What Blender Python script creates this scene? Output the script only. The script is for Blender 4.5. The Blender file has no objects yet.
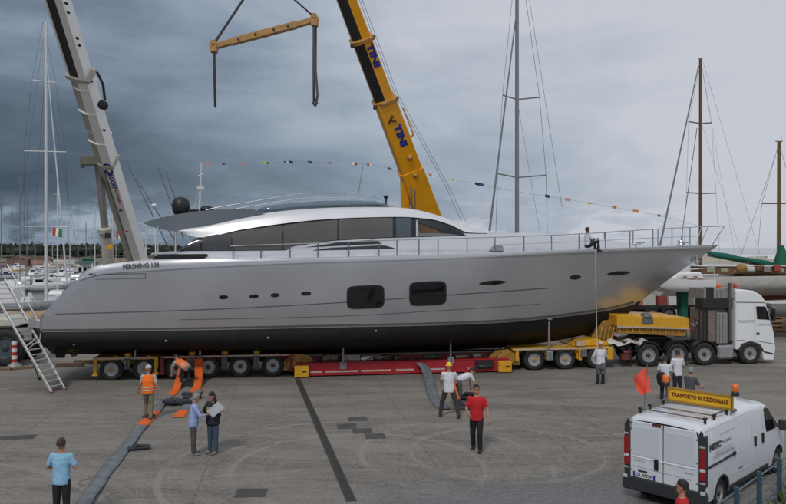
import bpy, bmesh, math, random
from mathutils import Vector, Matrix
random.seed(7)
R = math.radians
# ------------------------------------------------------------------ camera, world, sun
SC = bpy.context.scene
F, CX, HY, CH = 728.0, 393.0, 247.0, 5.8        # focal length (photo px), centre column, horizon row, camera height
cam = bpy.data.cameras.new("camera"); camo = bpy.data.objects.new("camera", cam); SC.collection.objects.link(camo)
camo.location = (0, 0, CH); camo.rotation_euler = (R(90), 0, 0)
cam.sensor_width = 36; cam.lens = F/786*36; cam.shift_y = -5/786; cam.clip_start = .1; cam.clip_end = 9000
SC.camera = camo
SUN_EL, SUN_AZ = R(46), R(200)
world = bpy.data.worlds.new("World"); SC.world = world; world.use_nodes = True
def build_world():
    nt = world.node_tree; N = nt.nodes; L = nt.links; N.clear()
    out = N.new('ShaderNodeOutputWorld'); bg = N.new('ShaderNodeBackground'); bg.inputs[1].default_value = .1
    sky = N.new('ShaderNodeTexSky'); sky.sky_type = 'NISHITA'; sky.sun_disc = False
    sky.sun_elevation = SUN_EL; sky.sun_rotation = SUN_AZ; sky.dust_density = 3
    tc = N.new('ShaderNodeTexCoord'); sep = N.new('ShaderNodeSeparateXYZ'); L.new(tc.outputs['Generated'], sep.inputs[0])
    def M(op, a, b=None, c=None, clamp=False):
        n = N.new('ShaderNodeMath'); n.operation = op; n.use_clamp = clamp
        for i, x in enumerate((a, b, c)):
            if x is None: continue
            if isinstance(x, (int, float)): n.inputs[i].default_value = x
            else: L.new(x, n.inputs[i])
        return n.outputs[0]
    def noise(sx, sy, sz, scale, detail, rough=.5, off=0, dist=0):
        mp = N.new('ShaderNodeMapping'); mp.inputs['Scale'].default_value = (sx, sy, sz); mp.inputs['Location'].default_value = (off, off*.7, off*.3)
        L.new(tc.outputs['Generated'], mp.inputs[0])
        n = N.new('ShaderNodeTexNoise'); n.inputs['Scale'].default_value = scale; n.inputs['Detail'].default_value = detail
        n.inputs['Roughness'].default_value = rough; n.inputs['Distortion'].default_value = dist
        L.new(mp.outputs[0], n.inputs['Vector']); return n.outputs['Fac']
    x, z = sep.outputs[0], M('MAXIMUM', sep.outputs[2], 0)
    n1 = noise(1, 1, 3.2, 2.6, 6, .52, 1.3, .3)          # big soft banks
    n2 = noise(1, 1, 2.6, 7, 8, .58, 4.1, .5)            # smaller wisps
    n3 = noise(1, 1, 3.4, 11, 7, .6, 9.7, .2)            # low cumulus line
    fac = M('MULTIPLY_ADD', x, .84, .55)
    fac = M('MULTIPLY_ADD', z, 1.12, M('SUBTRACT', fac, .13))
    fac = M('ADD', fac, M('MULTIPLY', M('SUBTRACT', n1, .5), .80))
    fac = M('ADD', fac, M('MULTIPLY', M('SUBTRACT', n2, .5), .38))
    # a line of paler cloud standing low over the horizon, all the way round
    low = N.new('ShaderNodeMapRange'); low.interpolation_type = 'SMOOTHSTEP'
    for i, v in enumerate((.085, .03, 0, 1)): low.inputs[i+1].default_value = v
    L.new(z, low.inputs[0])
    puff = N.new('ShaderNodeMapRange'); puff.interpolation_type = 'SMOOTHSTEP'
    for i, v in enumerate((.45, .64, .05, .36)): puff.inputs[i+1].default_value = v
    L.new(n3, puff.inputs[0])
    fac = M('MULTIPLY_ADD', low.outputs[0], puff.outputs[0], fac)
    fac = M('MINIMUM', M('MAXIMUM', fac, .02), .93)
    ramp = N.new('ShaderNodeValToRGB'); L.new(fac, ramp.inputs[0]); el = ramp.color_ramp.elements
    cols = [(0, (.052, .078, .115)), (.22, (.125, .168, .222)), (.45, (.26, .33, .42)), (.68, (.44, .50, .59)), (1, (.67, .69, .75))]
    el[0].position = 0; el[1].position = 1
    for p, c in cols[1:-1]: el.new(p)
    for e, (p, c) in zip(sorted(el, key=lambda e: e.position), cols): e.color = (*c, 1)
    mul = N.new('ShaderNodeVectorMath'); mul.operation = 'SCALE'; mul.inputs['Scale'].default_value = 10
    L.new(ramp.outputs[0], mul.inputs[0])
    mix = N.new('ShaderNodeMix'); mix.data_type = 'RGBA'; mix.inputs[0].default_value = .05
    L.new(mul.outputs[0], mix.inputs[6]); L.new(sky.outputs[0], mix.inputs[7])
    L.new(mix.outputs[2], bg.inputs[0]); L.new(bg.outputs[0], out.inputs[0])
build_world()
sd = bpy.data.lights.new("sun", 'SUN'); sd.energy = 1.5; sd.angle = R(10); sd.color = (1, .96, .9)
so = bpy.data.objects.new("sun", sd); SC.collection.objects.link(so)
_d = Vector((math.sin(SUN_AZ)*math.cos(SUN_EL), math.cos(SUN_AZ)*math.cos(SUN_EL), math.sin(SUN_EL)))
so.rotation_euler = _d.to_track_quat('Z', 'Y').to_euler(); so.location = (0, -20, 60)
vs = SC.view_settings; vs.view_transform = 'Standard'; vs.look = 'None'; vs.exposure = -.14; vs.gamma = 1; vs.use_curve_mapping = False
SC.render.engine = 'CYCLES'; SC.cycles.max_bounces = 6; SC.cycles.transparent_max_bounces = 8
# ------------------------------------------------------------------ pixel <-> world
def P(px, py, Y): return Vector(((px-CX)/F*Y, Y, CH-(py-HY)/F*Y))
def G(px, py, z=0):
    Y = F*(CH-z)/(py-HY); return Vector(((px-CX)/F*Y, Y, z))
# ------------------------------------------------------------------ materials
MATS = {}
def mat(name, col, rough=.6, metal=0, var=.12, scale=3, bump=0, bscale=40, spec=.5, coat=0, trans=0, stretch=(1, 1, 1), dirt=0, emit=0):
    if name in MATS: return MATS[name]
    m = bpy.data.materials.new(name); m.use_nodes = True; nt = m.node_tree; N = nt.nodes; L = nt.links
    b = N['Principled BSDF']; b.inputs['Roughness'].default_value = rough; b.inputs['Metallic'].default_value = metal
    b.inputs['Specular IOR Level'].default_value = spec; b.inputs['Coat Weight'].default_value = coat
    b.inputs['Transmission Weight'].default_value = trans
    b.inputs['Base Color'].default_value = (*col, 1)
    tc = N.new('ShaderNodeTexCoord'); mp = N.new('ShaderNodeMapping'); mp.inputs['Scale'].default_value = stretch
    L.new(tc.outputs['Object'], mp.inputs[0])
    if var:
        n = N.new('ShaderNodeTexNoise'); n.inputs['Scale'].default_value = scale; n.inputs['Detail'].default_value = 6; n.inputs['Roughness'].default_value = .6
        L.new(mp.outputs[0], n.inputs['Vector'])
        r = N.new('ShaderNodeValToRGB'); r.color_ramp.elements[0].position = .3; r.color_ramp.elements[1].position = .72
        r.color_ramp.elements[0].color = (*[c*(1-var) for c in col], 1); r.color_ramp.elements[1].color = (*[min(1, c*(1+var)) for c in col], 1)
        L.new(n.outputs['Fac'], r.inputs[0]); src = r.outputs[0]
        if dirt:
            n2 = N.new('ShaderNodeTexNoise'); n2.inputs['Scale'].default_value = scale*2.7; n2.inputs['Detail'].default_value = 9; n2.inputs['Roughness'].default_value = .7
            L.new(mp.outputs[0], n2.inputs['Vector'])
            r2 = N.new('ShaderNodeMapRange'); r2.inputs[1].default_value = .5; r2.inputs[2].default_value = .75; r2.inputs[4].default_value = dirt
            L.new(n2.outputs['Fac'], r2.inputs[0])
            mx = N.new('ShaderNodeMix'); mx.data_type = 'RGBA'; L.new(r2.outputs[0], mx.inputs[0]); L.new(src, mx.inputs[6]); mx.inputs[7].default_value = (.06, .05, .04, 1)
            src = mx.outputs[2]
        L.new(src, b.inputs['Base Color'])
        rr = N.new('ShaderNodeMapRange'); rr.inputs[3].default_value = max(.02, rough*.82); rr.inputs[4].default_value = min(1, rough*1.18)
        L.new(n.outputs['Fac'], rr.inputs[0]); L.new(rr.outputs[0], b.inputs['Roughness'])
    if bump:
        nb = N.new('ShaderNodeTexNoise'); nb.inputs['Scale'].default_value = bscale; nb.inputs['Detail'].default_value = 5
        L.new(mp.outputs[0], nb.inputs['Vector']); bp = N.new('ShaderNodeBump'); bp.inputs['Strength'].default_value = bump; bp.inputs['Distance'].default_value = .02
        L.new(nb.outputs['Fac'], bp.inputs['Height']); L.new(bp.outputs[0], b.inputs['Normal'])
    if emit:
        b.inputs['Emission Color'].default_value = (*col, 1); b.inputs['Emission Strength'].default_value = emit
    MATS[name] = m; return m
silver = mat('hull_silver', (.5, .515, .54), .27, .64, .06, .5, coat=.15)
silver_light = mat('house_silver', (.62, .64, .67), .24, .6, .03, .8, coat=.4)
roof_white = mat('roof_silver', (.72, .73, .75), .3, .35, .03, 1)
groove = mat('groove_grey', (.13, .13, .135), .4, .4, .05)
antifoul = mat('antifouling_black', (.011, .011, .013), .6, 0, .35, 1.6, dirt=.2, spec=.3)
whitepaint = mat('white_paint', (.74, .75, .76), .35, 0, .05, 2, coat=.2)
vanwhite = mat('van_white', (.66, .69, .74), .28, 0, .03, 1.3, coat=.5)
truckwhite = mat('truck_white', (.76, .78, .8), .3, 0, .04, 1.5, coat=.4)
dirtywhite = mat('weathered_white', (.58, .57, .53), .5, 0, .12, 1.6, dirt=.25)
glass = mat('dark_glass', (.035, .034, .036), .07, 0, .1, .8, spec=.9)
blackglass = mat('black_glass', (.006, .006, .007), .06, 0, 0, spec=.8)
winframe = mat('window_frame_black', (.015, .015, .016), .3, 0, .1)
steel = mat('stainless_steel', (.5, .51, .53), .28, .85, .08, 6)
alu = mat('aluminium', (.6, .6, .59), .45, .5, .12, 8)
mast_alu = mat('mast_grey', (.22, .23, .245), .5, .3, .1, 4)
mast_white = mat('mast_white', (.6, .62, .64), .45, .1, .06, 4)
wood = mat('varnished_wood', (.15, .075, .03), .45, 0, .35, 9, stretch=(1, 1, .2))
teak = mat('teak', (.33, .2, .11), .6, 0, .25, 8, stretch=(.3, 3, 1))
red = mat('trailer_red', (.2, .012, .015), .5, 0, .3, 3, dirt=.6)
yellow = mat('machine_yellow', (.66, .34, .015), .42, 0, .14, 3, dirt=.32)
craneyellow = mat('crane_yellow', (.9, .40, .006), .35, 0, .06, 1, dirt=.06, coat=.2)
beamyellow = mat('worn_beam_yellow', (.42, .23, .07), .55, 0, .22, 4, dirt=.45, bump=.3)
cranewhite = mat('crane_white', (.84, .84, .81), .38, 0, .05, 1, dirt=.06, coat=.2)
black = mat('black_rubber', (.018, .018, .019), .75, 0, .25, 8, bump=.3)
blacksteel = mat('black_steel', (.025, .025, .027), .5, .2, .25, 4, dirt=.2)
greysteel = mat('grey_steel', (.15, .155, .16), .5, .4, .2, 5, dirt=.2)
cabinet = mat('cabinet_grey', (.3, .29, .28), .5, .3, .12, 4, dirt=.15)
hubgrey = mat('rim_grey', (.33, .34, .35), .45, .4, .15, 8, dirt=.2)
canvas_green = mat('green_canvas', (.004, .10, .066), .8, 0, .25, 3, bump=.5, bscale=6)
orange = mat('orange_webbing', (.72, .13, .02), .75, 0, .15, 8, bump=.4)
slinggrey = mat('grey_sling', (.11, .13, .15), .8, 0, .25, 5, bump=.4, dirt=.3)
slingdark = mat('dark_sling', (.03, .035, .042), .8, 0, .3, 6, bump=.4)
amber = mat('amber_lens', (.75, .16, .02), .2, 0, .05, 10, coat=.6)
redlens = mat('red_lens', (.3, .008, .01), .15, 0, .05, 10, coat=.6)
cream = mat('cream_print', (.5, .42, .36), .5, 0, .15, 5, dirt=.3)
bluepaint = mat('blue_painted_steel', (.035, .085, .115), .45, 0, .25, 6, dirt=.25)
rope = mat('rope_grey', (.3, .3, .28), .8, 0, .2, 20)
wire = mat('wire_dark', (.09, .095, .1), .5, .4, .1, 9)
# ------------------------------------------------------------------ object helpers
COL = SC.collection; WM = {}
def tag(o, label=None, cat=None, group=None, kind=None):
    if label: o['label'] = label
    if cat: o['category'] = cat
    if group: o['group'] = group
    if kind: o['kind'] = kind
    return o
def thing(name, label, cat, loc=(0, 0, 0), rz=0, group=None):
    o = bpy.data.objects.new(name, None); COL.objects.link(o); o.empty_display_size = .3
    o.location = loc; o.rotation_euler = (0, 0, rz)
    WM[o] = Matrix.Translation(Vector(loc)) @ Matrix.Rotation(rz, 4, 'Z')
    return tag(o, label, cat, group)
def children(o): return [c for c in list(bpy.data.objects) if c.parent == o]
def copy_thing(root, loc, rz, label=None, group=None, kids=None):
    kids = kids if kids is not None else {root: children(root)}
    r = root.copy(); COL.objects.link(r); r.location = loc; r.rotation_euler = (0, 0, rz)
    if label: r['label'] = label
    if group: r['group'] = group
    for ch in children(root):
        c = ch.copy(); COL.objects.link(c); c.parent = r
        for g in children(ch):
            d = g.copy(); COL.objects.link(d); d.parent = c
    return r
def dupmesh(o, parent, M):
    """another object sharing o's mesh, placed by a matrix in the parent's space"""
    c = o.copy(); COL.objects.link(c); c.parent = parent; c.matrix_basis = M; WM[c] = WM.get(parent, Matrix()) @ M; return c
def frame(d, up=Vector((0, 0, 1))):
    z = Vector(d).normalized(); x = up.cross(z)
    if x.length < 1e-4: x = Vector((1, 0, 0))
    x.normalize(); y = z.cross(x); return x, y, z
TW = {}
class MB:
    def __init__(s): s.v = []; s.f = []; s.m = []; s.s = []; s.twin = None
    def add(s, vs, fs, mi=0, sm=False, M=None):
        b = len(s.v); s.v += [tuple(M @ Vector(v)) if M else tuple(v) for v in vs]
        for f in fs: s.f.append([b+i for i in f]); s.m.append(mi); s.s.append(sm)
        return s
    def box(s, c, sz, rz=0, mi=0, M=None, rx=0, ry=0):
        a, b, d = (k/2 for k in sz); q = [(x, y, z) for x in (-a, a) for y in (-b, b) for z in (-d, d)]
        T = Matrix.Translation(Vector(c)) @ Matrix.Rotation(rz, 4, 'Z') @ Matrix.Rotation(ry, 4, 'Y') @ Matrix.Rotation(rx, 4, 'X')
        if M: T = M @ T
        return s.add(q, [(0, 1, 3, 2), (4, 6, 7, 5), (0, 4, 5, 1), (2, 3, 7, 6), (0, 2, 6, 4), (1, 5, 7, 3)], mi, False, T)
    def bar(s, p, q, w, h=None, mi=0, up=(0, 0, 1)):
        p, q = Vector(p), Vector(q); h = h or w; x, y, z = frame(q-p, Vector(up)); vs = []
        for e in (p, q):
            for a, b in ((-1, -1), (1, -1), (1, 1), (-1, 1)): vs.append(e+x*a*w/2+y*b*h/2)
        return s.add(vs, [(3, 2, 1, 0), (4, 5, 6, 7), (0, 1, 5, 4), (1, 2, 6, 5), (2, 3, 7, 6), (3, 0, 4, 7)], mi)
    def loft(s, rings, caps=True, mi=0, sm=True, closed=True):
        n = len(rings[0]); vs = [p for r in rings for p in r]; fs = []
        for i in range(len(rings)-1):
            for j in range(n if closed else n-1):
                k = (j+1) % n; fs.append((i*n+j, i*n+k, (i+1)*n+k, (i+1)*n+j))
        s.add(vs, fs, mi, sm)
        if caps and closed:
            s.add(rings[0], [tuple(range(n))[::-1]], mi); s.add(rings[-1], [tuple(range(n))], mi)
        return s
    def tube(s, pts, r, n=6, mi=0, caps=True, sm=True, flat=1):
        pts = [Vector(p) for p in pts]; rings = []; px = None
        for i, p in enumerate(pts):
            d = (pts[min(i+1, len(pts)-1)]-pts[max(i-1, 0)])
            if d.length < 1e-9: d = Vector((0, 0, 1))
            d.normalize()
            if px is None: x, y, z = frame(d)
            else:
                x = px-d*px.dot(d); x = x.normalized() if x.length > 1e-5 else frame(d)[0]; y = d.cross(x)
            px = x; rr = r[i] if isinstance(r, (list, tuple)) else r
            rings.append([p+x*math.cos(2*math.pi*k/n)*rr+y*math.sin(2*math.pi*k/n)*rr*flat for k in range(n)])
        return s.loft(rings, caps, mi, sm)
    def lathe(s, prof, c, axis=(0, 0, 1), n=16, mi=0, sm=True, flat=(1, 1)):
        x, y, z = frame(axis, Vector((0, 0, 1)) if abs(Vector(axis).normalized().z) < .9 else Vector((0, 1, 0))); c = Vector(c)
        rings = [[c+z*h+(x*math.cos(2*math.pi*k/n)*flat[0]+y*math.sin(2*math.pi*k/n)*flat[1])*max(rr, 1e-4) for k in range(n)] for rr, h in prof]
        return s.loft(rings, True, mi, sm)
    def prism(s, poly, O, X, Y, t, mi=0, sm=False):
        """poly in the (X,Y) plane through O, thickened by the vector t"""
        O, X, Y, t = Vector(O), Vector(X), Vector(Y), Vector(t); a = [O+X*p[0]+Y*p[1] for p in poly]; b = [p+t for p in a]; n = len(a)
        if X.cross(Y).dot(t) > 0: a, b = a, b
        area = sum(poly[i][0]*poly[(i+1) % n][1]-poly[(i+1) % n][0]*poly[i][1] for i in range(n))
        flip = (area > 0) != (X.cross(Y).dot(t) > 0)
        fs = [tuple(range(n))[::-1], tuple(range(n, 2*n))]+[(i, (i+1) % n, (i+1) % n+n, i+n) for i in range(n)]
        if flip: fs = [f[::-1] for f in fs]
        return s.add(a+b, fs, mi, sm)
    def sph(s, c, r, mi=0, nu=10, nv=8, M=None):
        r = r if isinstance(r, (tuple, list)) else (r, r, r); vs = []; fs = []
        for i in range(nv+1):
            th = math.pi*i/nv
            for j in range(nu): a = 2*math.pi*j/nu; vs.append((c[0]+r[0]*math.sin(th)*math.cos(a), c[1]+r[1]*math.sin(th)*math.sin(a), c[2]+r[2]*math.cos(th)))
        for i in range(nv):
            for j in range(nu): k = (j+1) % nu; fs.append((i*nu+j, (i+1)*nu+j, (i+1)*nu+k, i*nu+k))
        return s.add(vs, fs, mi, True, M)
    def build(s, name, mats, parent=None, world=False, bevel=0, seg=1, weld=False, flip=False):
        if s.twin:
            t = s.twin; s.twin = None; o2 = t.build(name, mats, TW.get(parent, parent), world, bevel, seg, weld)
            o1 = s.build(name, mats, parent, world, bevel, seg, weld); TW[o1] = o2; return o1
        me = bpy.data.meshes.new(name); inv = WM[parent].inverted() if (world and parent is not None) else None
        vs = [tuple(inv @ Vector(v)) for v in s.v] if inv else s.v
        me.from_pydata(vs, [], s.f)
        for m in (mats if isinstance(mats, (list, tuple)) else [mats]): me.materials.append(m)
        me.polygons.foreach_set('material_index', s.m); me.polygons.foreach_set('use_smooth', s.s); me.update()
        if weld or bevel:
            bm = bmesh.new(); bm.from_mesh(me)
            bmesh.ops.remove_doubles(bm, verts=bm.verts, dist=1e-5)
            if bevel:
                es = [e for e in bm.edges if len(e.link_faces) == 2 and e.calc_face_angle(0) > R(28)]
                bmesh.ops.bevel(bm, geom=es, offset=bevel, segments=seg, profile=.6, affect='EDGES', clamp_overlap=True)
            bm.to_mesh(me); bm.free()
        o = bpy.data.objects.new(name, me); COL.objects.link(o)
        if parent is not None: o.parent = parent; WM[o] = WM[parent]
        else: WM[o] = Matrix()
        return o
def structure(name, mb, m, **k): return tag(mb.build(name, m, **k), kind='structure')
def text(s, size, O, X, Y, m, parent, name='lettering', world=True, off=.004, bold=0, fit=None):
    """flat lettering centred on O, running along X with its top towards Y"""
    c = bpy.data.curves.new(name, 'FONT'); c.body = s; c.size = size; c.align_x = 'CENTER'; c.align_y = 'CENTER'; c.offset = bold; c.extrude = .0015; c.resolution_u = 2
    t = bpy.data.objects.new(name, c); me = bpy.data.meshes.new_from_object(t); bpy.data.objects.remove(t)
    X = Vector(X).normalized(); Y = Vector(Y); Y = (Y-X*Y.dot(X)).normalized(); Z = X.cross(Y); O = Vector(O)+Z*off
    T = Matrix((X, Y, Z)).transposed().to_4x4(); T.translation = O
    if world: T = WM[parent].inverted() @ T
    k = 1
    if fit:
        xs = [v.co.x for v in me.vertices]; k = fit/max(1e-6, max(xs)-min(xs))
    for v in me.vertices: v.co = T @ Vector((v.co.x*k, v.co.y, v.co.z))
    me.materials.clear(); me.materials.append(m)
    o = bpy.data.objects.new(name, me); COL.objects.link(o); o.parent = parent; WM[o] = WM[parent]; return o
def interp(keys, x):
    """smooth (cubic Hermite) interpolation through (x, y) keys"""
    n = len(keys)
    if x <= keys[0][0]: return keys[0][1]
    if x >= keys[-1][0]: return keys[-1][1]
    i = max(k for k in range(n-1) if keys[k][0] <= x)
    def sl(k):
        if k == 0: return (keys[1][1]-keys[0][1])/(keys[1][0]-keys[0][0])
        if k == n-1: return (keys[-1][1]-keys[-2][1])/(keys[-1][0]-keys[-2][0])
        a = (keys[k][1]-keys[k-1][1])/(keys[k][0]-keys[k-1][0]); b = (keys[k+1][1]-keys[k][1])/(keys[k+1][0]-keys[k][0])
        return 0 if a*b <= 0 else 2*a*b/(a+b)
    h = keys[i+1][0]-keys[i][0]; t = (x-keys[i][0])/h; a, b = keys[i][1], keys[i+1][1]; m0, m1 = sl(i)*h, sl(i+1)*h
    return (2*t**3-3*t*t+1)*a+(t**3-2*t*t+t)*m0+(-2*t**3+3*t*t)*b+(t**3-t*t)*m1
def lin(keys, x):
    if x <= keys[0][0]: return keys[0][1]
    for (a, b), (c, d) in zip(keys, keys[1:]):
        if x <= c: return b+(d-b)*(x-a)/(c-a) if c > a else d
    return keys[-1][1]
# ------------------------------------------------------------------ ground, water, far shore
TH = R(8.2); TC, TS = math.cos(TH), math.sin(TH); TY0 = 34.7          # line of the transport: through (0, TY0), turned by TH
TM = Matrix.Translation(Vector((0, TY0, 0))) @ Matrix.Rotation(TH, 4, 'Z')
def T2W(u, v, w): return TM @ Vector((u, v, w))
def px2t(px, py, v):
    """photo pixel -> transport frame (u, v, w) on the vertical plane v"""
    k = (px-CX)/F; u = (k*(TY0+v*TC)+v*TS)/(TC-k*TS); Y = TY0+u*TS+v*TC
    return Vector((u, v, CH-(py-HY)/F*Y))
def ground_material():
    m = bpy.data.materials.new('quay_concrete'); m.use_nodes = True; nt = m.node_tree; N = nt.nodes; L = nt.links; b = N['Principled BSDF']
    tc = N.new('ShaderNodeTexCoord')
    def mp(loc=(0, 0, 0), rot=0, sc=(1, 1, 1)):
        q = N.new('ShaderNodeMapping'); q.inputs[1].default_value = loc; q.inputs[2].default_value = (0, 0, rot); q.inputs[3].default_value = sc
        L.new(tc.outputs['Object'], q.inputs[0]); return q.outputs[0]
    def noise(v, s, d=6, r=.6, dist=0):
        n = N.new('ShaderNodeTexNoise'); n.inputs['Scale'].default_value = s; n.inputs['Detail'].default_value = d; n.inputs['Roughness'].default_value = r; n.inputs['Distortion'].default_value = dist
        L.new(v, n.inputs['Vector']); return n.outputs['Fac']
    def mr(x, a, b_, c=0, d=1, sm=True):
        n = N.new('ShaderNodeMapRange'); n.interpolation_type = 'SMOOTHSTEP' if sm else 'LINEAR'
        for i, q in enumerate((a, b_, c, d)): n.inputs[i+1].default_value = q
        L.new(x, n.inputs[0]); return n.outputs[0]
    def mx(f, a, b_, bt='MIX'):
        n = N.new('ShaderNodeMix'); n.data_type = 'RGBA'; n.blend_type = bt
        if isinstance(f, (int, float)): n.inputs[0].default_value = f
        else: L.new(f, n.inputs[0])
        for i, q in ((6, a), (7, b_)):
            if isinstance(q, tuple): n.inputs[i].default_value = (*q, 1)
            else: L.new(q, n.inputs[i])
        return n.outputs[2]
    def mul(a, b_):
        n = N.new('ShaderNodeMath'); n.operation = 'MULTIPLY'
        for i, q in enumerate((a, b_)):
            if isinstance(q, (int, float)): n.inputs[i].default_value = q
            else: L.new(q, n.inputs[i])
        return n.outputs[0]
    big = noise(mp(), .11, 5, .6, .4); mid = noise(mp((3, 1, 0), .12, (.35, 1.3, 1)), .55, 8, .68, .5); fine = noise(mp(), 9, 6, .75)
    col = mx(mr(big, .35, .65), (.126, .114, .1), (.17, .155, .136))
    col = mx(mul(mr(mid, .42, .62), .8), col, (.222, .205, .18))
    st = noise(mp((9, 2, 0), -.1, (.18, 1.1, 1)), .9, 9, .7, .8)
    col = mx(mul(mr(st, .5, .66), .62), col, (.082, .076, .07))
    st2 = noise(mp((4, 7, 0), .2, (.4, 1.6, 1)), 2.6, 8, .75, .6)
    col = mx(mul(mr(st2, .5, .64), .55), col, (.25, .232, .204)); col = mx(mul(mr(st2, .46, .34), .5), col, (.1, .092, .084))
    # slabs cast in big bays, each a little different, with filled joints
    br = N.new('ShaderNodeTexBrick'); br.inputs['Scale'].default_value = 1; br.inputs['Mortar Size'].default_value = .025; br.inputs['Mortar Smooth'].default_value = .6
    br.inputs['Brick Width'].default_value = 6; br.inputs['Row Height'].default_value = 5; br.offset = 0
    br.inputs['Color1'].default_value = (.93, .93, .93, 1); br.inputs['Color2'].default_value = (1.06, 1.05, 1.03, 1); br.inputs['Mortar'].default_value = (.5, .5, .5, 1)
    L.new(mp((2.2, 1.3, 0), -.14), br.inputs['Vector']); col = mx(.75, col, br.outputs[0], 'MULTIPLY')
    # tyre arcs scrubbed into the concrete: rings round a few turning points
    for cx, cy, r0, r1, sc in ((-.9, 19.2, 1.7, 6.6, 1.7), (3.2, 20.6, 2.0, 5.0, 2.1), (-13, 12, 6, 10, 1.1)):
        sub = N.new('ShaderNodeVectorMath'); sub.operation = 'SUBTRACT'; L.new(tc.outputs['Object'], sub.inputs[0]); sub.inputs[1].default_value = (cx, cy, 0)
        ln = N.new('ShaderNodeVectorMath'); ln.operation = 'LENGTH'; L.new(sub.outputs[0], ln.inputs[0]); d = ln.outputs['Value']
        cm = N.new('ShaderNodeCombineXYZ'); L.new(d, cm.inputs[0])
        rings = noise(cm.outputs[0], sc, 4, .75); brk = noise(mp((cx, cy, 0)), .45, 4)
        k = mul(mul(mr(d, r0, r0+.8), mr(d, r1, r1-.8)), mul(mr(rings, .5, .6), mr(brk, .36, .54)))
        col = mx(mul(k, .6), col, (.28, .258, .225))
        k2 = mul(mul(mr(d, r0, r0+.8), mr(d, r1, r1-.8)), mul(mr(rings, .46, .4), mr(brk, .38, .54)))
        col = mx(mul(k2, .5), col, (.09, .083, .077))
    # fine cracks wandering over the slabs, and oil spots
    wv = N.new('ShaderNodeTexNoise'); wv.inputs['Scale'].default_value = .8; wv.inputs['Detail'].default_value = 6; L.new(tc.outputs['Object'], wv.inputs['Vector'])
    av = N.new('ShaderNodeVectorMath'); av.operation = 'MULTIPLY_ADD'; L.new(wv.outputs['Color'], av.inputs[0]); av.inputs[1].default_value = (1.6, 1.6, 0); L.new(tc.outputs['Object'], av.inputs[2])
    vo = N.new('ShaderNodeTexVoronoi'); vo.feature = 'DISTANCE_TO_EDGE'; vo.voronoi_dimensions = '2D'; vo.inputs['Scale'].default_value = .16; L.new(av.outputs[0], vo.inputs['Vector'])
    col = mx(mul(mul(mr(vo.outputs['Distance'], .006, .001), mr(noise(mp((7, 3, 0)), .3, 3), .45, .6)), .7), col, (.05, .046, .042))
    spo = noise(mp((17, 5, 0)), 1.1, 3, .5); col = mx(mul(mr(spo, .68, .74), .6), col, (.06, .055, .05))
    # damp bluish-grey area towards the near right
    sub = N.new('ShaderNodeVectorMath'); sub.operation = 'SUBTRACT'; L.new(tc.outputs['Object'], sub.inputs[0]); sub.inputs[1].default_value = (3.4, 15.5, 0)
    sc_ = N.new('ShaderNodeVectorMath'); sc_.operation = 'MULTIPLY'; sc_.inputs[1].default_value = (.16, .3, 0); L.new(sub.outputs[0], sc_.inputs[0])
    ln = N.new('ShaderNodeVectorMath'); ln.operation = 'LENGTH'; L.new(sc_.outputs[0], ln.inputs[0])
    ad = N.new('ShaderNodeMath'); ad.operation = 'MULTIPLY_ADD'; L.new(mid, ad.inputs[0]); ad.inputs[1].default_value = 1.4; L.new(ln.outputs['Value'], ad.inputs[2])
    wet = mr(ad.outputs[0], 1.75, 1.25)
    col = mx(mul(wet, .75), col, (.11, .118, .13))
    sp = noise(mp(), 2.4, 9, .72); col = mx(mul(mr(sp, .58, .72), .5), col, (.09, .08, .07))
    col = mx(mul(mr(fine, .42, .62), .4), col, (.29, .27, .24)); col = mx(mul(mr(fine, .46, .32), .35), col, (.07, .065, .06))
    L.new(col, b.inputs['Base Color'])
    rg = mr(mid, .3, .7, .72, .92); L.new(mx(wet, rg, (.5, .5, .5)), b.inputs['Roughness'])
    bp = N.new('ShaderNodeBump'); bp.inputs['Strength'].default_value = .5; bp.inputs['Distance'].default_value = .03; L.new(fine, bp.inputs['Height']); L.new(bp.outputs[0], b.inputs['Normal'])
    return m
def sheet(name, pts, z, m, thick=0):
    mb = MB(); n = len(pts); mb.add([(x, y, z) for x, y in pts], [tuple(range(n))]); return structure(name, mb, m)
gm = ground_material()
QY = 66
mb = MB(); mb.add([(-400, -60, 0), (400, -60, 0), (400, 150, 0), (14, 150, 0), (14, QY, 0), (-400, QY, 0)], [(0, 1, 2, 3, 4, 5)])
mb.add([(-400, QY, 0), (-400, QY, -2.5), (14, QY, -2.5), (14, QY, 0), (14, 150, 0), (14, 150, -2.5), (400, 150, 0), (400, 150, -2.5)], [(0, 3, 2, 1), (3, 4, 5, 2), (4, 6, 7, 5)])
structure('ground', mb, gm)
seam = mat('sea_water', (.05, .075, .075), .12, 0, .2, .02, bump=.5, bscale=.6, stretch=(1, 2.5, 1))
sheet('sea', [(-4000, -60), (4000, -60), (4000, 7000), (-4000, 7000)], -1.3, seam)
soil = mat('breakwater_stone', (.19, .14, .11), .9, 0, .3, .12, bump=.6, bscale=.5, dirt=.1)
def berm(name, x0, x1, y0, y1, top, m, jag=.5, n=60):
    mb = MB(); rg = []
    for i in range(n+1):
        x = x0+(x1-x0)*i/n; h = top+random.uniform(-jag, jag)
        rg.append([(x, y0, -1.5), (x, y0+(y1-y0)*.2+random.uniform(-2, 2), h*.7), (x, y0+(y1-y0)*.45, h), (x, y1, h*.9), (x, y1, -1.5)])
    mb.loft(rg, caps=False, closed=False, sm=False); return structure(name, mb, m)
berm('breakwater', -600, 60, 235, 330, 1.2, soil, .5)
berm('far_shore', -900, 40, 390, 700, 2.2, mat('shore_scrub', (.09, .085, .04), .95, 0, .4, .05), .8)
berm('sand_spit', 60, 900, 330, 420, 1.0, mat('pale_sand', (.36, .33, .25), .9, 0, .2, .05), .4)
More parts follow.
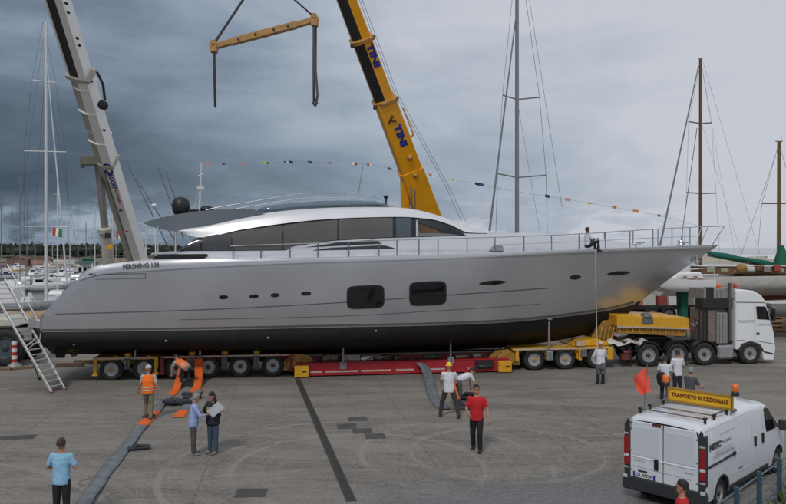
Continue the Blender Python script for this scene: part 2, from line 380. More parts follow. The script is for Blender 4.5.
# far wood: one mass of crowns on the shore
def far_wood():
    leaf = mat('far_foliage', (.034, .045, .032), .95, 0, .4, .05)
    bm = bmesh.new(); rnd = random.Random(3); vs = []; fs = []
    for i in range(1000):
        x = rnd.uniform(-560, 20); y = rnd.uniform(400, 520); r = rnd.uniform(3.2, 5.6); h = (rnd.uniform(3.6, 5.2)+1.3*math.sin(x*.021)+1.0*math.sin(x*.067))*(.8 if x > -140 else 1)
        for k in range(30):
            th = rnd.uniform(0, 2*math.pi); ph = rnd.uniform(0, 1); a = r*math.sqrt(1-(ph-.35)**2)*rnd.uniform(.6, 1.05)
            c = Vector((x+a*math.cos(th), y+a*math.sin(th)*.8, 1.4+h*ph*rnd.uniform(.85, 1.05))); s = rnd.uniform(.5, 1.1)
            d1 = Vector((rnd.uniform(-1, 1), rnd.uniform(-1, 1), rnd.uniform(-.6, .6))).normalized()*s; d2 = Vector((rnd.uniform(-.4, .4), rnd.uniform(-.4, .4), 1)).normalized()*s
            b = len(vs); vs += [c-d1-d2*.5, c+d1-d2*.4, c+d1*.5+d2, c-d1*.6+d2*.8]; fs.append((b, b+1, b+2, b+3))
        b = len(vs); n = 7
        for q, (rr, hh) in enumerate(((.75, .2), (.85, .5), (.45, .85))):
            for k in range(n): vs.append(Vector((x+r*rr*math.cos(k*6.283/n), y+r*rr*math.sin(k*6.283/n), 1.2+h*hh)))
        for q in range(2):
            for k in range(n): fs.append((b+q*n+k, b+q*n+(k+1) % n, b+(q+1)*n+(k+1) % n, b+(q+1)*n+k))
        fs.append(tuple(b+2*n+k for k in range(n)))
    me = bpy.data.meshes.new('far_wood'); me.from_pydata([tuple(v) for v in vs], [], fs); me.materials.append(leaf)
    o = bpy.data.objects.new('far_wood', me); COL.objects.link(o)
    tag(o, 'dark green wood along the far shore beyond the marina', 'wood', kind='stuff')
far_wood()
# drain channel, patches, painted lines: sheets a few mm above the concrete
drain_m = mat('drain_iron', (.058, .054, .05), .7, .3, .3, 6, bump=.5, bscale=20)
a, b_ = G(297.5, 379), G(351.5, 501.5); d = (b_-a).normalized(); n_ = Vector((d.y, -d.x, 0))*.14
dr = thing('drain_channel', 'long dark iron drain channel crossing the quay from the trailer', 'drain', tuple(a))
mb = MB(); mb.add([tuple(a-n_*.9+Vector((0, 0, .004))), tuple(b_-n_*.9+Vector((0, 0, .004))), tuple(b_+n_*.9+Vector((0, 0, .004))), tuple(a+n_*.9+Vector((0, 0, .004)))], [(0, 1, 2, 3)]); mb.build('channel_frame', mat('drain_edge', (.085, .08, .075), .8), dr, world=True)
L_ = (b_-a).length; nn = int(L_/.5); g0 = None
for i in range(nn):
    c = a+d*(i+.5)*L_/nn
    if g0 is None:
        mb = MB(); e = L_/nn/2-.012; w = .105
        mb.add([(-w, -e, .004), (w, -e, .004), (w, e, .004), (-w, e, .004), (-w, -e, .014), (w, -e, .014), (w, e, .014), (-w, e, .014)], [(4, 5, 6, 7), (0, 1, 5, 4), (1, 2, 6, 5), (2, 3, 7, 6), (3, 0, 4, 7)])
        for q in range(7): mb.box((0, -e+(q+.5)*2*e/7, .0165), (.15, .022, .004))
        g0 = mb.build('grate', drain_m, dr); src = g0
    o = src if i == 0 else src.copy()
    if i: COL.objects.link(o); o.parent = dr
    o.matrix_basis = Matrix.Translation(WM[dr].inverted() @ c) @ Matrix.Rotation(math.atan2(d.y, d.x)-math.pi/2, 4, 'Z')
def patch(px, py, w, h, col, name='asphalt_patch', rz=.14):
    c = G(px, py); mb = MB(); rr = []
    for sx, sy in ((-1, -1), (1, -1), (1, 1), (-1, 1)):
        q = Matrix.Rotation(rz, 3, 'Z') @ Vector((sx*w/2, sy*h/2, 0)); rr.append((c.x+q.x+random.uniform(-.02, .02), c.y+q.y+random.uniform(-.02, .02), .004))
    mb.add(rr, [(0, 1, 2, 3)]); structure(name, mb, mat('patch_%.3f' % col, (col, col*.96, col*.93), .85, 0, .25, 3, bump=.3))
for px, py in ((358, 419), (347, 426.3), (362, 431), (375, 436.3)): patch(px, py, .62, .64, .07)
patch(252, 493, .72, .62, .06, rz=.05); patch(8, 438, 1.6, .5, .065, rz=.2)
def strip(name, pts, w, z, m):
    mb = MB(); rg = []
    for i, p in enumerate(pts):
        q = pts[min(i+1, len(pts)-1)]-pts[max(i-1, 0)]; q.z = 0; q.normalize(); nn_ = Vector((-q.y, q.x, 0))*w/2
        rg.append([(p.x-nn_.x, p.y-nn_.y, z), (p.x+nn_.x, p.y+nn_.y, z)])
    mb.loft(rg, caps=False, closed=False, sm=False); return structure(name, mb, m)
strip('ground_marking', [G(-10, 391), G(25, 386.5), G(56, 385.5)], .14, .005, mat('worn_line', (.3, .28, .25), .8, 0, .3, 4))
strip('ground_marking', [G(-10, 383), G(30, 382)], .07, .005, mat('worn_line', (.3, .28, .25)))
strip('ground_marking', [G(232, 449), G(265, 444), G(300, 440)], .06, .005, mat('chalk_line', (.3, .29, .26), .8, 0, .3, 4))
# low kerb beam along the left
kb = MB()
pp = [G(-30, 370), G(12, 370), G(38, 367.5)]
for p, q in zip(pp, pp[1:]): kb.bar(p+Vector((0, 0, .05)), q+Vector((0, 0, .05)), .35, .1)
tag(kb.build('kerb', mat('kerb_brown', (.2, .14, .09), .85, 0, .3, 3, bump=.4)), kind='structure')
# ------------------------------------------------------------------ the yacht (traced lines lifted onto its real hull lines in the transport frame)
YM = TM
yacht = thing('motor_yacht', 'long silver grey motor yacht with black underside carried on the low trailer', 'yacht', (0, TY0, 0), TH)
class Surf:
    """surface spanned by fore-and-aft lines; each line: (x0, x1, y keys, half-beam keys) in photo columns"""
    def __init__(s, lines, N=150, sub=4):
        s.N = N; s.K = len(lines); s.L = []
        for x0, x1, yk, bk in lines:
            row = []
            for i in range(N+1):
                x = x0+(x1-x0)*i/N; row.append(px2t(x, interp(yk, x), -max(0, interp(bk, x))))
            s.L.append(row)
        s.sub = sub; s.grid = [(a/40, b/3) for a in range(41) for b in range(3*(s.K-1)+1)]
        s.gp = [s.proj(s.at(*g)) for g in s.grid]
    def at(s, u, t):
        u = min(max(u, 0), 1)*s.N; i = min(int(u), s.N-1); f = u-i; t = min(max(t, 0), s.K-1); k = min(int(t), s.K-2); g = t-k
        def c(j): j = min(max(j, 0), s.K-1); return s.L[j][i].lerp(s.L[j][i+1], f)
        p0, p1, p2, p3 = c(k-1), c(k), c(k+1), c(k+2)
        m1 = (p2-p0)*.35 if k > 0 else (p2-p1)*.8; m2 = (p3-p1)*.35 if k < s.K-2 else (p2-p1)*.8
        return p1*(2*g**3-3*g*g+1)+m1*(g**3-2*g*g+g)+p2*(-2*g**3+3*g*g)+m2*(g**3-g*g)
    def proj(s, p): w = YM @ p; return Vector((CX+F*w.x/w.y, HY+F*(CH-w.z)/w.y))
    def solve(s, px, py):
        q = Vector((px, py)); i = min(range(len(s.gp)), key=lambda i: (s.gp[i]-q).length_squared); u, t = s.grid[i]; e = 1e-3
        for _ in range(14):
            p = s.proj(s.at(u, t)); d = q-p
            if d.length < .01: break
            uu, tt = (e if u < .99 else -e), (e if t < s.K-1-.01 else -e)
            a = (s.proj(s.at(u+uu, t))-p)/uu; b = (s.proj(s.at(u, t+tt))-p)/tt; det = a.x*b.y-a.y*b.x
            if abs(det) < 1e-6: break
            du = (d.x*b.y-d.y*b.x)/det; dt = (a.x*d.y-a.y*d.x)/det
            u = min(1, max(0, u+max(-.1, min(.1, du)))); t = min(s.K-1, max(0, t+max(-.6, min(.6, dt))))
        return u, t
    def nrm(s, u, t):
        e = 2e-3; a = s.at(min(1, u+e), t)-s.at(max(0, u-e), t); b = s.at(u, min(s.K-1, t+e*4))-s.at(u, max(0, t-e*4)); n = a.cross(b)
        if n.length < 1e-9: return Vector((0, -1, 0))
        n.normalize(); return -n if n.y > 0 else n
    def mesh(s, mb, k0, k1, mi=0, mirror=True, sub=None):
        sub = sub or s.sub; n = (k1-k0)*sub; R1 = [[s.at(i/s.N, k0+j/sub) for j in range(n+1)] for i in range(s.N+1)]
        mb.loft(R1, caps=False, mi=mi, closed=False)
        if mirror: mb.loft([[Vector((p.x, -p.y, p.z)) for p in r][::-1] for r in R1], caps=False, mi=mi, closed=False)
    def panel(s, mb, xs, bot, top, off=.01, depth=.03, rows=4, mi=0, mirror=True, tmax=9):
        """a plate lying on the surface between two photo curves (bot, top: functions of x)"""
        C = []; B = []
        for x in xs:
            c = []; b = []
            for j in range(rows+1):
                u, t = s.solve(x, bot(x)+(top(x)-bot(x))*j/rows); t = min(t, tmax); p = s.at(u, t); n = s.nrm(u, t); c.append(p+n*off); b.append(p+n*(off-depth))
            C.append(c); B.append(b)
        if mirror and mb.twin is None: mb.twin = MB()
        main = mb
        for mr in ((0, 1) if mirror else (0,)):
            mb = main.twin if mr else main
            f = (lambda p: Vector((p.x, -p.y, p.z))) if mr else (lambda p: p)
            c = [[f(p) for p in r] for r in C]; b = [[f(p) for p in r] for r in B]
            if mr: c = c[::-1]; b = b[::-1]
            mb.loft(c, caps=False, mi=mi, closed=False)
            edge = [r[0] for r in c]+[p for p in c[-1][1:]]+[r[-1] for r in c[-2::-1]]+[p for p in c[0][-2:0:-1]]
            ebak = [r[0] for r in b]+[p for p in b[-1][1:]]+[r[-1] for r in b[-2::-1]]+[p for p in b[0][-2:0:-1]]
            mb.loft([ebak, edge], caps=False, mi=mi, sm=False)
        return s
def rng(a, b, n): return [a+(b-a)*i/n for i in range(n+1)]
# hull lines, sheer to keel
yT = [(76, 279.3), (84, 271.8), (92, 267.2), (104, 264.8), (125, 262), (150, 260), (200, 259.3), (300, 257.5), (400, 255.5), (467, 253.5), (551, 250.3), (630, 247.5), (716.5, 245.2)]
bT = [(76, 2.75), (150, 3.05), (350, 3.2), (480, 3.0), (560, 2.45), (620, 1.7), (670, .85), (700, .3), (716.5, .02)]
yR = [(73, 282.5), (100, 274), (150, 270), (200, 267), (300, 262.5), (400, 259.5), (500, 255.8), (600, 251), (660, 249), (716, 247)]
bR = [(73, 2.85), (150, 3.12), (350, 3.27), (480, 3.07), (560, 2.5), (620, 1.72), (670, .86), (700, .3), (716, 0)]
yM = [(42, 315), (200, 309), (340, 302), (450, 294), (550, 287), (610, 284), (650, 281.5), (672, 277)]
bM = [(42, 2.8), (200, 3.08), (350, 3.17), (450, 3.0), (540, 2.3), (600, 1.45), (640, .65), (672, 0)]
yW = [(40, 331), (100, 330.5), (200, 329), (300, 327), (400, 325), (450, 323.5), (500, 321.3), (540, 318), (580, 313.3), (611, 308.5), (641, 301)]
bW = [(40, 2.72), (200, 2.95), (350, 2.98), (450, 2.7), (540, 1.85), (590, 1.0), (620, .4), (641, 0)]
yC = [(44, 345), (200, 345), (400, 341), (500, 336), (560, 330), (600, 322), (639, 305)]
bC = [(44, 2.65), (200, 2.85), (350, 2.8), (450, 2.4), (540, 1.4), (600, .5), (639, 0)]
yK = [(52, 354), (200, 355), (300, 354), (400, 351.5), (500, 347.5), (560, 340), (600, 330), (638, 307)]
bK = [(52, .02), (638, .02)]
hull = Surf([(76, 716.5, yT, bT), (73, 716, yR, bR), (42, 672, yM, bM), (40, 641, yW, bW)], 170, 5)
bott = Surf([(40, 641, yW, bW), (44, 639, yC, bC), (52, 638, yK, bK)], 120, 3)
mb = MB(); hull.mesh(mb, 0, 3)
# close the transom
ring = [hull.at(0, j/5) for j in range(16)]; rr = [Vector((p.x, -p.y, p.z)) for p in ring]
mb.loft([ring, rr], caps=False, closed=False, sm=False)
mb.build('hull_topsides', silver, yacht, weld=True)
mb = MB(); bott.mesh(mb, 0, 1); R2 = [[bott.at(i/120, 1+j/3) for j in range(4)] for i in range(121)]
mb.loft(R2, caps=False, closed=False); mb.loft([[Vector((p.x, -p.y, p.z)) for p in r][::-1] for r in R2], caps=False, closed=False)
ring = [bott.at(0, j/3) for j in range(7)]; mb.loft([ring, [Vector((p.x, -p.y, p.z)) for p in ring]], caps=False, closed=False, sm=False)
mb.build('hull_bottom', antifoul, yacht, weld=True)
def curve(keys): return lambda x: interp(keys, x)
# bright boot-top line, styling grooves, rub rail, chamfered transom corner
mb = MB(); bott.panel(mb, rng(42, 636, 60), lambda x: interp(yW, x)+1.5, lambda x: interp(yW, x)+.15, .008, .02, 1); mb.build('boot_stripe', mat('boot_stripe_grey', (.2, .2, .2), .4), yacht)
mb = MB(); hull.panel(mb, rng(42, 634, 60), lambda x: interp(yW, x)-.2, lambda x: interp(yW, x)-1.8, .008, .02, 1); mb.build('boot_line', groove, yacht)
mb = MB(); hull.panel(mb, rng(80, 712, 90), lambda x: interp(yR, x)+.5, lambda x: interp(yR, x)-.9, .05, .06, 1); mb.build('rub_rail', mat('rail_bright', (.6, .6, .6), .25, .6, .05), yacht)
yG = [(45, 314.5), (200, 309.8), (340, 302.6), (450, 295), (550, 288)]
mb = MB(); hull.panel(mb, rng(50, 548, 60), lambda x: interp(yG, x)+.55, lambda x: interp(yG, x)-.45, .004, .02, 1); mb.build('styling_groove', groove, yacht)
yG2 = [(45, 322), (330, 316.5), (450, 310), (540, 304)]
mb = MB(); hull.panel(mb, rng(180, 540, 40), lambda x: interp(yG2, x)+.3, lambda x: interp(yG2, x)-.3, .004, .02, 1); mb.build('styling_groove', groove, yacht)
yE = [(45, 315), (62, 298), (78, 281.5)]
mb = MB(); hull.panel(mb, rng(43.5, 87, 14), lambda x: min(316.3, 316.3-(x-53.5)*1.06 if x > 53.5 else 316.3), lambda x: max(interp([(42, 315), (73, 283.2), (80, 279.5), (95, 275)], x), 276), .006, .02, 2)
mb.build('transom_corner', mat('corner_silver', (.46, .47, .52), .3, .55, .03), yacht)
for (x0, x1, ya, yb) in ((96, 146, 274.6, 279.4),):
    for k, (a, b, c, dd) in enumerate(((x0, x1, ya+.3, ya-.3), (x0, x1, yb+.3, yb-.3), (x1-.8, x1, yb, ya))):
        mb = MB(); hull.panel(mb, rng(a, b, 8), (lambda x, c=c, x0=x0: c-(x-x0)*.02), (lambda x, dd=dd, x0=x0: dd-(x-x0)*.02), .006, .02, 1); mb.build('vent_groove', groove, yacht)
mb = MB(); hull.panel(mb, rng(89, 96, 5), lambda x: 276, lambda x: 273.6, .01, .03, 1); mb.build('fairlead', winframe, yacht)
# hull windows and portholes
def rrect(cx, cy, w, h, k=3.2, sk=0):
    def f(sgn):
        def g(x):
            q = abs((x-cx)/w); q = min(q, 1); return cy+sgn*h*(1-q**k)**(1/k)+(x-cx)*sk
        return g
    return f(1), f(-1)
def rx(cx, w, n=18): return [cx-w*math.cos(math.pi*i/n)*.998 for i in range(n+1)]
for cx, cy, w, h, sk in ((365.5, 297, 18.8, 11.6, -.04), (427.8, 293.4, 18.6, 12, -.045)):
    b, t = rrect(cx, cy, w, h, 5.5, sk); mb = MB(); hull.panel(mb, rx(cx, w), b, t, .02, .05, 5); o = mb.build('hull_window', winframe, yacht)
    b, t = rrect(cx, cy, w-1.6, h-1.8, 5.5, sk); mb = MB(); hull.panel(mb, rx(cx, w-2), b, t, .027, .02, 5); mb.build('pane', blackglass, o)
for cx, cy, w, h, k in ((223.5, 297.2, 4.6, 2.0, 2.4), (254, 296.3, 4.6, 2.0, 2.4), (275, 295.2, 4.4, 2.0, 2.4), (306, 293.6, 5, 2.0, 2.4), (492.5, 282.8, 13.5, 2.3, 1.7), (575, 277.3, 5.8, 2.3, 1.8), (618.5, 273.2, 11.5, 2.1, 1.6)):
    sk = -.03 if cx < 400 else -.07
    b, t = rrect(cx, cy, w, h, k, sk); mb = MB(); hull.panel(mb, rx(cx, w, 12), b, t, .012, .04, 2); o = mb.build('porthole', winframe, yacht)
    b, t = rrect(cx, cy, w*.85, h*.72, k, sk); mb = MB(); hull.panel(mb, rx(cx, w*.85, 12), b, t, .018, .02, 2); mb.build('pane', blackglass, o)
# anchor pocket on the bow
b, t = rrect(695, 258.5, 4.6, 3.6, 3, -.2); mb = MB(); hull.panel(mb, rx(695, 4.6, 8), b, t, .012, .03, 2, mirror=False); pk = mb.build('anchor_pocket', mat('pocket_steel', (.5, .5, .5), .3, .8), yacht)
p = hull.at(*hull.solve(695, 259)); n = hull.nrm(*hull.solve(695, 259))
mb = MB(); mb.tube([p+n*.08+Vector((0, 0, .22)), p+n*.1-Vector((0, 0, .2))], .035, 6); mb.tube([p+n*.12+Vector((-.2, 0, -.02)), p+n*.1-Vector((0, 0, .2)), p+n*.12+Vector((.2, 0, -.02))], [.015, .045, .015], 6); mb.build('anchor', steel, yacht)
# name on the quarter
u0, t0 = hull.solve(141, 266); p = hull.at(u0, t0); q = hull.at(*hull.solve(150, 265.4)); text('PERSHING 108', .3, YM @ p, (YM.to_3x3() @ (q-p)), (0, 0, 1), groove, yacht, 'name_lettering', off=.03, bold=.006, fit=1.45)
# main deck
mb = MB(); rg = []
for i in range(0, 171, 2):
    p = hull.at(i/170, 0); b = -p.y
    row = [(p.x, -b, p.z), (p.x, -max(0, b-.07), p.z), (p.x, -max(0, b-.1), p.z-.07), (p.x, 0, p.z+.02)]; rg.append(row+[(x, -y, z) for x, y, z in row[-2::-1]])
mb.loft(rg, caps=False, closed=False, sm=False); mb.build('deck', mat('deck_grey', (.5, .5, .51), .5, 0, .06), yacht)
# swim platform and garage steps
A = px2t(24, 322, -2.5); B = px2t(47, 322, -2.5)
mb = MB(); zt, zb = px2t(35, 319.5, -2.5).z, px2t(35, 328.5, -2.5).z
poly = [(A.x+.5, -2.6), (A.x, -2.1), (A.x-.15, 0), (A.x, 2.1), (A.x+.5, 2.6), (B.x+.8, 2.6), (B.x+.8, -2.6)]
mb.prism(poly, (0, 0, zb), (1, 0, 0), (0, 1, 0), (0, 0, zt-zb)); mb.build('swim_platform', silver, yacht, bevel=.05, seg=2)
mb = MB()
for k in range(9): mb.box((A.x+.95, -2.0+k*.5, zt+.012), (1.5, .42, .02))
mb.build('platform_decking', teak, yacht)
# superstructure: house, glass band, roof
h0 = ([(176, 262), (250, 261.5), (400, 258), (500, 254.3), (600, 249.2), (662, 248)], [(176, 2.72), (400, 2.75), (480, 2.5), (560, 1.9), (620, 1.1), (662, .2)])
h1 = ([(176, 252), (178, 251.8), (290, 250.8), (350, 246.5), (400, 242), (468, 238.5), (520, 240.2), (560, 242.5), (600, 245), (662, 247.8)], [(176, 2.6), (290, 2.62), (400, 2.45), (468, 2.15), (520, 1.95), (560, 1.55), (620, .8), (662, .1)])
h2 = ([(178, 250.8), (200, 237.6), (240, 230), (290, 223), (320, 220), (350, 218), (400, 217), (430, 219.3), (450, 225), (469, 232.8), (487, 233), (520, 233.2), (560, 235.2), (600, 239), (640, 244.8), (658, 247.6)],
      [(178, 2.55), (200, 2.42), (400, 2.15), (450, 1.9), (469, 1.75), (520, 1.4), (560, 1.1), (600, .7), (658, .05)])
hc = ([(178, 250.6), (200, 237.2), (240, 229.6), (290, 222.6), (400, 216.6), (430, 218.9), (450, 224.6), (469, 232.4), (487, 232.6), (520, 232.8), (560, 234.8), (600, 238.6), (658, 247.4)], [(178, .02), (658, .02)])
house = Surf([(176, 662, *h0), (176, 662, *h1), (178, 658, *h2), (178, 658, *hc)], 150, 3)
yb_k = [(178, 251), (290, 250.4), (380, 238.2), (420, 237.2), (468, 235.6)]
# the side between deck and glass is two facets, so mesh band by band without rounding the glass edge
mb = MB(); house.mesh(mb, 0, 3)
k_ = house.N-0; cut = set(); cpx = lambda p: house.proj(Vector((p[0], -abs(p[1]), p[2])))
for fi, f in enumerate(mb.f):
    c = sum((Vector(mb.v[i]) for i in f), Vector())/len(f); q = cpx(c)
    if 417 < q.x < 462 and lin(yb_k, q.x)-.6 > q.y > interp(h2[0], q.x)+.9: cut.add(fi)
for nm_ in ('f', 'm', 's'): setattr(mb, nm_, [x for i, x in enumerate(getattr(mb, nm_)) if i not in cut])
ring = [house.at(0, j/3) for j in range(10)]; mb.loft([ring, [Vector((p.x, -p.y, p.z)) for p in ring]], caps=False, closed=False, sm=False)
mb.build('superstructure', silver_light, yacht, weld=True)
r0 = ([(178, 231.3), (200, 237.3), (240, 229.7), (290, 222.6), (320, 219.6), (350, 217.8), (400, 216.8), (430, 219), (450, 224.6), (469, 232.5), (487, 233.2)], [(178, 2.45), (200, 2.5), (400, 2.25), (450, 2.0), (487, 1.75)])
r1 = ([(177.5, 231), (200, 225.5), (250, 215.6), (300, 209.7), (350, 207.4), (385, 207.2), (410, 209.6), (440, 217), (468, 227.3), (488, 232.6)], [(177.5, 2.4), (200, 2.2), (300, 2.0), (400, 1.8), (450, 1.45), (488, 1.1)])
rc = ([(177.5, 230.6), (200, 224), (250, 214), (300, 208.6), (350, 206.4), (385, 206.2), (410, 208.6), (440, 216), (468, 226.6), (488, 232.2)], [(177.5, .02), (488, .02)])
roof = Surf([(178, 487, *r0), (177.5, 488, *r1), (177.5, 488, *rc)], 110, 4)
mb = MB(); roof.mesh(mb, 0, 2)
under = [[roof.at(i/110, 0), Vector((roof.at(i/110, 0).x, 0, roof.at(i/110, 0).z))] for i in range(111)]
mb.loft(under, caps=False, closed=False, sm=False); mb.loft([[Vector((p.x, -p.y, p.z)) for p in r][::-1] for r in under], caps=False, closed=False, sm=False)
mb.build('roof', roof_white, yacht)
yb = [(178, 251), (230, 250.9), (289, 250.4), (290.5, 246.8), (330, 241), (380, 238.2), (420, 237.2), (468, 235.6)]
ybt = lambda x: lin(yb, x)
yt = h2[0]; ytt = lambda x: interp(yt, x)+.1
xs = rng(180, 416, 60)
mb = MB(); house.panel(mb, xs, ybt, lambda x: min(ytt(x), ybt(x)-.3), .012, .05, 5, tmax=1.99); mb.build('window_frame', winframe, yacht)
for lo, hi in ((lambda x: ybt(x), lambda x: ybt(x)-.7), (lambda x: ytt(x)+1.0, lambda x: ytt(x))):
    mb = MB(); house.panel(mb, rng(416, 466, 16), lo, hi, .012, .03, 1, tmax=1.99); mb.build('window_frame', winframe, yacht)
clear = mat('clear_glass', (.03, .04, .045), .05, 0, 0, spec=.7); clear.node_tree.nodes['Principled BSDF'].inputs['Alpha'].default_value = .5
glassA = mat('saloon_glass', (.085, .078, .074), .08, 0, .25, .5, spec=.8); glassB = mat('saloon_glass_dark', (.045, .045, .048), .06, 0, .2, .5, spec=.8)
gbl = mat('windscreen_glass', (.035, .055, .07), .05, 0, .15, .5, spec=1)
for x0, x1, g in ((182, 200.3, glassB), (202, 231.4, glassB), (232.4, 282.4, glassA), (283.6, 337.2, glassA), (338.6, 392.6, glassA), (396, 411, gbl), (417.5, 464, clear)):
    mb = MB(); house.panel(mb, rng(x0, x1, max(4, int((x1-x0)/3))), lambda x: ybt(x)-.7, lambda x: min(ytt(x)+.9, ybt(x)-1), .026, .02, 4, tmax=1.96); mb.build('window_pane', g, yacht)
# blade slits in the side
b1 = lambda x: lin([(306, 247.4), (382, 243.8)], x); t1 = lambda x: lin([(306, 247.2), (340, 242.2), (375, 239.6), (382, 243.6)], x)
b2 = lambda x: lin([(313, 250.6), (396, 248.8)], x); t2 = lambda x: lin([(313, 250.2), (330, 247.8), (384, 245.2), (396, 248.6)], x)
mb = MB(); house.panel(mb, rng(306.2, 381.8, 18), b1, t1, .012, .04, 2); mb.build('side_vent', blackglass, yacht)
mb = MB(); house.panel(mb, rng(313.2, 395.8, 18), b2, t2, .012, .04, 2); mb.build('side_vent', blackglass, yacht)
def slab(name, pts, m, v0, v1, bev=.01):
    mb = MB(); mb.prism([(px2t(x, y, v0).x, px2t(x, y, v0).z) for x, y in pts], (0, v0, 0), (1, 0, 0), (0, 0, 1), (0, v1-v0, 0)); return mb.build(name, m, yacht, bevel=bev)
slab('cockpit_coaming', [(150, 254.4), (153, 252.6), (168, 251.6), (182, 251), (182, 254), (160, 254.6)], silver_light, -2.62, 2.62)
slab('cockpit_side', [(150, 262), (150, 259.6), (204, 258.6), (206, 262)], silver_light, -2.74, 2.74)
slab('cockpit_shade_slab', [(152, 259.4), (155, 256.2), (160, 254.3), (206.5, 253.9), (207.8, 255), (203, 258.8)], mat('shadow_black', (.008, .008, .009), .7), -2.745, 2.745, 0)  # solid black slab stands in for the shade between coaming and side deck
# aft cockpit: pillars under the roof tip, sunpad
for x in (158, 175.5, 190):
    mb = MB(); a = px2t(x, 252, -2.3); b = px2t(x, 231.5 if x > 160 else 226, -2.3); mb.tube([a, b], .03 if x > 160 else .02, 6); mb.twin = MB().tube([Vector((a.x, 2.3, a.z)), Vector((b.x, 2.3, b.z))], .03, 6); mb.build('pillar', mat('pillar_grey', (.5, .5, .52), .4), yacht)
# flybridge wing
fb_top = [(143, 222.6), (160, 217.8), (180, 213.8), (205, 210.6), (235, 208.6), (252, 209), (262, 212), (300, 207.8), (384, 204.6), (396, 207.4)]
fb_bot = [(143, 223), (150, 226.2), (180, 231.8), (200, 227.4), (250, 216.6), (300, 210.6), (350, 208.4), (396, 208.8)]
fw = Surf([(143, 396, fb_top, [(143, 1.6), (200, 2.0), (396, 1.4)]), (143, 396, fb_bot, [(143, 1.9), (180, 2.35), (300, 2.0), (396, 1.55)])], 70, 2)
mb = MB(); fw.mesh(mb, 0, 1)
for sgn in (0, 1):
    row = [[fw.at(i/70, sgn), Vector((fw.at(i/70, sgn).x, -fw.at(i/70, sgn).y, fw.at(i/70, sgn).z-(.1 if sgn == 0 and i > 8 else 0)))] for i in range(71)]
    mb.loft(row, caps=False, closed=False, sm=False)
mb.build('flybridge_wing', mat('wing_grey', (.085, .105, .125), .55, 0, .04, spec=.25), yacht)
# wind deflector, seats and hardware on the flybridge
mb = MB(); tops = [(256, 211), (262, 206.5), (300, 202.5), (330, 200.6), (372, 200.8), (388, 204.5)]
for sg in (-1, 1):
    rg = []
    for x in rng(257, 388, 20):
        a = px2t(x, interp(fb_top, x)+.5, -1.75); b = px2t(x, interp(tops, x), -1.55); rg.append([Vector((a.x, sg*1.75, a.z)), Vector((b.x, sg*1.55, b.z)), Vector((b.x, sg*1.52, b.z)), Vector((a.x, sg*1.7, a.z))])
    mb.loft(rg, caps=True, closed=True)
mb.build('wind_deflector', mat('tinted_screen', (.12, .17, .22), .1, 0, .1, spec=.8), yacht)
mb = MB()
for x0, x1, y, h in ((268, 284, 208, 4), (299, 316, 204.5, 3.5), (322, 350, 203.6, 2.8), (352, 380, 204, 2.4)):
    a = px2t(x0, y, -.6); b = px2t(x1, y-h, -.6); mb.box(((a.x+b.x)/2, 0, (a.z+b.z)/2-.1), (b.x-a.x, 1.6, abs(b.z-a.z)+.2))
mb.build('sun_lounge', mat('lounge_cover', (.36, .38, .41), .7, 0, .2, 3), yacht, bevel=.08, seg=2)
rt = [(206, 210), (222, 206.5), (250, 202), (280, 196.8), (305, 193.6), (330, 193.2), (362, 194.8), (380, 198), (386, 203)]
for sg in (-1, 1):
    mb = MB(); L_ = [Vector((q.x, sg*1.6, q.z)) for q in (px2t(x, interp(rt, x), -1.6) for x in rng(206, 386, 26))]; mb.tube(L_, .022, 5); o = mb.build('flybridge_rail', mat('rail_bright', (.6, .6, .6)), yacht)
    for x in (250, 302, 345, 375):
        a = px2t(x, interp(rt, x), -1.6); b = px2t(x, interp(fb_top, x), -1.6); mb = MB(); mb.tube([Vector((a.x, sg*1.6, a.z)), Vector((b.x, sg*1.6, b.z))], .014, 5); mb.build('stanchion', steel, o)
# domes, antennas, horn
mb = MB(); c = px2t(181, 213, -1); mb.lathe([(.02, 0), (.3, 0), (.37, .15), (.4, .35), (.36, .58), (.22, .72), (.04, .77)], c-Vector((0, 0, .05)), n=18); mb.build('satellite_dome', mat('dome_cover', (.014, .014, .016), .5, 0, .2, 6, bump=.3, bscale=6), yacht)
mb = MB(); c = px2t(207, 211.5, -1); mb.sph((c.x, c.y, c.z+.1), (.3, .3, .17)); mb.box((c.x-.6, c.y, c.z+.02), (.5, .3, .14)); mb.build('radar_cover', MATS['dome_cover'], yacht)
mb = MB(); a = px2t(199.5, 211, -1); b = px2t(201.5, 163, -1); mb.tube([a, b], [.06, .03], 6)
mb.tube([px2t(193, 211, -1), px2t(200, 190, -1)], .02, 5); mb.tube([px2t(198.5, 176, -1), px2t(205, 173, -1)], .03, 5); mb.box(px2t(200.6, 188, -1), (.3, .12, .16)); mb.build('signal_mast', mast_white, yacht)
mb = MB(); mb.tube([px2t(357.8, 195, -1.2), px2t(363.2, 165, -1.2)], [.035, .02], 6); mb.build('whip_antenna', mat('antenna_grey', (.3, .29, .27), .5), yacht)
mb = MB(); c = px2t(386, 206, -1); mb.tube([c, c+Vector((0, 0, .35))], .05, 6); mb.lathe([(.05, 0), (.14, .16), (.15, .18)], c+Vector((0, 0, .3)), n=10); mb.build('horn', winframe, yacht)
for x0, y0, x1, y1 in ((128.5, 168, 155, 214), (140, 170, 150.5, 214)):
    pass
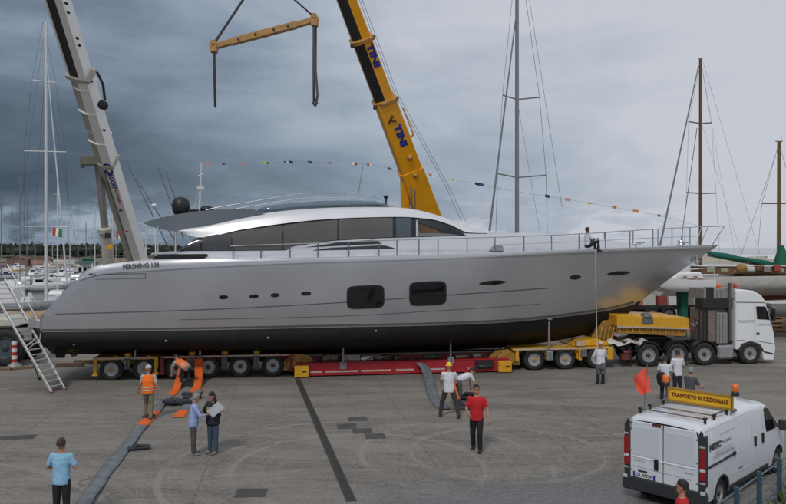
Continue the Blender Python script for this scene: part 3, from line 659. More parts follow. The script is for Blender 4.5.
# life rail round the deck
tp = [(178, 250.6), (233, 246), (300, 243.7), (397, 240), (467, 238), (524, 236.2), (605, 232.6), (650, 229.4), (700, 226.8), (724, 225.8)]
def side(x, py, inb=.12):
    b = interp(bT, min(x, 716))-inb; b = max(b, .05 if x > 700 else 0)
    return px2t(x, py, -b)
for sg in (-1, 1):
    f = lambda p: Vector((p.x, -p.y if sg > 0 else p.y, p.z))
    top = [f(side(x, interp(tp, x))) for x in rng(230, 700, 60)]+[f(px2t(724.5, 226, -.25))]
    mb = MB(); mb.tube(top, .02, 5); rail = mb.build('guard_rail', steel, yacht)
    mb = MB(); mb.tube([f(side(x, (interp(tp, x)+interp(yT, x))/2)) for x in rng(500, 705, 30)], .009, 4); mb.build('rail_wire', steel, rail)
    for x in (233, 261, 290, 318, 349, 379, 397, 419, 438, 467, 495, 524, 551.5, 579, 605.5, 630, 653, 672, 690):
        a = side(x, interp(yT, x)+1); b = side(x, interp(tp, x)); mb = MB(); mb.tube([f(a), f(Vector((a.x, a.y, b.z)))], .026, 6); mb.build('stanchion', mat('stanchion_steel', (.22, .22, .23), .35, .6), rail)
    mb = MB(); mb.tube([f(side(712, 245.5, .1)), f(px2t(724.5, 226, -.25))], .022, 5); mb.tube([f(side(700, 246)), f(px2t(708, 226.8, -.3))], .018, 5); mb.build('stanchion', steel, rail)
mb = MB(); mb.tube([px2t(724.5, 226, -.25), px2t(724.5, 226, .25)], .022, 5); mb.build('pulpit_bar', steel, yacht)
# deck gear
mb = MB(); c = side(497, 250.5, .5); mb.prism([(-.35, 0), (.35, 0), (.25, .22), (-.1, .26)], c, (1, 0, 0), (0, 0, 1), (0, .3, 0)); mb.build('deck_locker', mat('locker_grey', (.33, .34, .36), .5), yacht)
for x, y in ((636, 247), (684, 245), (640, 245)):
    c = side(x, y, .3); mb = MB(); mb.tube([c+Vector((-.22, 0, .12)), c+Vector((.22, 0, .12))], .04, 6); mb.tube([c, c+Vector((0, 0, .12))], .05, 6); mb.build('cleat', steel, yacht)
mb = MB(); c = px2t(681, 244.6, 0); mb.lathe([(.22, 0), (.2, .12), (.12, .18), (.18, .3), (.02, .32)], (c.x, 0, c.z-.1), n=12); mb.build('windlass', mat('rail_bright', (.6, .6, .6)), yacht)
# small signs and stand at the hull side: depth mark, drains
for x, y in ((376, 331), (74, 345), (166, 341), (268, 338)):
    mb = MB(); u, t = bott.solve(x, y); p = bott.at(u, t); n = bott.nrm(u, t); mb.lathe([(.05, -.02), (.05, .012), (.001, .014)], p, n, 8); mb.build('anode', mat('anode_grey', (.3, .3, .3), .5, .3), yacht)
# running gear under the stern
for sg in (-1, 1):
    q = px2t(62, 352, -1.6); mb = MB(); mb.prism([(-.35, 0), (.25, 0), (.1, -.55), (-.22, -.55)], (q.x, sg*1.6-.05, q.z+.3), (1, 0, 0), (0, 0, 1), (0, .1, 0)); mb.build('rudder', antifoul, yacht)
    mb = MB(); mb.tube([(q.x+.5, sg*1.5, q.z+.1), (q.x+3, sg*1.5, q.z+.5)], .06, 8); mb.lathe([(.02, -.2), (.1, -.1), (.1, .1)], (q.x+.4, sg*1.5, q.z+.08), (1, 0, 0), 8)
    for k in range(5):
        a = k*2*math.pi/5; mb.tube([(q.x+.45, sg*1.5, q.z+.08), (q.x+.42, sg*1.5+.2*math.cos(a), q.z+.08+.2*math.sin(a)), (q.x+.5, sg*1.5+.36*math.cos(a+.3), q.z+.08+.36*math.sin(a+.3))], [.05, .11, .05], 6, flat=.2)
    mb.build('propeller', mat('bronze', (.2, .13, .05), .4, .7), yacht)
# ------------------------------------------------------------------ low modular trailer and its tractor (transport frame)
def U(px, v=-1.45): return px2t(px, 370, v).x
WH = {}
def wheel(parent, c, r, w, rim_m, hub_m, far=False, hubs=True):
    """tyre with rim and hub as sub-parts; the outer face looks to -y (or +y when far)"""
    key = (r, w, rim_m.name, hub_m.name)
    if key not in WH:
        a = MB(); a.lathe([(.5*r, -w/2), (.86*r, -w/2), (.97*r, -.43*w), (r, -.3*w), (r, .3*w), (.97*r, .43*w), (.86*r, w/2), (.62*r, w/2), (.57*r, .36*w), (.5*r, .1*w)], (0, 0, 0), (0, -1, 0), 28)
        for k in range(28):
            t = 2*math.pi*k/28; a.box((r*1.003*math.cos(t), 0, r*1.003*math.sin(t)), (.012, w*.55, r*.1), M=None, ry=-t)
        b = MB(); b.lathe([(.6*r, .3*w), (.6*r, .45*w), (.56*r, .46*w), (.53*r, .36*w), (.44*r, .14*w), (.26*r, .1*w), (.24*r, .26*w), (.18*r, .28*w), (.002, .28*w)], (0, 0, 0), (0, -1, 0), 22)
        for k in range(8):
            t = 2*math.pi*k/8+.2; b.lathe([(.035*r, 0), (.035*r, .12*w), (.002, .12*w)], (.33*r*math.cos(t), -.1*w, .33*r*math.sin(t)), (0, -1, 0), 5)
        d = MB(); d.lathe([(.2*r, .24*w), (.19*r, .4*w), (.12*r, .46*w), (.002, .47*w)], (0, 0, 0), (0, -1, 0), 12)
        WH[key] = []
        for mb_, nm, m in ((a, 'tyre', black), (b, 'rim', rim_m), (d, 'hub', hub_m)):
            o = mb_.build(nm, m); WH[key].append(o.data); bpy.data.objects.remove(o)
    M = Matrix.Translation(Vector(c)) @ (Matrix.Rotation(math.pi, 4, 'Z') if far else Matrix())
    o = bpy.data.objects.new('wheel', WH[key][0]); COL.objects.link(o); o.parent = parent; o.matrix_basis = M
    for nm, d in (('rim', WH[key][1]), ('hub', WH[key][2])):
        q = bpy.data.objects.new(nm, d); COL.objects.link(q); q.parent = o
    return o
def arch(mb, c, r, w, a0, a1, t=.03, n=8, y0=0):
    """curved mudguard over a wheel, from angle a0 to a1 (degrees), width w towards +y"""
    o = []; i_ = []
    for k in range(n+1):
        a = R(a0+(a1-a0)*k/n); o.append((r*math.cos(a), r*math.sin(a))); i_.append(((r-t)*math.cos(a), (r-t)*math.sin(a)))
    mb.prism(o+i_[::-1], (c[0], c[1]+y0, c[2]), (1, 0, 0), (0, 0, 1), (0, w, 0))
TR = thing('modular_trailer', 'low red and yellow modular trailer carrying the long silver yacht', 'trailer', (0, TY0, 0), TH)
redhub = mat('hub_dark', (.05, .05, .055), .5, .2); yhub = mat('hub_yellow', (.45, .26, .05), .5, 0, .15, 8, dirt=.3)
whiterim = mat('rim_light', (.36, .36, .37), .45, .2, .12, 8, dirt=.3)
def bogie(u0, u1, axles, body, hub, top=1.02, fender=True):
    mb = MB(); mb.box(((u0+u1)/2, 0, top-.06), (u1-u0, 2.9, .1)); mb.build('bogie_deck', body, TR, bevel=.015)
    for sg in (-1, 1):
        mb = MB(); mb.box(((u0+u1)/2, sg*1.462, top-.04), (u1-u0-.04, .02, .07)); mb.build('reflective_strip', cream, TR)
    mb = MB(); mb.box(((u0+u1)/2, 0, .72), (u1-u0-.3, .9, .38)); mb.build('spine_beam', body, TR, bevel=.02)
    for i, a in enumerate(axles):
        mb = MB(); mb.tube([(a, -1.2, .5), (a, 1.2, .5)], .08, 8); mb.box((a+.25, 0, .62), (.5, 1.5, .14)); mb.build('axle', blacksteel, TR)
        for sg in (-1, 1):
            wheel(TR, (a, sg*1.28, .5), .5, .3, whiterim, hub[i] if isinstance(hub, list) else hub, sg > 0)
            wheel(TR, (a, sg*.88, .5), .5, .3, whiterim, redhub, sg < 0)
            if fender:
                mb = MB(); arch(mb, (a, sg*1.45 if sg < 0 else 1.15, .5), .6, .3, 15, 75, .035); mb.bar((a+.58, sg*1.3, .5), (a+.58, sg*1.3, .95), .04, .3); mb.build('mudguard', body, TR)
# hind module: yellow tail, then the red bogie
ax = [U(x, -1.3) for x in (112, 144.5, 176.5, 208.5, 240.5, 273)]
bogie(U(93), U(158), ax[:2], yellow, yhub)
bogie(U(160), U(293), ax[2:], red, redhub)
for x, m in ((95, yellow), (155.5, yellow), (162, red), (291, red)):
    for sg in (-1, 1):
        mb = MB(); mb.box((U(x), sg*1.38, .62), (.14 if m == yellow else .2, .2, .74)); mb.box((U(x), sg*1.38, .28), (.24, .24, .1)); mb.build('corner_post', m, TR, bevel=.01)
for x in (127.5, 192, 224.5, 256.5):
    for sg in (-1, 1):
        mb = MB(); mb.box((U(x), sg*1.5, .74), (.26, .1, .44)); mb.tube([(U(x)-.07, sg*1.56, .5), (U(x)-.07, sg*1.56, .95)], .05, 8); mb.tube([(U(x)+.07, sg*1.56, .5), (U(x)+.07, sg*1.56, .95)], .05, 8); mb.build('jack_housing', greysteel, TR, bevel=.01)
        mb = MB(); mb.lathe([(.09, 0), (.14, .04), (.16, .14), (.1, .17)], (U(x), sg*1.35, 1.02), n=10); mb.build('support_cup', yellow if sg else red, TR)
# low bed
ub0, ub1 = U(297, -1.7), U(509, -1.7)
for sg in (-1, 1):
    mb = MB(); mb.box(((ub0+ub1)/2, sg*1.55, .34), (ub1-ub0, .3, .52)); mb.box(((ub0+ub1)/2, sg*1.55, .61), (ub1-ub0, .36, .04)); mb.box(((ub0+ub1)/2, sg*1.55, .08), (ub1-ub0, .36, .04)); mb.build('side_beam', mat('beam_red', (.36, .015, .025), .42, 0, .12, 2, dirt=.25), TR, bevel=.008)
    for x0, x1 in ((310, 322), (325, 358), (361, 391), (396, 414), (429, 445), (468, 477)):
        a, b = U(x0, -1.7), U(x1, -1.7); mb = MB(); mb.box(((a+b)/2, sg*1.705, .22), (b-a, .012, .075)); mb.build('reflective_strip', cream, TR)
    for x in (301.5, 505):
        mb = MB(); mb.box((U(x, -1.9), sg*1.68, .29), (.62, .56, .5)); mb.build('end_block', yellow, TR, bevel=.03, seg=2)
        mb = MB(); mb.box((U(x, -1.9)+.12, sg*1.965, .3), (.2, .02, .07)); mb.build('block_slot', blacksteel, TR)
    for x in (323.5, 359.5, 393.5, 422, 470, 486):
        mb = MB(); mb.box((U(x, -1.7), sg*1.7, .36), (.07, .03, .46)); mb.build('beam_web', mat('beam_red', (0, 0, 0)), TR)
    mb = MB(); mb.box((U(484, -1.7), sg*1.74, .4), (.85, .14, .34)); mb.tube([(U(478, -1.7), sg*1.78, .3), (U(491, -1.7), sg*1.78, .3)], .1, 8); mb.build('hydraulic_box', blacksteel, TR, bevel=.02)
mb = MB(); mb.box(((ub0+ub1)/2, 0, .5), (ub1-ub0+.3, 1.9, .7)); mb.build('bed_box', red, TR, bevel=.02)
mb = MB(); mb.box(((ub0+ub1)/2, -1.0, .87), (ub1-ub0-.3, .06, .05)); mb.build('cable_duct', greysteel, TR)
for x in rng(316, 492, 11):
    for sg in (-1, 1):
        mb = MB(); mb.bar((U(x), sg*.95, .42), (U(x), sg*1.42, .55), .09, .22); mb.build('cross_bracket', red, TR)
random.seed(5)
for x in (330, 352, 372, 384, 398, 434, 462, 478):
    mb = MB(); w_, h_ = random.uniform(.3, .9), random.uniform(.1, .26)
    mb.box((U(x), -1.15+random.uniform(-.1, .1), .66+h_/2), (w_, .35, h_), random.uniform(-.2, .2)); mb.build('deck_timber', mat('timber_block_%d' % (x % 3), ((.2, .17, .12), (.32, .3, .27), (.07, .12, .05))[x % 3], .8, 0, .3, 6), TR, bevel=.01)
mb = MB(); mb.prism([(-.3, 0), (.26, 0), (.34, .08), (.1, .16), (-.22, .12)], (U(367), -1.3, .65), (1, 0, 0), (0, 0, 1), (0, .3, 0)); mb.build('folded_sheet', whitepaint, TR)
for x, s_ in ((298, 1), (505, -1)):
    for sg in (-1, 1):
        mb = MB(); u = U(x); mb.prism([(-.75*s_, .25), (-.75*s_, .6), (-.2*s_, 1.0), (.45*s_, .95), (.75*s_, .62), (.75*s_, .3)], (u, sg*1.1, 0), (1, 0, 0), (0, 0, 1), (0, .28*sg, 0))
        mb.tube([(u-.3*s_, sg*1.42, .55), (u-.3*s_, sg*1.48, .55)], .2, 12); mb.tube([(u+.3*s_, sg*1.42, .68), (u+.3*s_, sg*1.5, .68)], .13, 10); mb.build('coupling_arm', mat('coupling_yellow', (.36, .19, .03), .5, 0, .3, 4, dirt=.5), TR, bevel=.02)
# slim stands that prop the hull
def stand(x, ytop, v, r=.045, box=(.3, .34), w0=.62):
    b = px2t(x, ytop, v); mb = MB(); mb.tube([(b.x, v, w0), (b.x, v, b.z)], [r*1.2, r], 8); mb.lathe([(r, 0), (.16, .05), (.17, .09), (.02, .1)], (b.x, v, b.z-.02), n=10)
    o = mb.build('hull_prop', mat('prop_steel', (.3, .31, .33), .4, .4, .15, 6, dirt=.2), TR)
    mb = MB(); mb.box((b.x, v-.02, w0-.02), (box[0], .16, box[1])); mb.box((b.x-box[0]*.3, v-.12, w0-.02), (.1, .06, box[1]*.9)); mb.box((b.x+box[0]*.3, v-.12, w0-.02), (.1, .06, box[1]*.9)); mb.build('prop_base', MATS['prop_steel'], TR, bevel=.012)
stand(343, 344, -1.62, w0=.5); stand(450.5, 338, -1.62, w0=.6); stand(549, 320, -1.58, w0=.72, box=(.34, .42)); stand(200, 343, -1.5, w0=1.0, box=(.1, .1)); stand(135, 344, -1.4, w0=1.0, box=(.1, .1))
# front yellow bogie and gooseneck
bogie(U(513), U(612), [U(x, -1.3) for x in (533.5, 564.5, 596)], yellow, yhub, 1.04)
for x in (517, 580, 610):
    for sg in (-1, 1):
        mb = MB(); mb.box((U(x), sg*1.4, .72), (.16 if x < 600 else .28, .2, .56)); mb.build('corner_post', yellow, TR, bevel=.01)
mb = MB(); mb.box((U(583), -1.56, .78), (.3, .1, .36)); mb.build('jack_housing', greysteel, TR, bevel=.02)
mb = MB()
mb.prism([(U(576), 1.05), (U(583), 1.3), (U(600), 1.38), (U(613), 1.2), (U(617), 1.05)], (0, -1.1, 0), (1, 0, 0), (0, 0, 1), (0, 2.2, 0)); mb.build('front_housing', yellow, TR, bevel=.03)
mb = MB(); mb.box((U(582), -1.2, 1.2), (.42, .3, .26)); mb.build('control_box', mat('box_peach', (.5, .36, .24), .6, 0, .2, 4), TR, bevel=.02)
mb = MB(); n0, n1 = U(600), U(619)
for sg in (-1, 1):
    mb.prism([(n0, 1.0), (n0-.1, 1.35), (n0+.55, 2.2), (n1+.1, 2.25), (n1+.1, 1.55), (n1-.05, .95)], (0, sg*.6-.1, 0), (1, 0, 0), (0, 0, 1), (0, .2, 0))
for k in range(4): mb.tube([(n0+.15+.2*k, -.95, 1.05), (n0+.35+.2*k, -.95, 1.95)], .05, 8)
mb.box(((n0+n1)/2+.1, 0, 1.6), (.7, 1.7, .5)); mb.build('gooseneck_riser', MATS['coupling_yellow'], TR, bevel=.01)
g0, g1 = px2t(617, 315, -1.35), px2t(689, 317.8, -1.35); h0_, h1_ = px2t(617, 327, -1.35), px2t(689, 329, -1.35); l0, l1 = px2t(619, 333.5, -1.35), px2t(687, 337, -1.35)
mb = MB(); mb.prism([(g0.x, g0.z), (g1.x, g1.z), (h1_.x, h1_.z+.03), (h0_.x, h0_.z+.03)], (0, -1.35, 0), (1, 0, 0), (0, 0, 1), (0, 2.7, 0)); mb.build('gooseneck_box', yellow, TR, bevel=.025)
mb = MB(); mb.prism([(h0_.x, h0_.z), (h1_.x, h1_.z), (l1.x, l1.z), (l0.x, l0.z)], (0, -1.22, 0), (1, 0, 0), (0, 0, 1), (0, 2.44, 0)); mb.build('gooseneck_frame', MATS['coupling_yellow'], TR, bevel=.02)
mb = MB(); mb.prism([(h0_.x, h0_.z+.05), (h1_.x, h1_.z+.05), (h1_.x, h1_.z-.02), (h0_.x, h0_.z-.02)], (0, -1.38, 0), (1, 0, 0), (0, 0, 1), (0, .03, 0)); mb.build('reflective_strip', cream, TR)
for k in range(11):
    a = h0_.lerp(h1_, (k+.5)/11); mb = MB(); mb.box((a.x, -1.25, a.z-.14), (.05, .06, .22)); mb.build('frame_rib', yellow, TR)
mb = MB(); mb.lathe([(.3, 0), (.28, .12), (.2, .22), (.02, .24)], (g0.lerp(g1, .42).x, -1.2, g0.z-.16), (0, 0, 1), 12); mb.box((g0.lerp(g1, .42).x, -1.39, g0.z-.3), (.55, .07, .26)); mb.build('valve_box', greysteel, TR, bevel=.02)
# ------------------------------------------------------------------ tractor
tr = thing('heavy_tractor', 'white four axle tractor lorry coupled to the front of the yellow trailer neck', 'lorry', tuple(T2W(U(700, -1.3), 0, 0)), TH)
WM[tr] = TM.copy(); tu = U(700, -1.3)
tr.location = TM @ Vector((tu, 0, 0)); SH = Matrix.Translation(Vector((tu, 0, 0))); WM[tr] = TM @ SH
def tp_(px, py, v=-1.3): q = px2t(px, py, v); return (q.x-tu, q.z)
def tx(px, v=-1.3): return px2t(px, 360, v).x-tu
RW = .56
for px in (649, 678, 705, 750.5):
    for sg in (-1, 1):
        wheel(tr, (tx(px), sg*1.12, RW), RW, .36, hubgrey, redhub, sg > 0)
    mb = MB(); mb.tube([(tx(px), -1, RW), (tx(px), 1, RW)], .1, 8); mb.build('axle', blacksteel, tr)
mb = MB()
for sg in (-1, 1): mb.box(((tx(622)+tx(768))/2, sg*.42, .98), (tx(768)-tx(622), .09, .28))
mb.box(((tx(622)+tx(716))/2, 0, 1.15), (tx(716)-tx(622), 1.1, .06)); mb.build('chassis_frame', blacksteel, tr)
for px, a0, a1 in ((649, 20, 165), (678, 10, 160), (705, 5, 175)):
    for sg in (-1, 1):
        mb = MB(); arch(mb, (tx(px), -1.32 if sg < 0 else .95, RW), .68, .37, a0, a1, .04, 10); mb.build('mudguard', blacksteel, tr)
mb = MB(); mb.prism([(-1.1, 0), (1.1, 0), (.8, .18), (-.7, .2)], (tx(660), -.5, 1.2), (1, 0, 0), (0, 0, 1), (0, 1, 0)); mb.build('fifth_wheel', blacksteel, tr, bevel=.03)
# crumpled pale sheets lying over the coupling
rnd = random.Random(11)
def crumple(cx, cz, L_, W_, n=10, m_=5, y0=-1.3, amp=.09):
    rg = []
    for i in range(n+1):
        rg.append([(cx+L_*(i/n-.5), y0+W_*j/m_, cz+rnd.uniform(-amp, amp)+.1*math.sin(i*1.7)-(.14 if j == 0 else 0)) for j in range(m_+1)])
    return MB().loft(rg, caps=False, closed=False)
a = tp_(635, 340.5); o = crumple(a[0]-.2, a[1]-.03, 2.2, 1.4).build('coupling_cover', dirtywhite, tr)
mb = MB()
for k in range(14):
    t = k/13; a = tp_(620+t*40, 344+3*math.sin(k*2.1)); mb.box((a[0], -1.0+.1*math.sin(k*5), a[1]-.1), (.24, .3, .14+.08*math.sin(k*3.3)), .3*math.sin(k)); 
mb.build('coupling_gear', blacksteel, tr, bevel=.02)
mb = MB(); mb.tube([(tx(624), -1.2, .72), (tx(632), -1.2, .72)], .12, 8); mb.box((tx(627), -1.15, .5), (.5, .25, .3)); mb.build('rear_lamp_bar', mat('lamp_bar', (.12, .03, .02), .5), tr, bevel=.02)
# cab
prof = [(736, 350), (736, 290.2), (744, 289.6), (754, 291), (761.5, 295), (765.5, 301), (767.5, 308), (771.5, 321), (774.5, 334), (776, 348), (774.5, 360.5), (764, 360.5), (762.5, 351), (757.5, 345), (750.5, 342.8), (743.5, 345), (739.5, 350)]
V0 = -1.27
mb = MB(); mb.prism([tp_(x, y, V0) for x, y in prof], (0, V0, 0), (1, 0, 0), (0, 0, 1), (0, 2.54, 0)); cab = mb.build('cab', truckwhite, tr, bevel=.09, seg=3)
def flatp(name, pts, m, v=V0, t=.025, mirror=True, parent=None, bev=0):
    for sg in ((-1, 1) if mirror else (-1,)):
        mb = MB(); y = v-t+.004 if sg < 0 else -v-.004; mb.prism([tp_(x, yy, v) for x, yy in pts], (0, y, 0), (1, 0, 0), (0, 0, 1), (0, t, 0)); o = mb.build(name, m, parent or tr, bevel=bev)
    return o
flatp('side_window', [(756, 306.3), (765.2, 306.3), (768, 313), (769.8, 319.8), (757, 319.2)], blackglass, bev=.01)
seam_m = mat('panel_gap', (.1, .1, .1), .6)
flatp('cab_seam', [(736.5, 302.6), (764.8, 303), (764.8, 302.2), (736.5, 301.8)], seam_m, t=.012)
flatp('cab_seam', [(736.5, 340.9), (745, 340.9), (745, 340.2), (736.5, 340.2)], seam_m, t=.012)
flatp('door_seam', [(754.6, 303.5), (755.1, 303.5), (755.1, 341), (754.6, 341)], seam_m, t=.012)
flatp('door_seam', [(755, 341), (774, 344.2), (774, 343.6), (755, 340.4)], seam_m, t=.012)
flatp('step_gap', [(764, 351), (773, 353.2), (773, 354.6), (764, 352.6)], mat('step_dark', (.03, .03, .03)), t=.02)
flatp('door_handle', [(756.5, 332.6), (759.2, 332.6), (759.2, 334.6), (756.5, 334.6)], blacksteel, t=.04)
flatp('wheel_arch_trim', [(737.6, 350.5), (741.5, 343.8), (750.5, 340.7), (759.5, 343.8), (764, 351), (762.6, 351), (758, 345), (750.5, 342.4), (743, 345), (739.3, 350.5)], mat('trim_dark', (.05, .05, .052), .6), t=.04)
u_ = tx(776, 0)
mb = MB(); a = tp_(769.3, 309); b = tp_(774.6, 329)
fx0, fz0, fx1, fz1 = tp_(767.6, 307.5)[0], tp_(767.6, 307.5)[1], tp_(772.2, 323)[0], tp_(772.2, 323)[1]
mb.prism([(fx0+.03, fz0), (fx0+.06, fz0), (fx1+.06, fz1), (fx1+.03, fz1)], (0, -1.1, 0), (1, 0, 0), (0, 0, 1), (0, 2.2, 0)); mb.build('windscreen', blackglass, tr)
mb = MB(); mb.prism([(fx0+.02, fz0+.1), (fx0+.38, fz0-.02), (fx0+.36, fz0-.07), (fx0+.0, fz0+.02)], (0, -1.15, 0), (1, 0, 0), (0, 0, 1), (0, 2.3, 0)); mb.build('sun_visor', winframe, tr)
for sg in (-1, 1):
    mb = MB(); mb.box((fx0+.2, sg*1.42, fz0-.35), (.12, .26, .62)); mb.tube([(fx0+.1, sg*1.2, fz0-.02), (fx0+.2, sg*1.42, fz0-.02)], .025, 6); mb.build('mirror', winframe, tr, bevel=.03)
    a = tp_(776, 350); mb = MB(); mb.box((a[0]+.0, sg*.95, a[1]), (.1, .45, .26)); mb.build('headlight', mat('lamp_glass', (.5, .52, .55), .1, .3), tr, bevel=.03)
mb = MB(); a = tp_(776.2, 338); b = tp_(776.6, 347); mb.box((a[0]-.05, 0, (a[1]+b[1])/2), (.1, 1.5, a[1]-b[1])); mb.build('grille', blacksteel, tr)
for k, (s_, x, y, sz) in enumerate((('TRASPORTI', 746, 321.5, .2), ('ECCEZIONALI', 765, 324.5, .14))):
    a = tp_(x, y, V0); text(s_, sz, TM @ SH @ Vector((a[0], V0-.01, a[1])), TM.to_3x3() @ Vector((1, 0, 0)), (0, 0, 1), mat('faint_print', (.35, .4, .48), .5), tr, 'door_lettering', fit=.85 if k == 0 else .8)
# equipment tower behind the cab
def tbox(name, x0, y0, x1, y1, m, v0=-1.25, v1=1.25, bev=.02):
    a = tp_(x0, y0, v0); b = tp_(x1, y1, v0); mb = MB(); mb.box(((a[0]+b[0])/2, (v0+v1)/2, (a[1]+b[1])/2), (b[0]-a[0], v1-v0, a[1]-b[1])); return mb.build(name, m, tr, bevel=bev)
tbox('upper_cabinet', 704, 288.5, 734.6, 299, cabinet, -1.15, .2); tbox('radiator_box', 706.5, 287.5, 714, 298, blacksteel, -1.18, -.9)
tbox('air_intake', 703, 298.5, 733, 308.6, blacksteel, -1.2, -.5); tbox('tower_core', 702, 309, 729, 343, mat('tower_brown', (.21, .19, .17), .6, .2, .3, 3, dirt=.4), -1.0, .1)
tbox('side_cabinet', 717, 313, 727.6, 343.5, cabinet, -1.26, -.6); tbox('tool_locker', 708.5, 311, 716, 342, mat('locker_rust', (.2, .16, .14), .6, .1, .3, 4, dirt=.4), -1.2, -.6)
tbox('back_wall', 729, 298, 735.4, 341, mat('wall_grey', (.34, .33, .31), .5, .2, .1), -1.1); tbox('fuel_tank', 718.5, 345.5, 734.4, 359, hubgrey, -1.28, -.6, .08)
for x in (699.5, 703.5, 707):
    mb = MB(); a = tp_(x, 343, -1.2); b = tp_(x, 310, -1.2); mb.tube([(a[0], -1.2, a[1]), (b[0], -1.2, b[1])], .045, 8); mb.build('air_bottle', blacksteel, tr)
for x in (719.5, 722.5, 725):
    mb = MB(); a = tp_(x, 343, -1.27); b = tp_(x, 314, -1.27); mb.box((a[0], -1.268, (a[1]+b[1])/2), (.02, .02, b[1]-a[1])); mb.build('cabinet_seam', seam_m, tr)
for x in (713, 717, 721, 725, 729):
    a = tp_(x, 292, -1.16); mb = MB(); mb.box((a[0], -1.158, a[1]-.15), (.03, .02, .4)); mb.build('cabinet_rib', greysteel, tr)
mb = MB(); a = tp_(730, 341, -1.2); b = tp_(729.5, 284, -1.2); mb.tube([(a[0], -1.2, a[1]), (b[0], -1.2, b[1]-.05)], .075, 10); mb.lathe([(.09, 0), (.09, .25)], (b[0], -1.2, b[1]-.2), n=10); mb.build('exhaust_stack', mat('stack_steel', (.14, .14, .145), .4, .6), tr)
for x, m in ((718.5, amber), (735, mat('beacon_red', (.5, .05, .02), .2, 0, .05, coat=.5))):
    a = tp_(x, 288.5, -.9); mb = MB(); mb.lathe([(.07, 0), (.1, .02), (.1, .2), (.05, .26), (.01, .27)], (a[0], -.9, a[1]), n=12); mb.build('beacon', m, tr)
for k, (x0, x1) in enumerate(((690, 697), (692, 700), (694, 703))):   # coiled air hoses between tractor and neck
    a = tp_(x0, 330-6*k, -.7); b = tp_(x1, 316-4*k, -.7); pts = []
    for i in range(15):
        t = i/14; pts.append((a[0]+(b[0]-a[0])*t, -.7+.06*math.cos(i*2), a[1]+(b[1]-a[1])*t-.35*math.sin(math.pi*t)+.04*math.sin(i*2)))
    mb = MB(); mb.tube(pts, .025, 5); mb.build('air_hose', mat('hose_%d' % k, ((.35, .03, .03), (.4, .4, .42), (.03, .03, .03))[k], .5), tr)

# hydraulic and air lines on the trailer, lashing chains to the bed
hr_ = random.Random(9); hosem = mat('hydraulic_hose', (.02, .02, .022), .5)
for x0, x1, w_, v_ in ((312, 345, .68, -1.38), (350, 392, .7, -1.36), (398, 440, .69, -1.38), (452, 490, .7, -1.37), (515, 545, .9, -1.5), (552, 578, .88, -1.5), (166, 188, .88, -1.5), (228, 253, .88, -1.5)):
    a, b = U(x0), U(x1); pts = [(a+(b-a)*i/14, v_+.04*math.sin(i*1.9+x0), w_+.035*math.sin(i*1.3+x0)-(.1 if i in (4, 5, 9, 10) else 0)) for i in range(15)]
    mb = MB(); mb.tube(pts, .022, 5); mb.build('hydraulic_hose', hosem, TR)
for x in (316, 405, 494):
    p, q = Vector((U(x), -1.6, .62)), Vector((U(x)+.9, -1.05, 1.25)); mb = MB()
    for i in range(14):
        c = p.lerp(q, (i+.5)/14); d_ = (q-p).normalized(); s_ = Vector((0, 0, 1)).cross(d_).normalized() if i % 2 else d_.cross(Vector((0, 0, 1)).cross(d_)).normalized()
        mb.tube([c-d_*.045, c-d_*.03+s_*.022, c+d_*.03+s_*.022, c+d_*.045, c+d_*.03-s_*.022, c-d_*.03-s_*.022, c-d_*.045], .009, 4)
    mb.build('lashing_chain', blacksteel, TR)
for px in (676.5,):
    for sg in (-1, 1): mb = MB(); mb.box((tx(631), sg*1.12, .55), (.03, .5, .55)); mb.build('mud_flap', black, tr)
# ------------------------------------------------------------------ telescopic cranes behind the yacht
def online(A, B, py):
    lo, hi = -3.0, 4.0; f = lambda s: HY+F*(CH-(A+(B-A)*s).z)/(A+(B-A)*s).y
    for _ in range(60):
        m = (lo+hi)/2
        if (f(m) > py) == (f(lo) > py): lo = m
        else: hi = m
    return A+(B-A)*lo
def section(mb, a, b, w0, w1, dep, bev=-.1, mi=(0, 0, 0)):
    """one boom section: belly bevelled towards the lower left; mi = (plate, belly, far)"""
    d = (b-a).normalized(); x = Vector((0, 1, 0)).cross(d).normalized(); y = d.cross(x); pr = [(.5, -.5), (.5, .5), (bev, .5), (-.5, .28), (-.5, -.28), (bev, -.5)]
    r = [[e+x*p[0]*w+y*p[1]*dep for p in pr] for e, w in ((a, w0), (b, w1))]
    vs = r[0]+r[1]; n = 6; fs = [(i, (i+1) % n, (i+1) % n+n, i+n) for i in range(n)]
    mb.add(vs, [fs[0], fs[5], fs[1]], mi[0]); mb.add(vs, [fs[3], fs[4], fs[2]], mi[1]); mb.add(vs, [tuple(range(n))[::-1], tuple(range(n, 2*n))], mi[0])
    return d, x, y
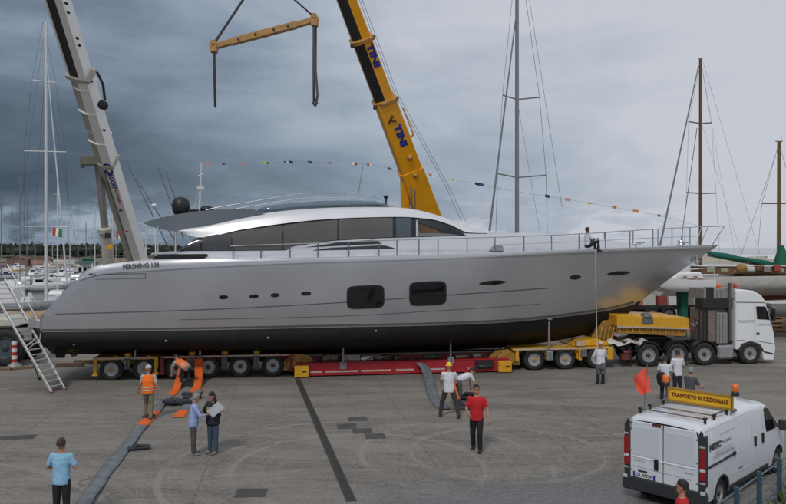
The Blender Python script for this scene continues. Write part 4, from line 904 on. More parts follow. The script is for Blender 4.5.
def carrier(name, label, base, rz, body, pivot, group=None):
    """road carrier and turning house of a telescopic crane, standing behind the yacht"""
    t = thing(name, label, 'crane', base, rz)
    mb = MB(); mb.box((0, 0, 1.25), (11.5, 2.5, .7)); mb.box((5.0, 0, 1.9), (1.7, 2.4, 1.2)); mb.build('chassis', body, t, bevel=.05)
    for x in (-4.6, -3.1, .2, 2.0, 3.8):
        for sg in (-1, 1): wheel(t, (x, sg*1.05, .62), .62, .42, hubgrey, redhub, sg > 0)
    mb = MB(); mb.box((5.2, 0, 2.25), (1.2, 2.2, .6)); mb.build('cab_window', blackglass, t)
    mb = MB(); mb.prism([(-3.2, 0), (-3.2, 1.3), (-1.4, 1.6), (1.2, .9), (1.4, 0)], (-.5, -1.2, 1.75), (1, 0, 0), (0, 0, 1), (0, 2.4, 0)); mb.build('turning_house', body, t, bevel=.06)
    mb = MB(); mb.box((-3.6, 0, 2.1), (.9, 2.5, 1.1)); mb.build('counterweight', body, t, bevel=.04)
    for x in (-5.3, 4.0):
        for sg in (-1, 1):
            mb = MB(); mb.box((x, sg*2.2, 1.05), (.35, 2.2, .3)); mb.tube([(x, sg*3.3, .08), (x, sg*3.3, 1.2)], .09, 8); mb.lathe([(.35, 0), (.35, .08), (.1, .1)], (x, sg*3.3, 0), n=12); mb.build('outrigger', body, t)
    return t
# white crane
A, B = P(137.5, 262, 50), P(57.5, 0, 35)
cr = carrier('mobile_crane', 'white telescopic crane with a blue logo rising behind the yacht stern', (A.x+1.6, 51, 0), R(180), cranewhite, None)
at = lambda y: online(A, B, y)
def W(px, Y): return px*.956/F*Y
dirty_shade_cream = mat('crane_shade_cream', (.40, .38, .32), .45, 0, .06, 1, dirt=.08)  # beige puts the shade of the boom's left facet into colour; collars share it
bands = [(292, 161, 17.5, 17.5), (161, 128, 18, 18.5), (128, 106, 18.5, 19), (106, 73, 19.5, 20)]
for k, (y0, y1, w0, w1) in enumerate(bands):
    a, b = at(y0), at(y1); mb = MB(); d, x, y = section(mb, a, b, W(w0, a.y), W(w1, b.y), 1.0, -.02, (0, 1)); mb.build('boom_section', [cranewhite, dirty_shade_cream], cr, world=True, bevel=.02)
a, b = at(73), at(-150); mb = MB(); section(mb, a, b, W(19, a.y), W(19, a.y)*.94, .9, .12, (0, 1)); mb.build('boom_section', [cranewhite, blacksteel], cr, world=True, bevel=.02)  # belly black holds both dark paint and the shade of the underside
b2 = at(-150); mb = MB(); wu = W(19, a.y)
mb.bar(a-x*wu*.47-y*.3, b2-x*wu*.44-y*.3, .1, .06, up=tuple(y)); mb.build('boom_edge', cranewhite, cr, world=True)
for y0, w, h, m in ((161, 21, .2, dirty_shade_cream), (138, 20, .08, cranewhite), (108, 21, .08, cranewhite), (74.5, 27, .24, dirty_shade_cream), (84, 21, .07, cranewhite)):
    c = at(y0); mb = MB(); section(mb, c-d*h/2, c+d*h/2, W(w, c.y), W(w, c.y), 1.15, -.02, (0, 0)); mb.build('boom_collar', m, cr, world=True, bevel=.02)
mb = MB(); c = at(60); mb.bar(at(262)-y*.52+x*-.02, at(165)-y*.52+x*-.02, .05, .05, up=tuple(y)); mb.build('boom_seam', mat('seam_grey', (.12, .13, .12), .6), cr, world=True)
for (p0, p1) in (((97, 72), (105, 100)), ((86, 83), (92, 82))):
    mb = MB(); q = at(90).y-.85; pts = [P(p0[0], p0[1], q), P((p0[0]+p1[0])/2+2, (p0[1]+p1[1])/2-2, q), P(p1[0], p1[1], q)]; mb.tube(pts, .07, 6); mb.build('hydraulic_hose', black, cr, world=True)
mb = MB(); c = P(103, 105, at(105).y-.8); mb.lathe([(.24, -.15), (.26, .1), (.1, .18)], c, (0, -1, 0), 12); mb.build('hose_reel', blacksteel, cr, world=True)
for px, py in ((66, 3), (68, 12), (77, 38), (79, 45), (104, 130)):
    mb = MB(); q = online(A, B, py); mb.lathe([(.07, -.1), (.07, .03), (.01, .04)], P(px, py, q.y-.62), (0, -1, 0), 8); mb.build('boom_bolt', blacksteel, cr, world=True)
mb = MB(); c = P(91, 161, at(161).y-.1); mb.box(c, (.95, .5, .5)); mb.tube([c+Vector((-.5, 0, -.4)), c+Vector((-.5, 0, .4))], .12, 8); mb.build('boom_bracket', mat('bracket_olive', (.12, .12, .08), .6, 0, .3), cr, world=True, bevel=.03)
mb = MB(); q = at(165).y+.2; mb.tube([P(98, 163, q), P(105.5, 232, q+1.2)], .22, 12); mb.build('ram_rod', mat('ram_chrome', (.3, .28, .27), .35, .5), cr, world=True)
mb = MB(); mb.tube([P(105, 228, q+1), P(114, 310, q+3)], .36, 12); mb.lathe([(.42, 0), (.42, .25)], P(105, 232, q+1), P(105, 228, q+1)-P(114, 310, q+3), 12); mb.build('ram_cylinder', mat('ram_cream', (.46, .45, .4), .45), cr, world=True)
for px, py, m in ((103, 235.5, blacksteel), (105.5, 247, yellow)): mb = MB(); mb.box(P(px+5, py, q+.4), (.3, .2, .3)); mb.build('ram_fitting', m, cr, world=True)
logo = mat('logo_blue', (.01, .03, .28), .4); sig_red = mat('print_red', (.5, .05, .03), .5)
def on_boom(py, k, dep): c = at(py); return c+x*k-y*(dep/2+.012)
d = (B-A).normalized(); x = Vector((0, 1, 0)).cross(d).normalized(); y = d.cross(x)
mb = MB(); c = on_boom(163, .22, 1.0)
for a0, a1 in ((0, 15), (18, 33)):
    n = 34; o_ = []; i_ = []
    for k in range(a0, a1+1): t = 2*math.pi*k/n; o_.append((.3*math.cos(t), .46*math.sin(t))); i_.append((.15*math.cos(t)+.04, .3*math.sin(t)+.04))
    mb.prism(o_+i_[::-1], c, x, d, -y*.01)
mb.build('boom_logo', logo, cr, world=True)
text('LOCAT', .42, on_boom(175.5, .26, 1.0), -d, x, logo, cr, 'boom_lettering', bold=.02, fit=1.2)
text('AUTOGRU', .2, on_boom(190, .3, 1.0), -d, x, sig_red, cr, 'boom_lettering', bold=.006, fit=1.3)
mb = MB(); mb.box((0, 0, 0), (.22, .02, .3), M=Matrix.Translation(on_boom(203, .25, 1.0))); mb.build('boom_plate', greysteel, cr, world=True)
for k in (-.15, .3): mb = MB(); mb.box((0, 0, 0), (.16, .02, .12), M=Matrix.Translation(on_boom(225, k*.7, 1.0))); mb.build('boom_plate', sig_red, cr, world=True)
# yellow crane
A, B = P(426, 212, 48), P(346.5, 0, 40.5)
cr = carrier('mobile_crane', 'yellow telescopic crane with blue TINI lettering and a black upper boom', (A.x+2.6, 50, 0), R(180), craneyellow, None)
d = (B-A).normalized(); x = Vector((0, 1, 0)).cross(d).normalized(); y = d.cross(x)
for k, (y0, y1, w0, w1, dep, bev, mi) in enumerate(((262, 168, 27, 23.5, 1.4, -.42, (0, 0)), (168, 100, 23.5, 21.5, 1.3, -.4, (0, 0)), (100, 38, 20, 19, 1.15, .02, (0, 1)), (38, -232, 19.5, 14, 1.0, .02, (0, 1)))):
    a, b = at(y0), at(y1); mb = MB(); section(mb, a, b, W(w0, a.y), W(w1, a.y), dep, bev, mi); mb.build('boom_section', [craneyellow, blacksteel], cr, world=True, bevel=.02)  # upper belly plates: dark paint and underside shade in one black
for y0, w, h in ((100, 25, .26), (39, 24, .24), (-100, 20, .25)):
    c = at(y0); mb = MB(); section(mb, c-d*h/2, c+d*h/2, W(w, c.y), W(w, c.y), 1.5, -.2, (0, 0)); mb.build('boom_collar', mat('collar_ochre', (.5, .24, .04), .5, 0, .2, 4, dirt=.4), cr, world=True, bevel=.03)
    for sg in (-.5, .5):
        mb = MB(); e = c+x*W(w, c.y)*sg-y*.6; mb.lathe([(.11, -.12), (.11, .12)], e, (0, -1, 0), 10); mb.build('collar_roller', blacksteel, cr, world=True)
text('TINI', .58, online(A, B, 133)+x*.12-y*.662, -d, x, logo, cr, 'boom_lettering', bold=.035, fit=1.5)
text('TINI', .5, online(A, B, 55)+x*.27-y*.59, -d, x, logo, cr, 'boom_lettering', bold=.03, fit=1.45)
mb = MB(); c = online(A, B, 117)-y*.68; mb.bar(c+x*-.3-d*.1, c+x*.12+d*.3, .12, .03, up=tuple(y)); mb.bar(c+x*-.1+d*.02, c+x*.2-d*.12, .1, .03, up=tuple(y)); mb.build('boom_emblem', mat('emblem_brown', (.12, .05, .02), .5), cr, world=True)
for py, k in ((155, .2), (172, .15)):
    mb = MB(); mb.lathe([(.2, -.05), (.18, .06), (.08, .08), (.08, .14), (.01, .15)], online(A, B, py)+x*k-y*.68, -y, 14); mb.build('boom_pin', mat('collar_ochre', (0, 0, 0)), cr, world=True)
q = at(150).y-.3
mb = MB(); mb.tube([P(403, 108, q), P(413.5, 134, q)], .05, 6); mb.tube([P(413.5, 134, q), P(408, 140, q)], .07, 6); mb.build('rope_guide', MATS['collar_ochre'], cr, world=True)
mb = MB(); q1, q2 = at(185).y-.9, at(185).y+.3; mb.tube([P(404.5, 168, q1), P(407, 262, q1+2.5)], .3, 14); mb.build('ram_cylinder', craneyellow, cr, world=True)
mb = MB(); mb.tube([P(411, 187, q1-.4), P(412.5, 240, q1+1)], .06, 8); mb.twin = None; mb.build('ram_rod', steel, cr, world=True)
mb = MB(); mb.tube([P(415, 190, q1-.4), P(416, 240, q1+1)], .045, 8); mb.build('ram_rod', steel, cr, world=True)
tip = at(-232); hookp = P(261, -38, 36)
for o_, e in ((0, .55), (.1, .7)):
    mb = MB(); mb.tube([at(-232)+x*e, online(A, B, 30)+x*(e+.15), online(A, B, 100)+x*(e+.2), P(445+o_*30, 185, 47), P(462+o_*40, 222, 49)], .013, 5); mb.build('hoist_rope', wire, cr, world=True)
mb = MB(); mb.box(tip+d*.3-x*.3, (1.3, .9, 1.0)); mb.lathe([(.42, -.1), (.36, 0), (.42, .1)], tip-x*.7+d*.2, (0, 1, 0), 16); mb.build('boom_head', craneyellow, cr, world=True, bevel=.05)
# hook, rigging and spreader beam hanging from the boom head
hk = thing('hook_block', 'black and yellow crane hook block above the spreader beam, just out of the picture', 'hook', tuple(hookp))
mb = MB(); mb.box(hookp+Vector((0, 0, .5)), (.55, .35, .9)); mb.build('block', blacksteel, hk, world=True, bevel=.05)
mb = MB(); mb.tube([hookp+Vector((.0, 0, .1)), hookp+Vector((0, 0, -.15)), hookp+Vector((.18, 0, -.35)), hookp+Vector((.05, 0, -.55)), hookp+Vector((-.18, 0, -.4))], [.07, .08, .09, .08, .04], 8); mb.build('hook', steel, hk, world=True)
for o_ in (-.14, .14): mb = MB(); mb.tube([hookp+Vector((o_, 0, .9)), Vector((hookp.x+o_, hookp.y, tip.z-.3))], .018, 5); mb.build('hoist_rope', wire, hk, world=True)
bl, brt = P(214, 46.5, 36), P(314.5, 20, 36)
sb = thing('spreader_beam', 'worn yellow spreader beam hanging slanted from two slings above the yacht', 'lifting beam', tuple((bl+brt)/2))
dd = (brt-bl).normalized(); uu = Vector((0, -1, 0)).cross(dd).normalized()*-1
if uu.z < 0: uu = -uu
mb = MB(); mb.bar(bl+dd*.1, brt-dd*.1, .26, .3, up=(0, 1, 0)); mb.build('beam_tube', beamyellow, sb, world=True, bevel=.02)
mb = MB(); m1, m2 = bl.lerp(brt, .17), bl.lerp(brt, .82); mb.bar(m1, m2, .32, .36, up=(0, 1, 0)); mb.build('beam_sleeve', beamyellow, sb, world=True, bevel=.02)
for c in (bl, brt):
    mb = MB(); mb.prism([(-.16, -.3), (.16, -.3), (.2, .1), (.08, .3), (-.08, .3), (-.2, .1)], c-Vector((0, .2, 0)), (1, 0, 0), (0, 0, 1), (0, .4, 0)); mb.lathe([(.09, -.26), (.09, .26)], c+Vector((0, 0, .12)), (0, 1, 0), 10); mb.build('end_fitting', beamyellow, sb, world=True, bevel=.02)
for k in (.25, .42, .6, .74):
    c = bl.lerp(brt, k)-Vector((0, .2, 0)); mb = MB(); mb.lathe([(.06, 0), (.06, .03)], c, (0, -1, 0), 10); mb.build('pin_hole', blacksteel, sb, world=True)
websling = mat('web_sling', (.1, .09, .1), .8, 0, .3, 9, bump=.4)
for c, nm, k in ((bl, 'left', 0), (brt, 'right', 1)):
    for o_ in (-.1, .1):
        mb = MB(); mb.tube([c+Vector((0, o_, .15)), hookp+Vector((.05, o_*.5, -.45))], .06, 6, flat=.5)
        tag(mb.build('lifting_sling', websling), '%s strand of the dark sling above the %s end of the spreader beam' % ('nearer' if o_ < 0 else 'farther', 'low left' if k == 0 else 'high right'), 'sling', 'slings from the beam up to the hook')
mb = MB(); q = P(215.3, 107, 36); mb.tube([bl+Vector((0, -.12, -.2)), q+Vector((0, -.08, 0)), q+Vector((0, .08, 0)), bl+Vector((0, .12, -.2))], .075, 6, flat=.5)
tag(mb.build('hanging_sling', websling), 'grey webbing sling hanging in a loop from the low left end of the spreader beam', 'sling', 'slings hanging from the spreader beam')
pts = [brt+Vector((-.02, -.12, -.2)), P(313.6, 70, 36), P(314, 104, 36), P(316, 104, 36), P(317.5, 95, 36), P(315.6, 70, 36), brt+Vector((.05, .12, -.2))]
mb = MB(); mb.tube(pts, .06, 6, flat=.6); mb.tube([P(313, 102, 36), P(315.5, 105.5, 36), P(316.5, 102, 36)], .1, 6)
tag(mb.build('hanging_sling', websling), 'webbing sling with a shackle hanging from the high right end of the spreader beam', 'sling', 'slings hanging from the spreader beam')
# ------------------------------------------------------------------ boats
def hull_loft(mb, L, B, D, sheer=.25, mi=0, fine=1.6, tr=.7, n=16, deckmi=None, rake=.12):
    """hull from stern (x=-L/2) to bow (x=L/2), sheer at z=D, keel line at z=0"""
    rg = []
    for i in range(n+1):
        t = i/n; x = (t-.5)*L; b = B/2*(tr+(1-tr)*math.sin(min(1, t/.45)*math.pi/2))*(1 if t < .5 else max(.015, 1-((t-.5)/.5)**fine)); z = D+sheer*D*(t**2)*.8; k = 0 if t < .75 else D*.75*((t-.75)/.25)**1.5
        xx = x-rake*L*max(0, t-.6)*.5
        rg.append([(x, -b, z), (x*.99, -b*.97, k+(z-k)*.62), (xx, -b*.82, k+(z-k)*.3), (xx, -b*.35, k+(z-k)*.06), (xx, b*.35, k+(z-k)*.06), (xx, b*.82, k+(z-k)*.3), (x*.99, b*.97, k+(z-k)*.62), (x, b, z)])
    mb.loft(rg, caps=False, closed=False, mi=mi)
    mb.add(rg[0], [tuple(range(8))], mi)
    mb2 = [[(r[0][0], r[0][1], r[0][2]-.04), (r[7][0], r[7][1], r[7][2]-.04)] for r in rg]
    mb.loft(mb2, caps=False, closed=False, mi=mi if deckmi is None else deckmi, sm=False); return rg
def stands(t, L, B, z0, m=None):
    for x in (-L*.28, L*.02, L*.25):
        for sg in (-1, 1):
            mb = MB(); mb.tube([(x, sg*B*.55, 0), (x, sg*B*.33, z0+.45)], .05, 6); mb.tube([(x-.3, sg*B*.6, 0), (x, sg*B*.42, z0*.6)], .035, 6); mb.tube([(x+.3, sg*B*.6, 0), (x, sg*B*.42, z0*.6)], .035, 6); mb.build('prop', m or bluepaint, t)
def sailboat(label, px, Y, top, Lh=12, rz=0, z0=1.6, hm=whitepaint, mastm=mast_alu, spread=(), stays=(), w=.11, land=True, cover=None, D=1.35, base_dx=0, furl=None, group=None, dm=None):
    X = (px-CX)/F*Y; zb = 0 if land else -1.3
    t = thing('sailboat', label, 'sailboat', (X, Y, zb), rz, group); c, s_ = math.cos(rz), math.sin(rz); zo = z0 if land else -.3
    mb = MB(); hull_loft(mb, Lh, Lh*.3, D, .18, tr=.62, n=18); mb2 = MB(); mb2.v = [(x_-Lh*.04, y_, z_+zo) for x_, y_, z_ in mb.v]; mb2.f, mb2.m, mb2.s = mb.f, mb.m, mb.s; mb2.build('hull', hm, t)
    mb = MB(); mb.prism([(-Lh*.22, 0), (-Lh*.2, .42), (Lh*.05, .45), (Lh*.17, .1), (Lh*.2, 0)], (0, -Lh*.085, zo+D), (1, 0, 0), (0, 0, 1), (0, Lh*.17, 0)); o = mb.build('cabin', dm or hm, t, bevel=.07, seg=2)
    for sg in (-1, 1):
        mb = MB(); mb.box((-Lh*.06, sg*(Lh*.085+.006), zo+D+.25), (Lh*.17, .02, .14)); mb.build('cabin_window', blackglass, t)
    if land:
        mb = MB(); mb.prism([(-Lh*.1, .1), (Lh*.1, .1), (Lh*.05, -z0+.12), (-Lh*.08, -z0+.12)], (0, -.1, zo), (1, 0, 0), (0, 0, 1), (0, .2, 0)); mb.build('keel', mat('keel_red', (.2, .06, .04), .7, 0, .2), t, bevel=.03); stands(t, Lh, Lh*.3, zo)
    zt = CH-(top-HY)/F*Y-zb; zm = zo+D+.4
    q = lambda x_, y_, YY=Y: WM[t].inverted() @ P(x_, y_, YY)
    mb = MB(); mb.tube([(0, 0, zm), (0, 0, zt)], [w, w*.8], 8); mb.build('mast', mastm, t)
    mb = MB(); mb.box((0, 0, zt+.05), (.5, .08, .06)); mb.tube([(.2, 0, zt), (.2, 0, zt+.5)], .012, 4); mb.build('masthead', mastm, t)
    for y_, xa, xb, ya, yb_ in spread:
        for xe, ye in ((xa, ya), (xb, yb_)): mb = MB(); mb.tube([q(px, y_+.4), q(xe, ye)], w*.35, 5); mb.build('spreader', mastm, t)
    for sx in stays:
        mb = MB(); mb.tube([q(*p) for p in sx[:-1]], sx[-1], 5); mb.build('stay', wire if sx[-1] < .04 else mastm, t)
    if furl:
        mb = MB(); mb.tube([q(furl[0], furl[1]), q(furl[2], furl[3])], [w*.3, w*.55], 6); mb.build('furled_sail', mast_alu if mastm is wood else mastm, t)
    if cover:
        pts = [q(a, b) for a, b in cover[0]]; mb = MB(); n = len(pts); mb.tube(pts, [cover[2]*(.75+.35*math.sin(i*2.3)**2)*(.7 if i in (0, n-1) else 1) for i in range(n)], 10); mb.build('sail_cover', cover[1], t)
        mb = MB(); mb.tube([pts[0]-Vector((0, 0, cover[2]*1.1)), pts[-1]-Vector((0, 0, cover[2]*1.1))], .06, 6); mb.build('boom', mastm, t)
    return t
# left: tall white rig in the marina
sailboat('tall white masted yacht afloat left of the white crane, furled foresail', 46, 72, 20, 14, R(75), land=False, mastm=mast_white, w=.16,
         spread=((81, 32, 56, 80, 82.5), (151, 24, 66, 151, 152), (226, 24, 69, 226.5, 227)), furl=(43.5, 24, 67, 282),
         stays=(((43, 22), (32, 80), (24, 151), (24, 226), (26, 285), .015), ((43, 22), (55.5, 82), (65.5, 152), (68.5, 227), (70, 285), .015), ((43, 40), (10, 285), .012), ((44, 90), (30, 285), .012), ((44, 60), (84, 285), .012)))
for px, Y, top, L_, lab, m in ((57.5, 95, 168, 9, 'slender white mast of the yacht moored just right of the tall white rig', mast_white), (112.5, 88, 212, 10, 'short white masted yacht moored between the crane ram and the crane boom', mast_white), (1.5, 90, 196, 10, 'small masted yacht cut by the left edge of the picture', mast_alu), (95, 120, 205, 10, 'thin masted yacht moored left of the crane ram', mast_white), (27, 140, 190, 10, 'distant masted yacht moored left of the tall white rig', mast_alu), (78, 150, 200, 10, 'distant masted yacht above the green roofed hut', mast_alu), (146, 92, 222, 9, 'small white mast showing between the crane boom and the flybridge', mast_white),
   (12, 170, 205, 9, 'thin far mast nearest the left edge after the cut one', mast_alu), (20, 120, 176, 10, 'tallest thin grey mast left of the tall white rig', mast_alu), (35, 160, 212, 9, 'short far mast close left of the tall white mast', mast_white), (70, 130, 214, 9, 'short white mast right of the leaning forestay', mast_white), (86, 170, 222, 9, 'lowest far mast over the green roofed hut', mast_alu), (124, 140, 226, 9, 'very short far mast behind the white crane boom', mast_white)):
    sailboat(lab, px, Y, top, L_, R(80+px % 30), land=False, mastm=m, w=.09, spread=((top+26, px-4, px+4, top+26, top+26),), stays=(((px, top+1), (px-7, 266), .012), ((px, top+1), (px+8, 266), .012)))
# centre and right rigs
sailboat('grey aluminium masted sloop standing ashore behind the foredeck of the yacht', 517, 49, -62, 13, R(8), z0=1.7, w=.15, mastm=mast_alu,
         spread=((99, 502.5, 539.5, 95, 97), (177, 497.5, 546, 173.5, 175)), furl=(515.5, 20, 489.5, 231),
         stays=(((519, -50), (539.5, 97), (546, 175), (548, 262), .015), ((520, -60), (562, 207), .013), ((517, -50), (502.5, 96), (497.5, 174), (495, 262), .013), ((517, 99), (545, 262), .01)))
sailboat('varnished wooden masted yacht ashore behind the bow rail of the silver yacht', 700.5, 80, 59, 10, R(8), z0=.6, w=.2, mastm=wood, hm=dirtywhite,
         spread=((123, 688.5, 712, 121.5, 122.5), (193, 686.5, 716, 192.5, 193)), furl=(698.5, 66, 660, 246),
         stays=(((697, 128), (680.5, 244), .04), ((701, 60), (711.5, 122.5), (716, 193), (720, 262), .013), ((701, 60), (688.5, 122), (686.5, 193), (683, 262), .013), ((703, 62), (760, 255), .012), ((703, 75), (735, 255), .01), ((702, 125), (742, 256), .01)))
sailboat('classic yacht with wooden mast, green boom cover and long white hull', 779, 52, 142, 17, R(6), z0=2.3, w=.15, mastm=wood, hm=dirtywhite, dm=wood, D=1.5,
         spread=((203, 762, 796, 203.3, 203),), stays=(((779, 143), (762, 203), (757, 262), .013), ((779, 143), (796, 203), (800, 262), .013), ((779, 145), (740, 258), .012)),
         cover=([(707, 252), (716, 255), (726, 256.5), (737, 258.5), (748, 260), (758, 262), (768, 264), (774, 265)], canvas_green, .22))
mb = MB(); q = P(781.5, 258, 51.6); mb.lathe([(.55, -.6), (.5, -.2), (.28, .5), (.15, .9)], q, (0, 0, 1), 10); tag(mb.build('mast_cover', canvas_green), 'green canvas cover wrapped round the foot of the rightmost wooden mast', 'canvas cover')
# long wooden coach roof and clutter of the classic yacht
cy = thing('deck_house', 'long varnished wooden deckhouse with pale windows on the white hulled classic yacht', 'deckhouse', tuple(P(740, 273, 50.5)), R(6))
mb = MB(); mb.box((0, 0, .22), (6.5, 1.6, .5)); mb.build('house_side', wood, cy, bevel=.03)
mb = MB(); mb.box((0, 0, .5), (6.7, 1.8, .07)); mb.build('house_roof', dirtywhite, cy, bevel=.02)
for k in range(6): mb = MB(); mb.box((-2.6+k*1.0, -.81, .24), (.55, .02, .22)); mb.build('house_window', mat('pale_window', (.3, .33, .22), .3), cy)
for k in range(5):
    c = P(741+k*9, 268+k % 2, 49.6); mb = MB()
    if k == 0: mb.sph(c, (.42, .3, .3))
    else: mb.box(c, (.5+.1*k, .4, .25+.05*k), .3*k)
    tag(mb.build('deck_bundle', (mat('ochre_cover', (.3, .17, .05), .8, 0, .3, 4), dirtywhite, wood, cabinet, mat('faded_red', (.3, .06, .05), .8))[k], bevel=.05 if k else 0), ('rounded ochre bundle on the deck of the classic yacht', 'white folded cover on the classic yacht deck beside the ochre bundle', 'brown wooden crate on the classic yacht deck', 'grey box on the classic yacht deck near the right edge', 'faded red bag on the classic yacht deck at the right edge')[k], ('bundle', 'cover', 'crate', 'box', 'bag')[k])
def motorboat(label, c, rz, L=6, hm=whitepaint, cabin=1, canopy=None, z=None, land=False, z0=.8, stripe=None, cat='motorboat', group=None):
    t = thing('motorboat', label, cat, (c.x, c.y, (0 if land else -1.3) if z is None else z), rz, group); zo = z0 if land else -.25; D = .16*L**.9
    mb = MB(); rg = hull_loft(mb, L, L*.34, D, .3, tr=.85, n=12, fine=2, deckmi=1); mb.v = [(a, b, e+zo) for a, b, e in mb.v]; mb.build('hull', [hm, dirtywhite], t)
    if cabin:
        h = .13*L; mb = MB(); mb.prism([(-L*.12, 0), (-L*.1, h*.9), (L*.06, h), (L*.2, h*.35), (L*.36, h*.12), (L*.38, 0)], (0, -L*.115, zo+D), (1, 0, 0), (0, 0, 1), (0, L*.23, 0)); mb.build('cabin', whitepaint, t, bevel=.06, seg=2)
        mb = MB(); mb.prism([(L*.065, h*.94), (L*.19, h*.4), (L*.17, h*.35), (L*.04, h*.85)], (0, -L*.118, zo+D+.01), (1, 0, 0), (0, 0, 1), (0, L*.236, 0)); mb.build('windscreen', blackglass, t)
        for sg in (-1, 1): mb = MB(); mb.box((-L*.01, sg*L*.116, zo+D+h*.6), (L*.12, .02, h*.35)); mb.build('side_window', blackglass, t)
    else:
        mb = MB(); mb.box((0, 0, zo+D+.15), (L*.12, L*.1, .55)); mb.prism([(.0, .3), (.05, .3), (-.1, .75), (-.14, .75)], (L*.06, -.35, zo+D), (1, 0, 0), (0, 0, 1), (0, .7, 0)); mb.build('console', whitepaint, t, bevel=.04)
        mb = MB(); mb.box((-L*.5-.1, 0, zo+D*.9), (.35, .35, .6)); mb.box((-L*.5-.12, 0, zo+D*.3), (.16, .14, .8)); mb.build('outboard', blacksteel, t, bevel=.05)
    if canopy:
        mb = MB(); mb.prism([(-L*.32, L*.22), (-L*.28, L*.26), (L*.02, L*.27), (L*.06, L*.24), (L*.02, L*.25), (-L*.28, L*.24)], (0, -L*.15, zo+D), (1, 0, 0), (0, 0, 1), (0, L*.3, 0)); mb.build('canopy', canopy, t, bevel=.02)
        for a in (-L*.28, L*.0):
            for sg in (-1, 1): mb = MB(); mb.tube([(a, sg*L*.14, zo+D), (a, sg*L*.14, zo+D+L*.25)], .02, 5); mb.build('canopy_post', steel, t)
    for sg in (-1, 1):
        mb = MB(); mb.tube([(L*.05, sg*L*.15, zo+D+.35), (L*.3, sg*L*.1, zo+D*1.12+.4), (L*.46, sg*.06, zo+D*1.2+.42)], .015, 4); mb.build('bow_rail', steel, t)
    if land: stands(t, L, L*.34, zo)
    return t
nav = mat('navy_canvas', (.02, .035, .12), .8, 0, .2, 3); tanc = mat('tan_canvas', (.38, .25, .14), .85, 0, .2, 3, bump=.4, bscale=5); tarp = mat('blue_tarp', (.02, .16, .42), .6, 0, .15, 3, bump=.4, bscale=5)
def wl(px, py): return G(px, py, -1.3)
boats = [(8, 292, 8, 0, nav, 'white motorboat with a navy blue canopy at the left edge of the marina'), (40, 291, 9.5, 1, None, 'largest white cabin cruiser lying below the tall white mast'),
 (70, 286, 7, 1, None, 'white cabin boat against the sloping stern of the yacht'), (24, 283, 7, 0, tanc, 'open motorboat with a tan canopy behind the white cruiser'), (58, 280, 7, 1, None, 'small white cabin boat between the two white masts'),
 (6, 279, 8, 1, nav, 'cabin boat with a blue awning far left, behind the first row'), (88, 275, 7, 1, None, 'white cabin boat below the green roofed hut'), (36, 275, 8, 1, None, 'pale cruiser in the third row left of the tall mast'),
 (66, 272, 8, 1, tanc, 'cruiser with a tan awning in the third row'), (16, 271, 8, 1, None, 'white cruiser in the far row at the left'), (104, 270, 8, 1, None, 'white boat just left of the crane ram'), (48, 268.5, 9, 1, nav, 'far white cruiser with a blue awning'), (120, 270, 8, 1, None, 'white boat glimpsed between ram and boom of the white crane'),
 (80, 267, 9, 1, None, 'farthest white cruiser beside the breakwater'), (28, 267, 9, 1, None, 'far white boat moored under the brown breakwater')]
mo = random.Random(77); adj = ('pale', 'white', 'low', 'tall sided', 'weathered', 'slim', 'short', 'broad')
for k in range(16):
    px_, py_ = 3+k*7.6, (277, 273.5, 269, 284)[k % 4]+mo.uniform(-1, 1)
    near_ = ('at the left edge', 'left of the tall mast', 'by the tall mast', 'right of the tall mast', 'near the green roofed hut', 'left of the crane ram', 'behind the yacht quarter', 'by the crane boom')[k//2]
    boats.append((px_, py_, mo.uniform(6, 9), int(k % 3 > 0), (None, nav, None, tanc, None)[k % 5], '%s boat %s, in the %s row of the marina' % (adj[(k*3) % 8], near_, ('second', 'third', 'far', 'first')[k % 4])))
rnd = random.Random(21)
for px, py, L_, cb, cn, lab in boats: motorboat(lab, wl(px, py), R(rnd.uniform(-30, 50)), L_, cabin=cb, canopy=cn, group='boats moored in the marina')
# boats and gear standing on the quay at the left
motorboat('grey and white inflatable tender on the quay behind the ladder', P(27, 300, 58).xy.to_3d(), R(5), 5.2, cabin=0, land=True, z0=.7, hm=mat('tender_grey', (.4, .42, .45), .6))
tt = thing('covered_skiff', 'small boat under a tan cover with a blue tarp below, beside the yacht stern', 'boat', (P(33, 320, 48).x, 48, 0), R(12))
mb = MB(); hull_loft(mb, 3.6, 1.5, .55, .2, n=10); mb.v = [(a, b, e+.62) for a, b, e in mb.v]; mb.build('hull', tarp, tt)
mb = MB(); rg = [[(x_, -.8*k, 1.1), (x_, -.5*k, 1.38+.1*math.sin(x_*3)), (x_, 0, 1.55+.12*math.sin(x_*4)), (x_, .5*k, 1.38), (x_, .8*k, 1.1)] for x_, k in ((-1.9, .8), (-1.4, 1), (-.7, 1.03), (0, 1.02), (.7, .9), (1.3, .6), (1.9, .15))]; mb.loft(rg, caps=False, closed=False); mb.build('boat_cover', tanc, tt)
for a in (-1, .8): mb = MB(); mb.box((a, 0, .35), (.15, 1.3, .7)); mb.build('trestle', wood, tt)
tt = thing('work_tent', 'white square work tent among the boats at the left edge', 'tent', (P(10, 290, 64).x, 63.5, 0), .1)
mb = MB(); mb.prism([(-1.1, 1.0), (1.1, 1.0), (1.1, 2.3), (0, 2.9), (-1.1, 2.3)], (0, -1.0, 0), (1, 0, 0), (0, 0, 1), (0, 2, 0)); mb.build('tent_cover', whitepaint, tt, bevel=.03)
for a in (-1, 1):
    for b in (-.9, .9): mb = MB(); mb.tube([(a, b, 0), (a, b, 1.2)], .03, 5); mb.build('tent_pole', steel, tt)
rnd = random.Random(8)
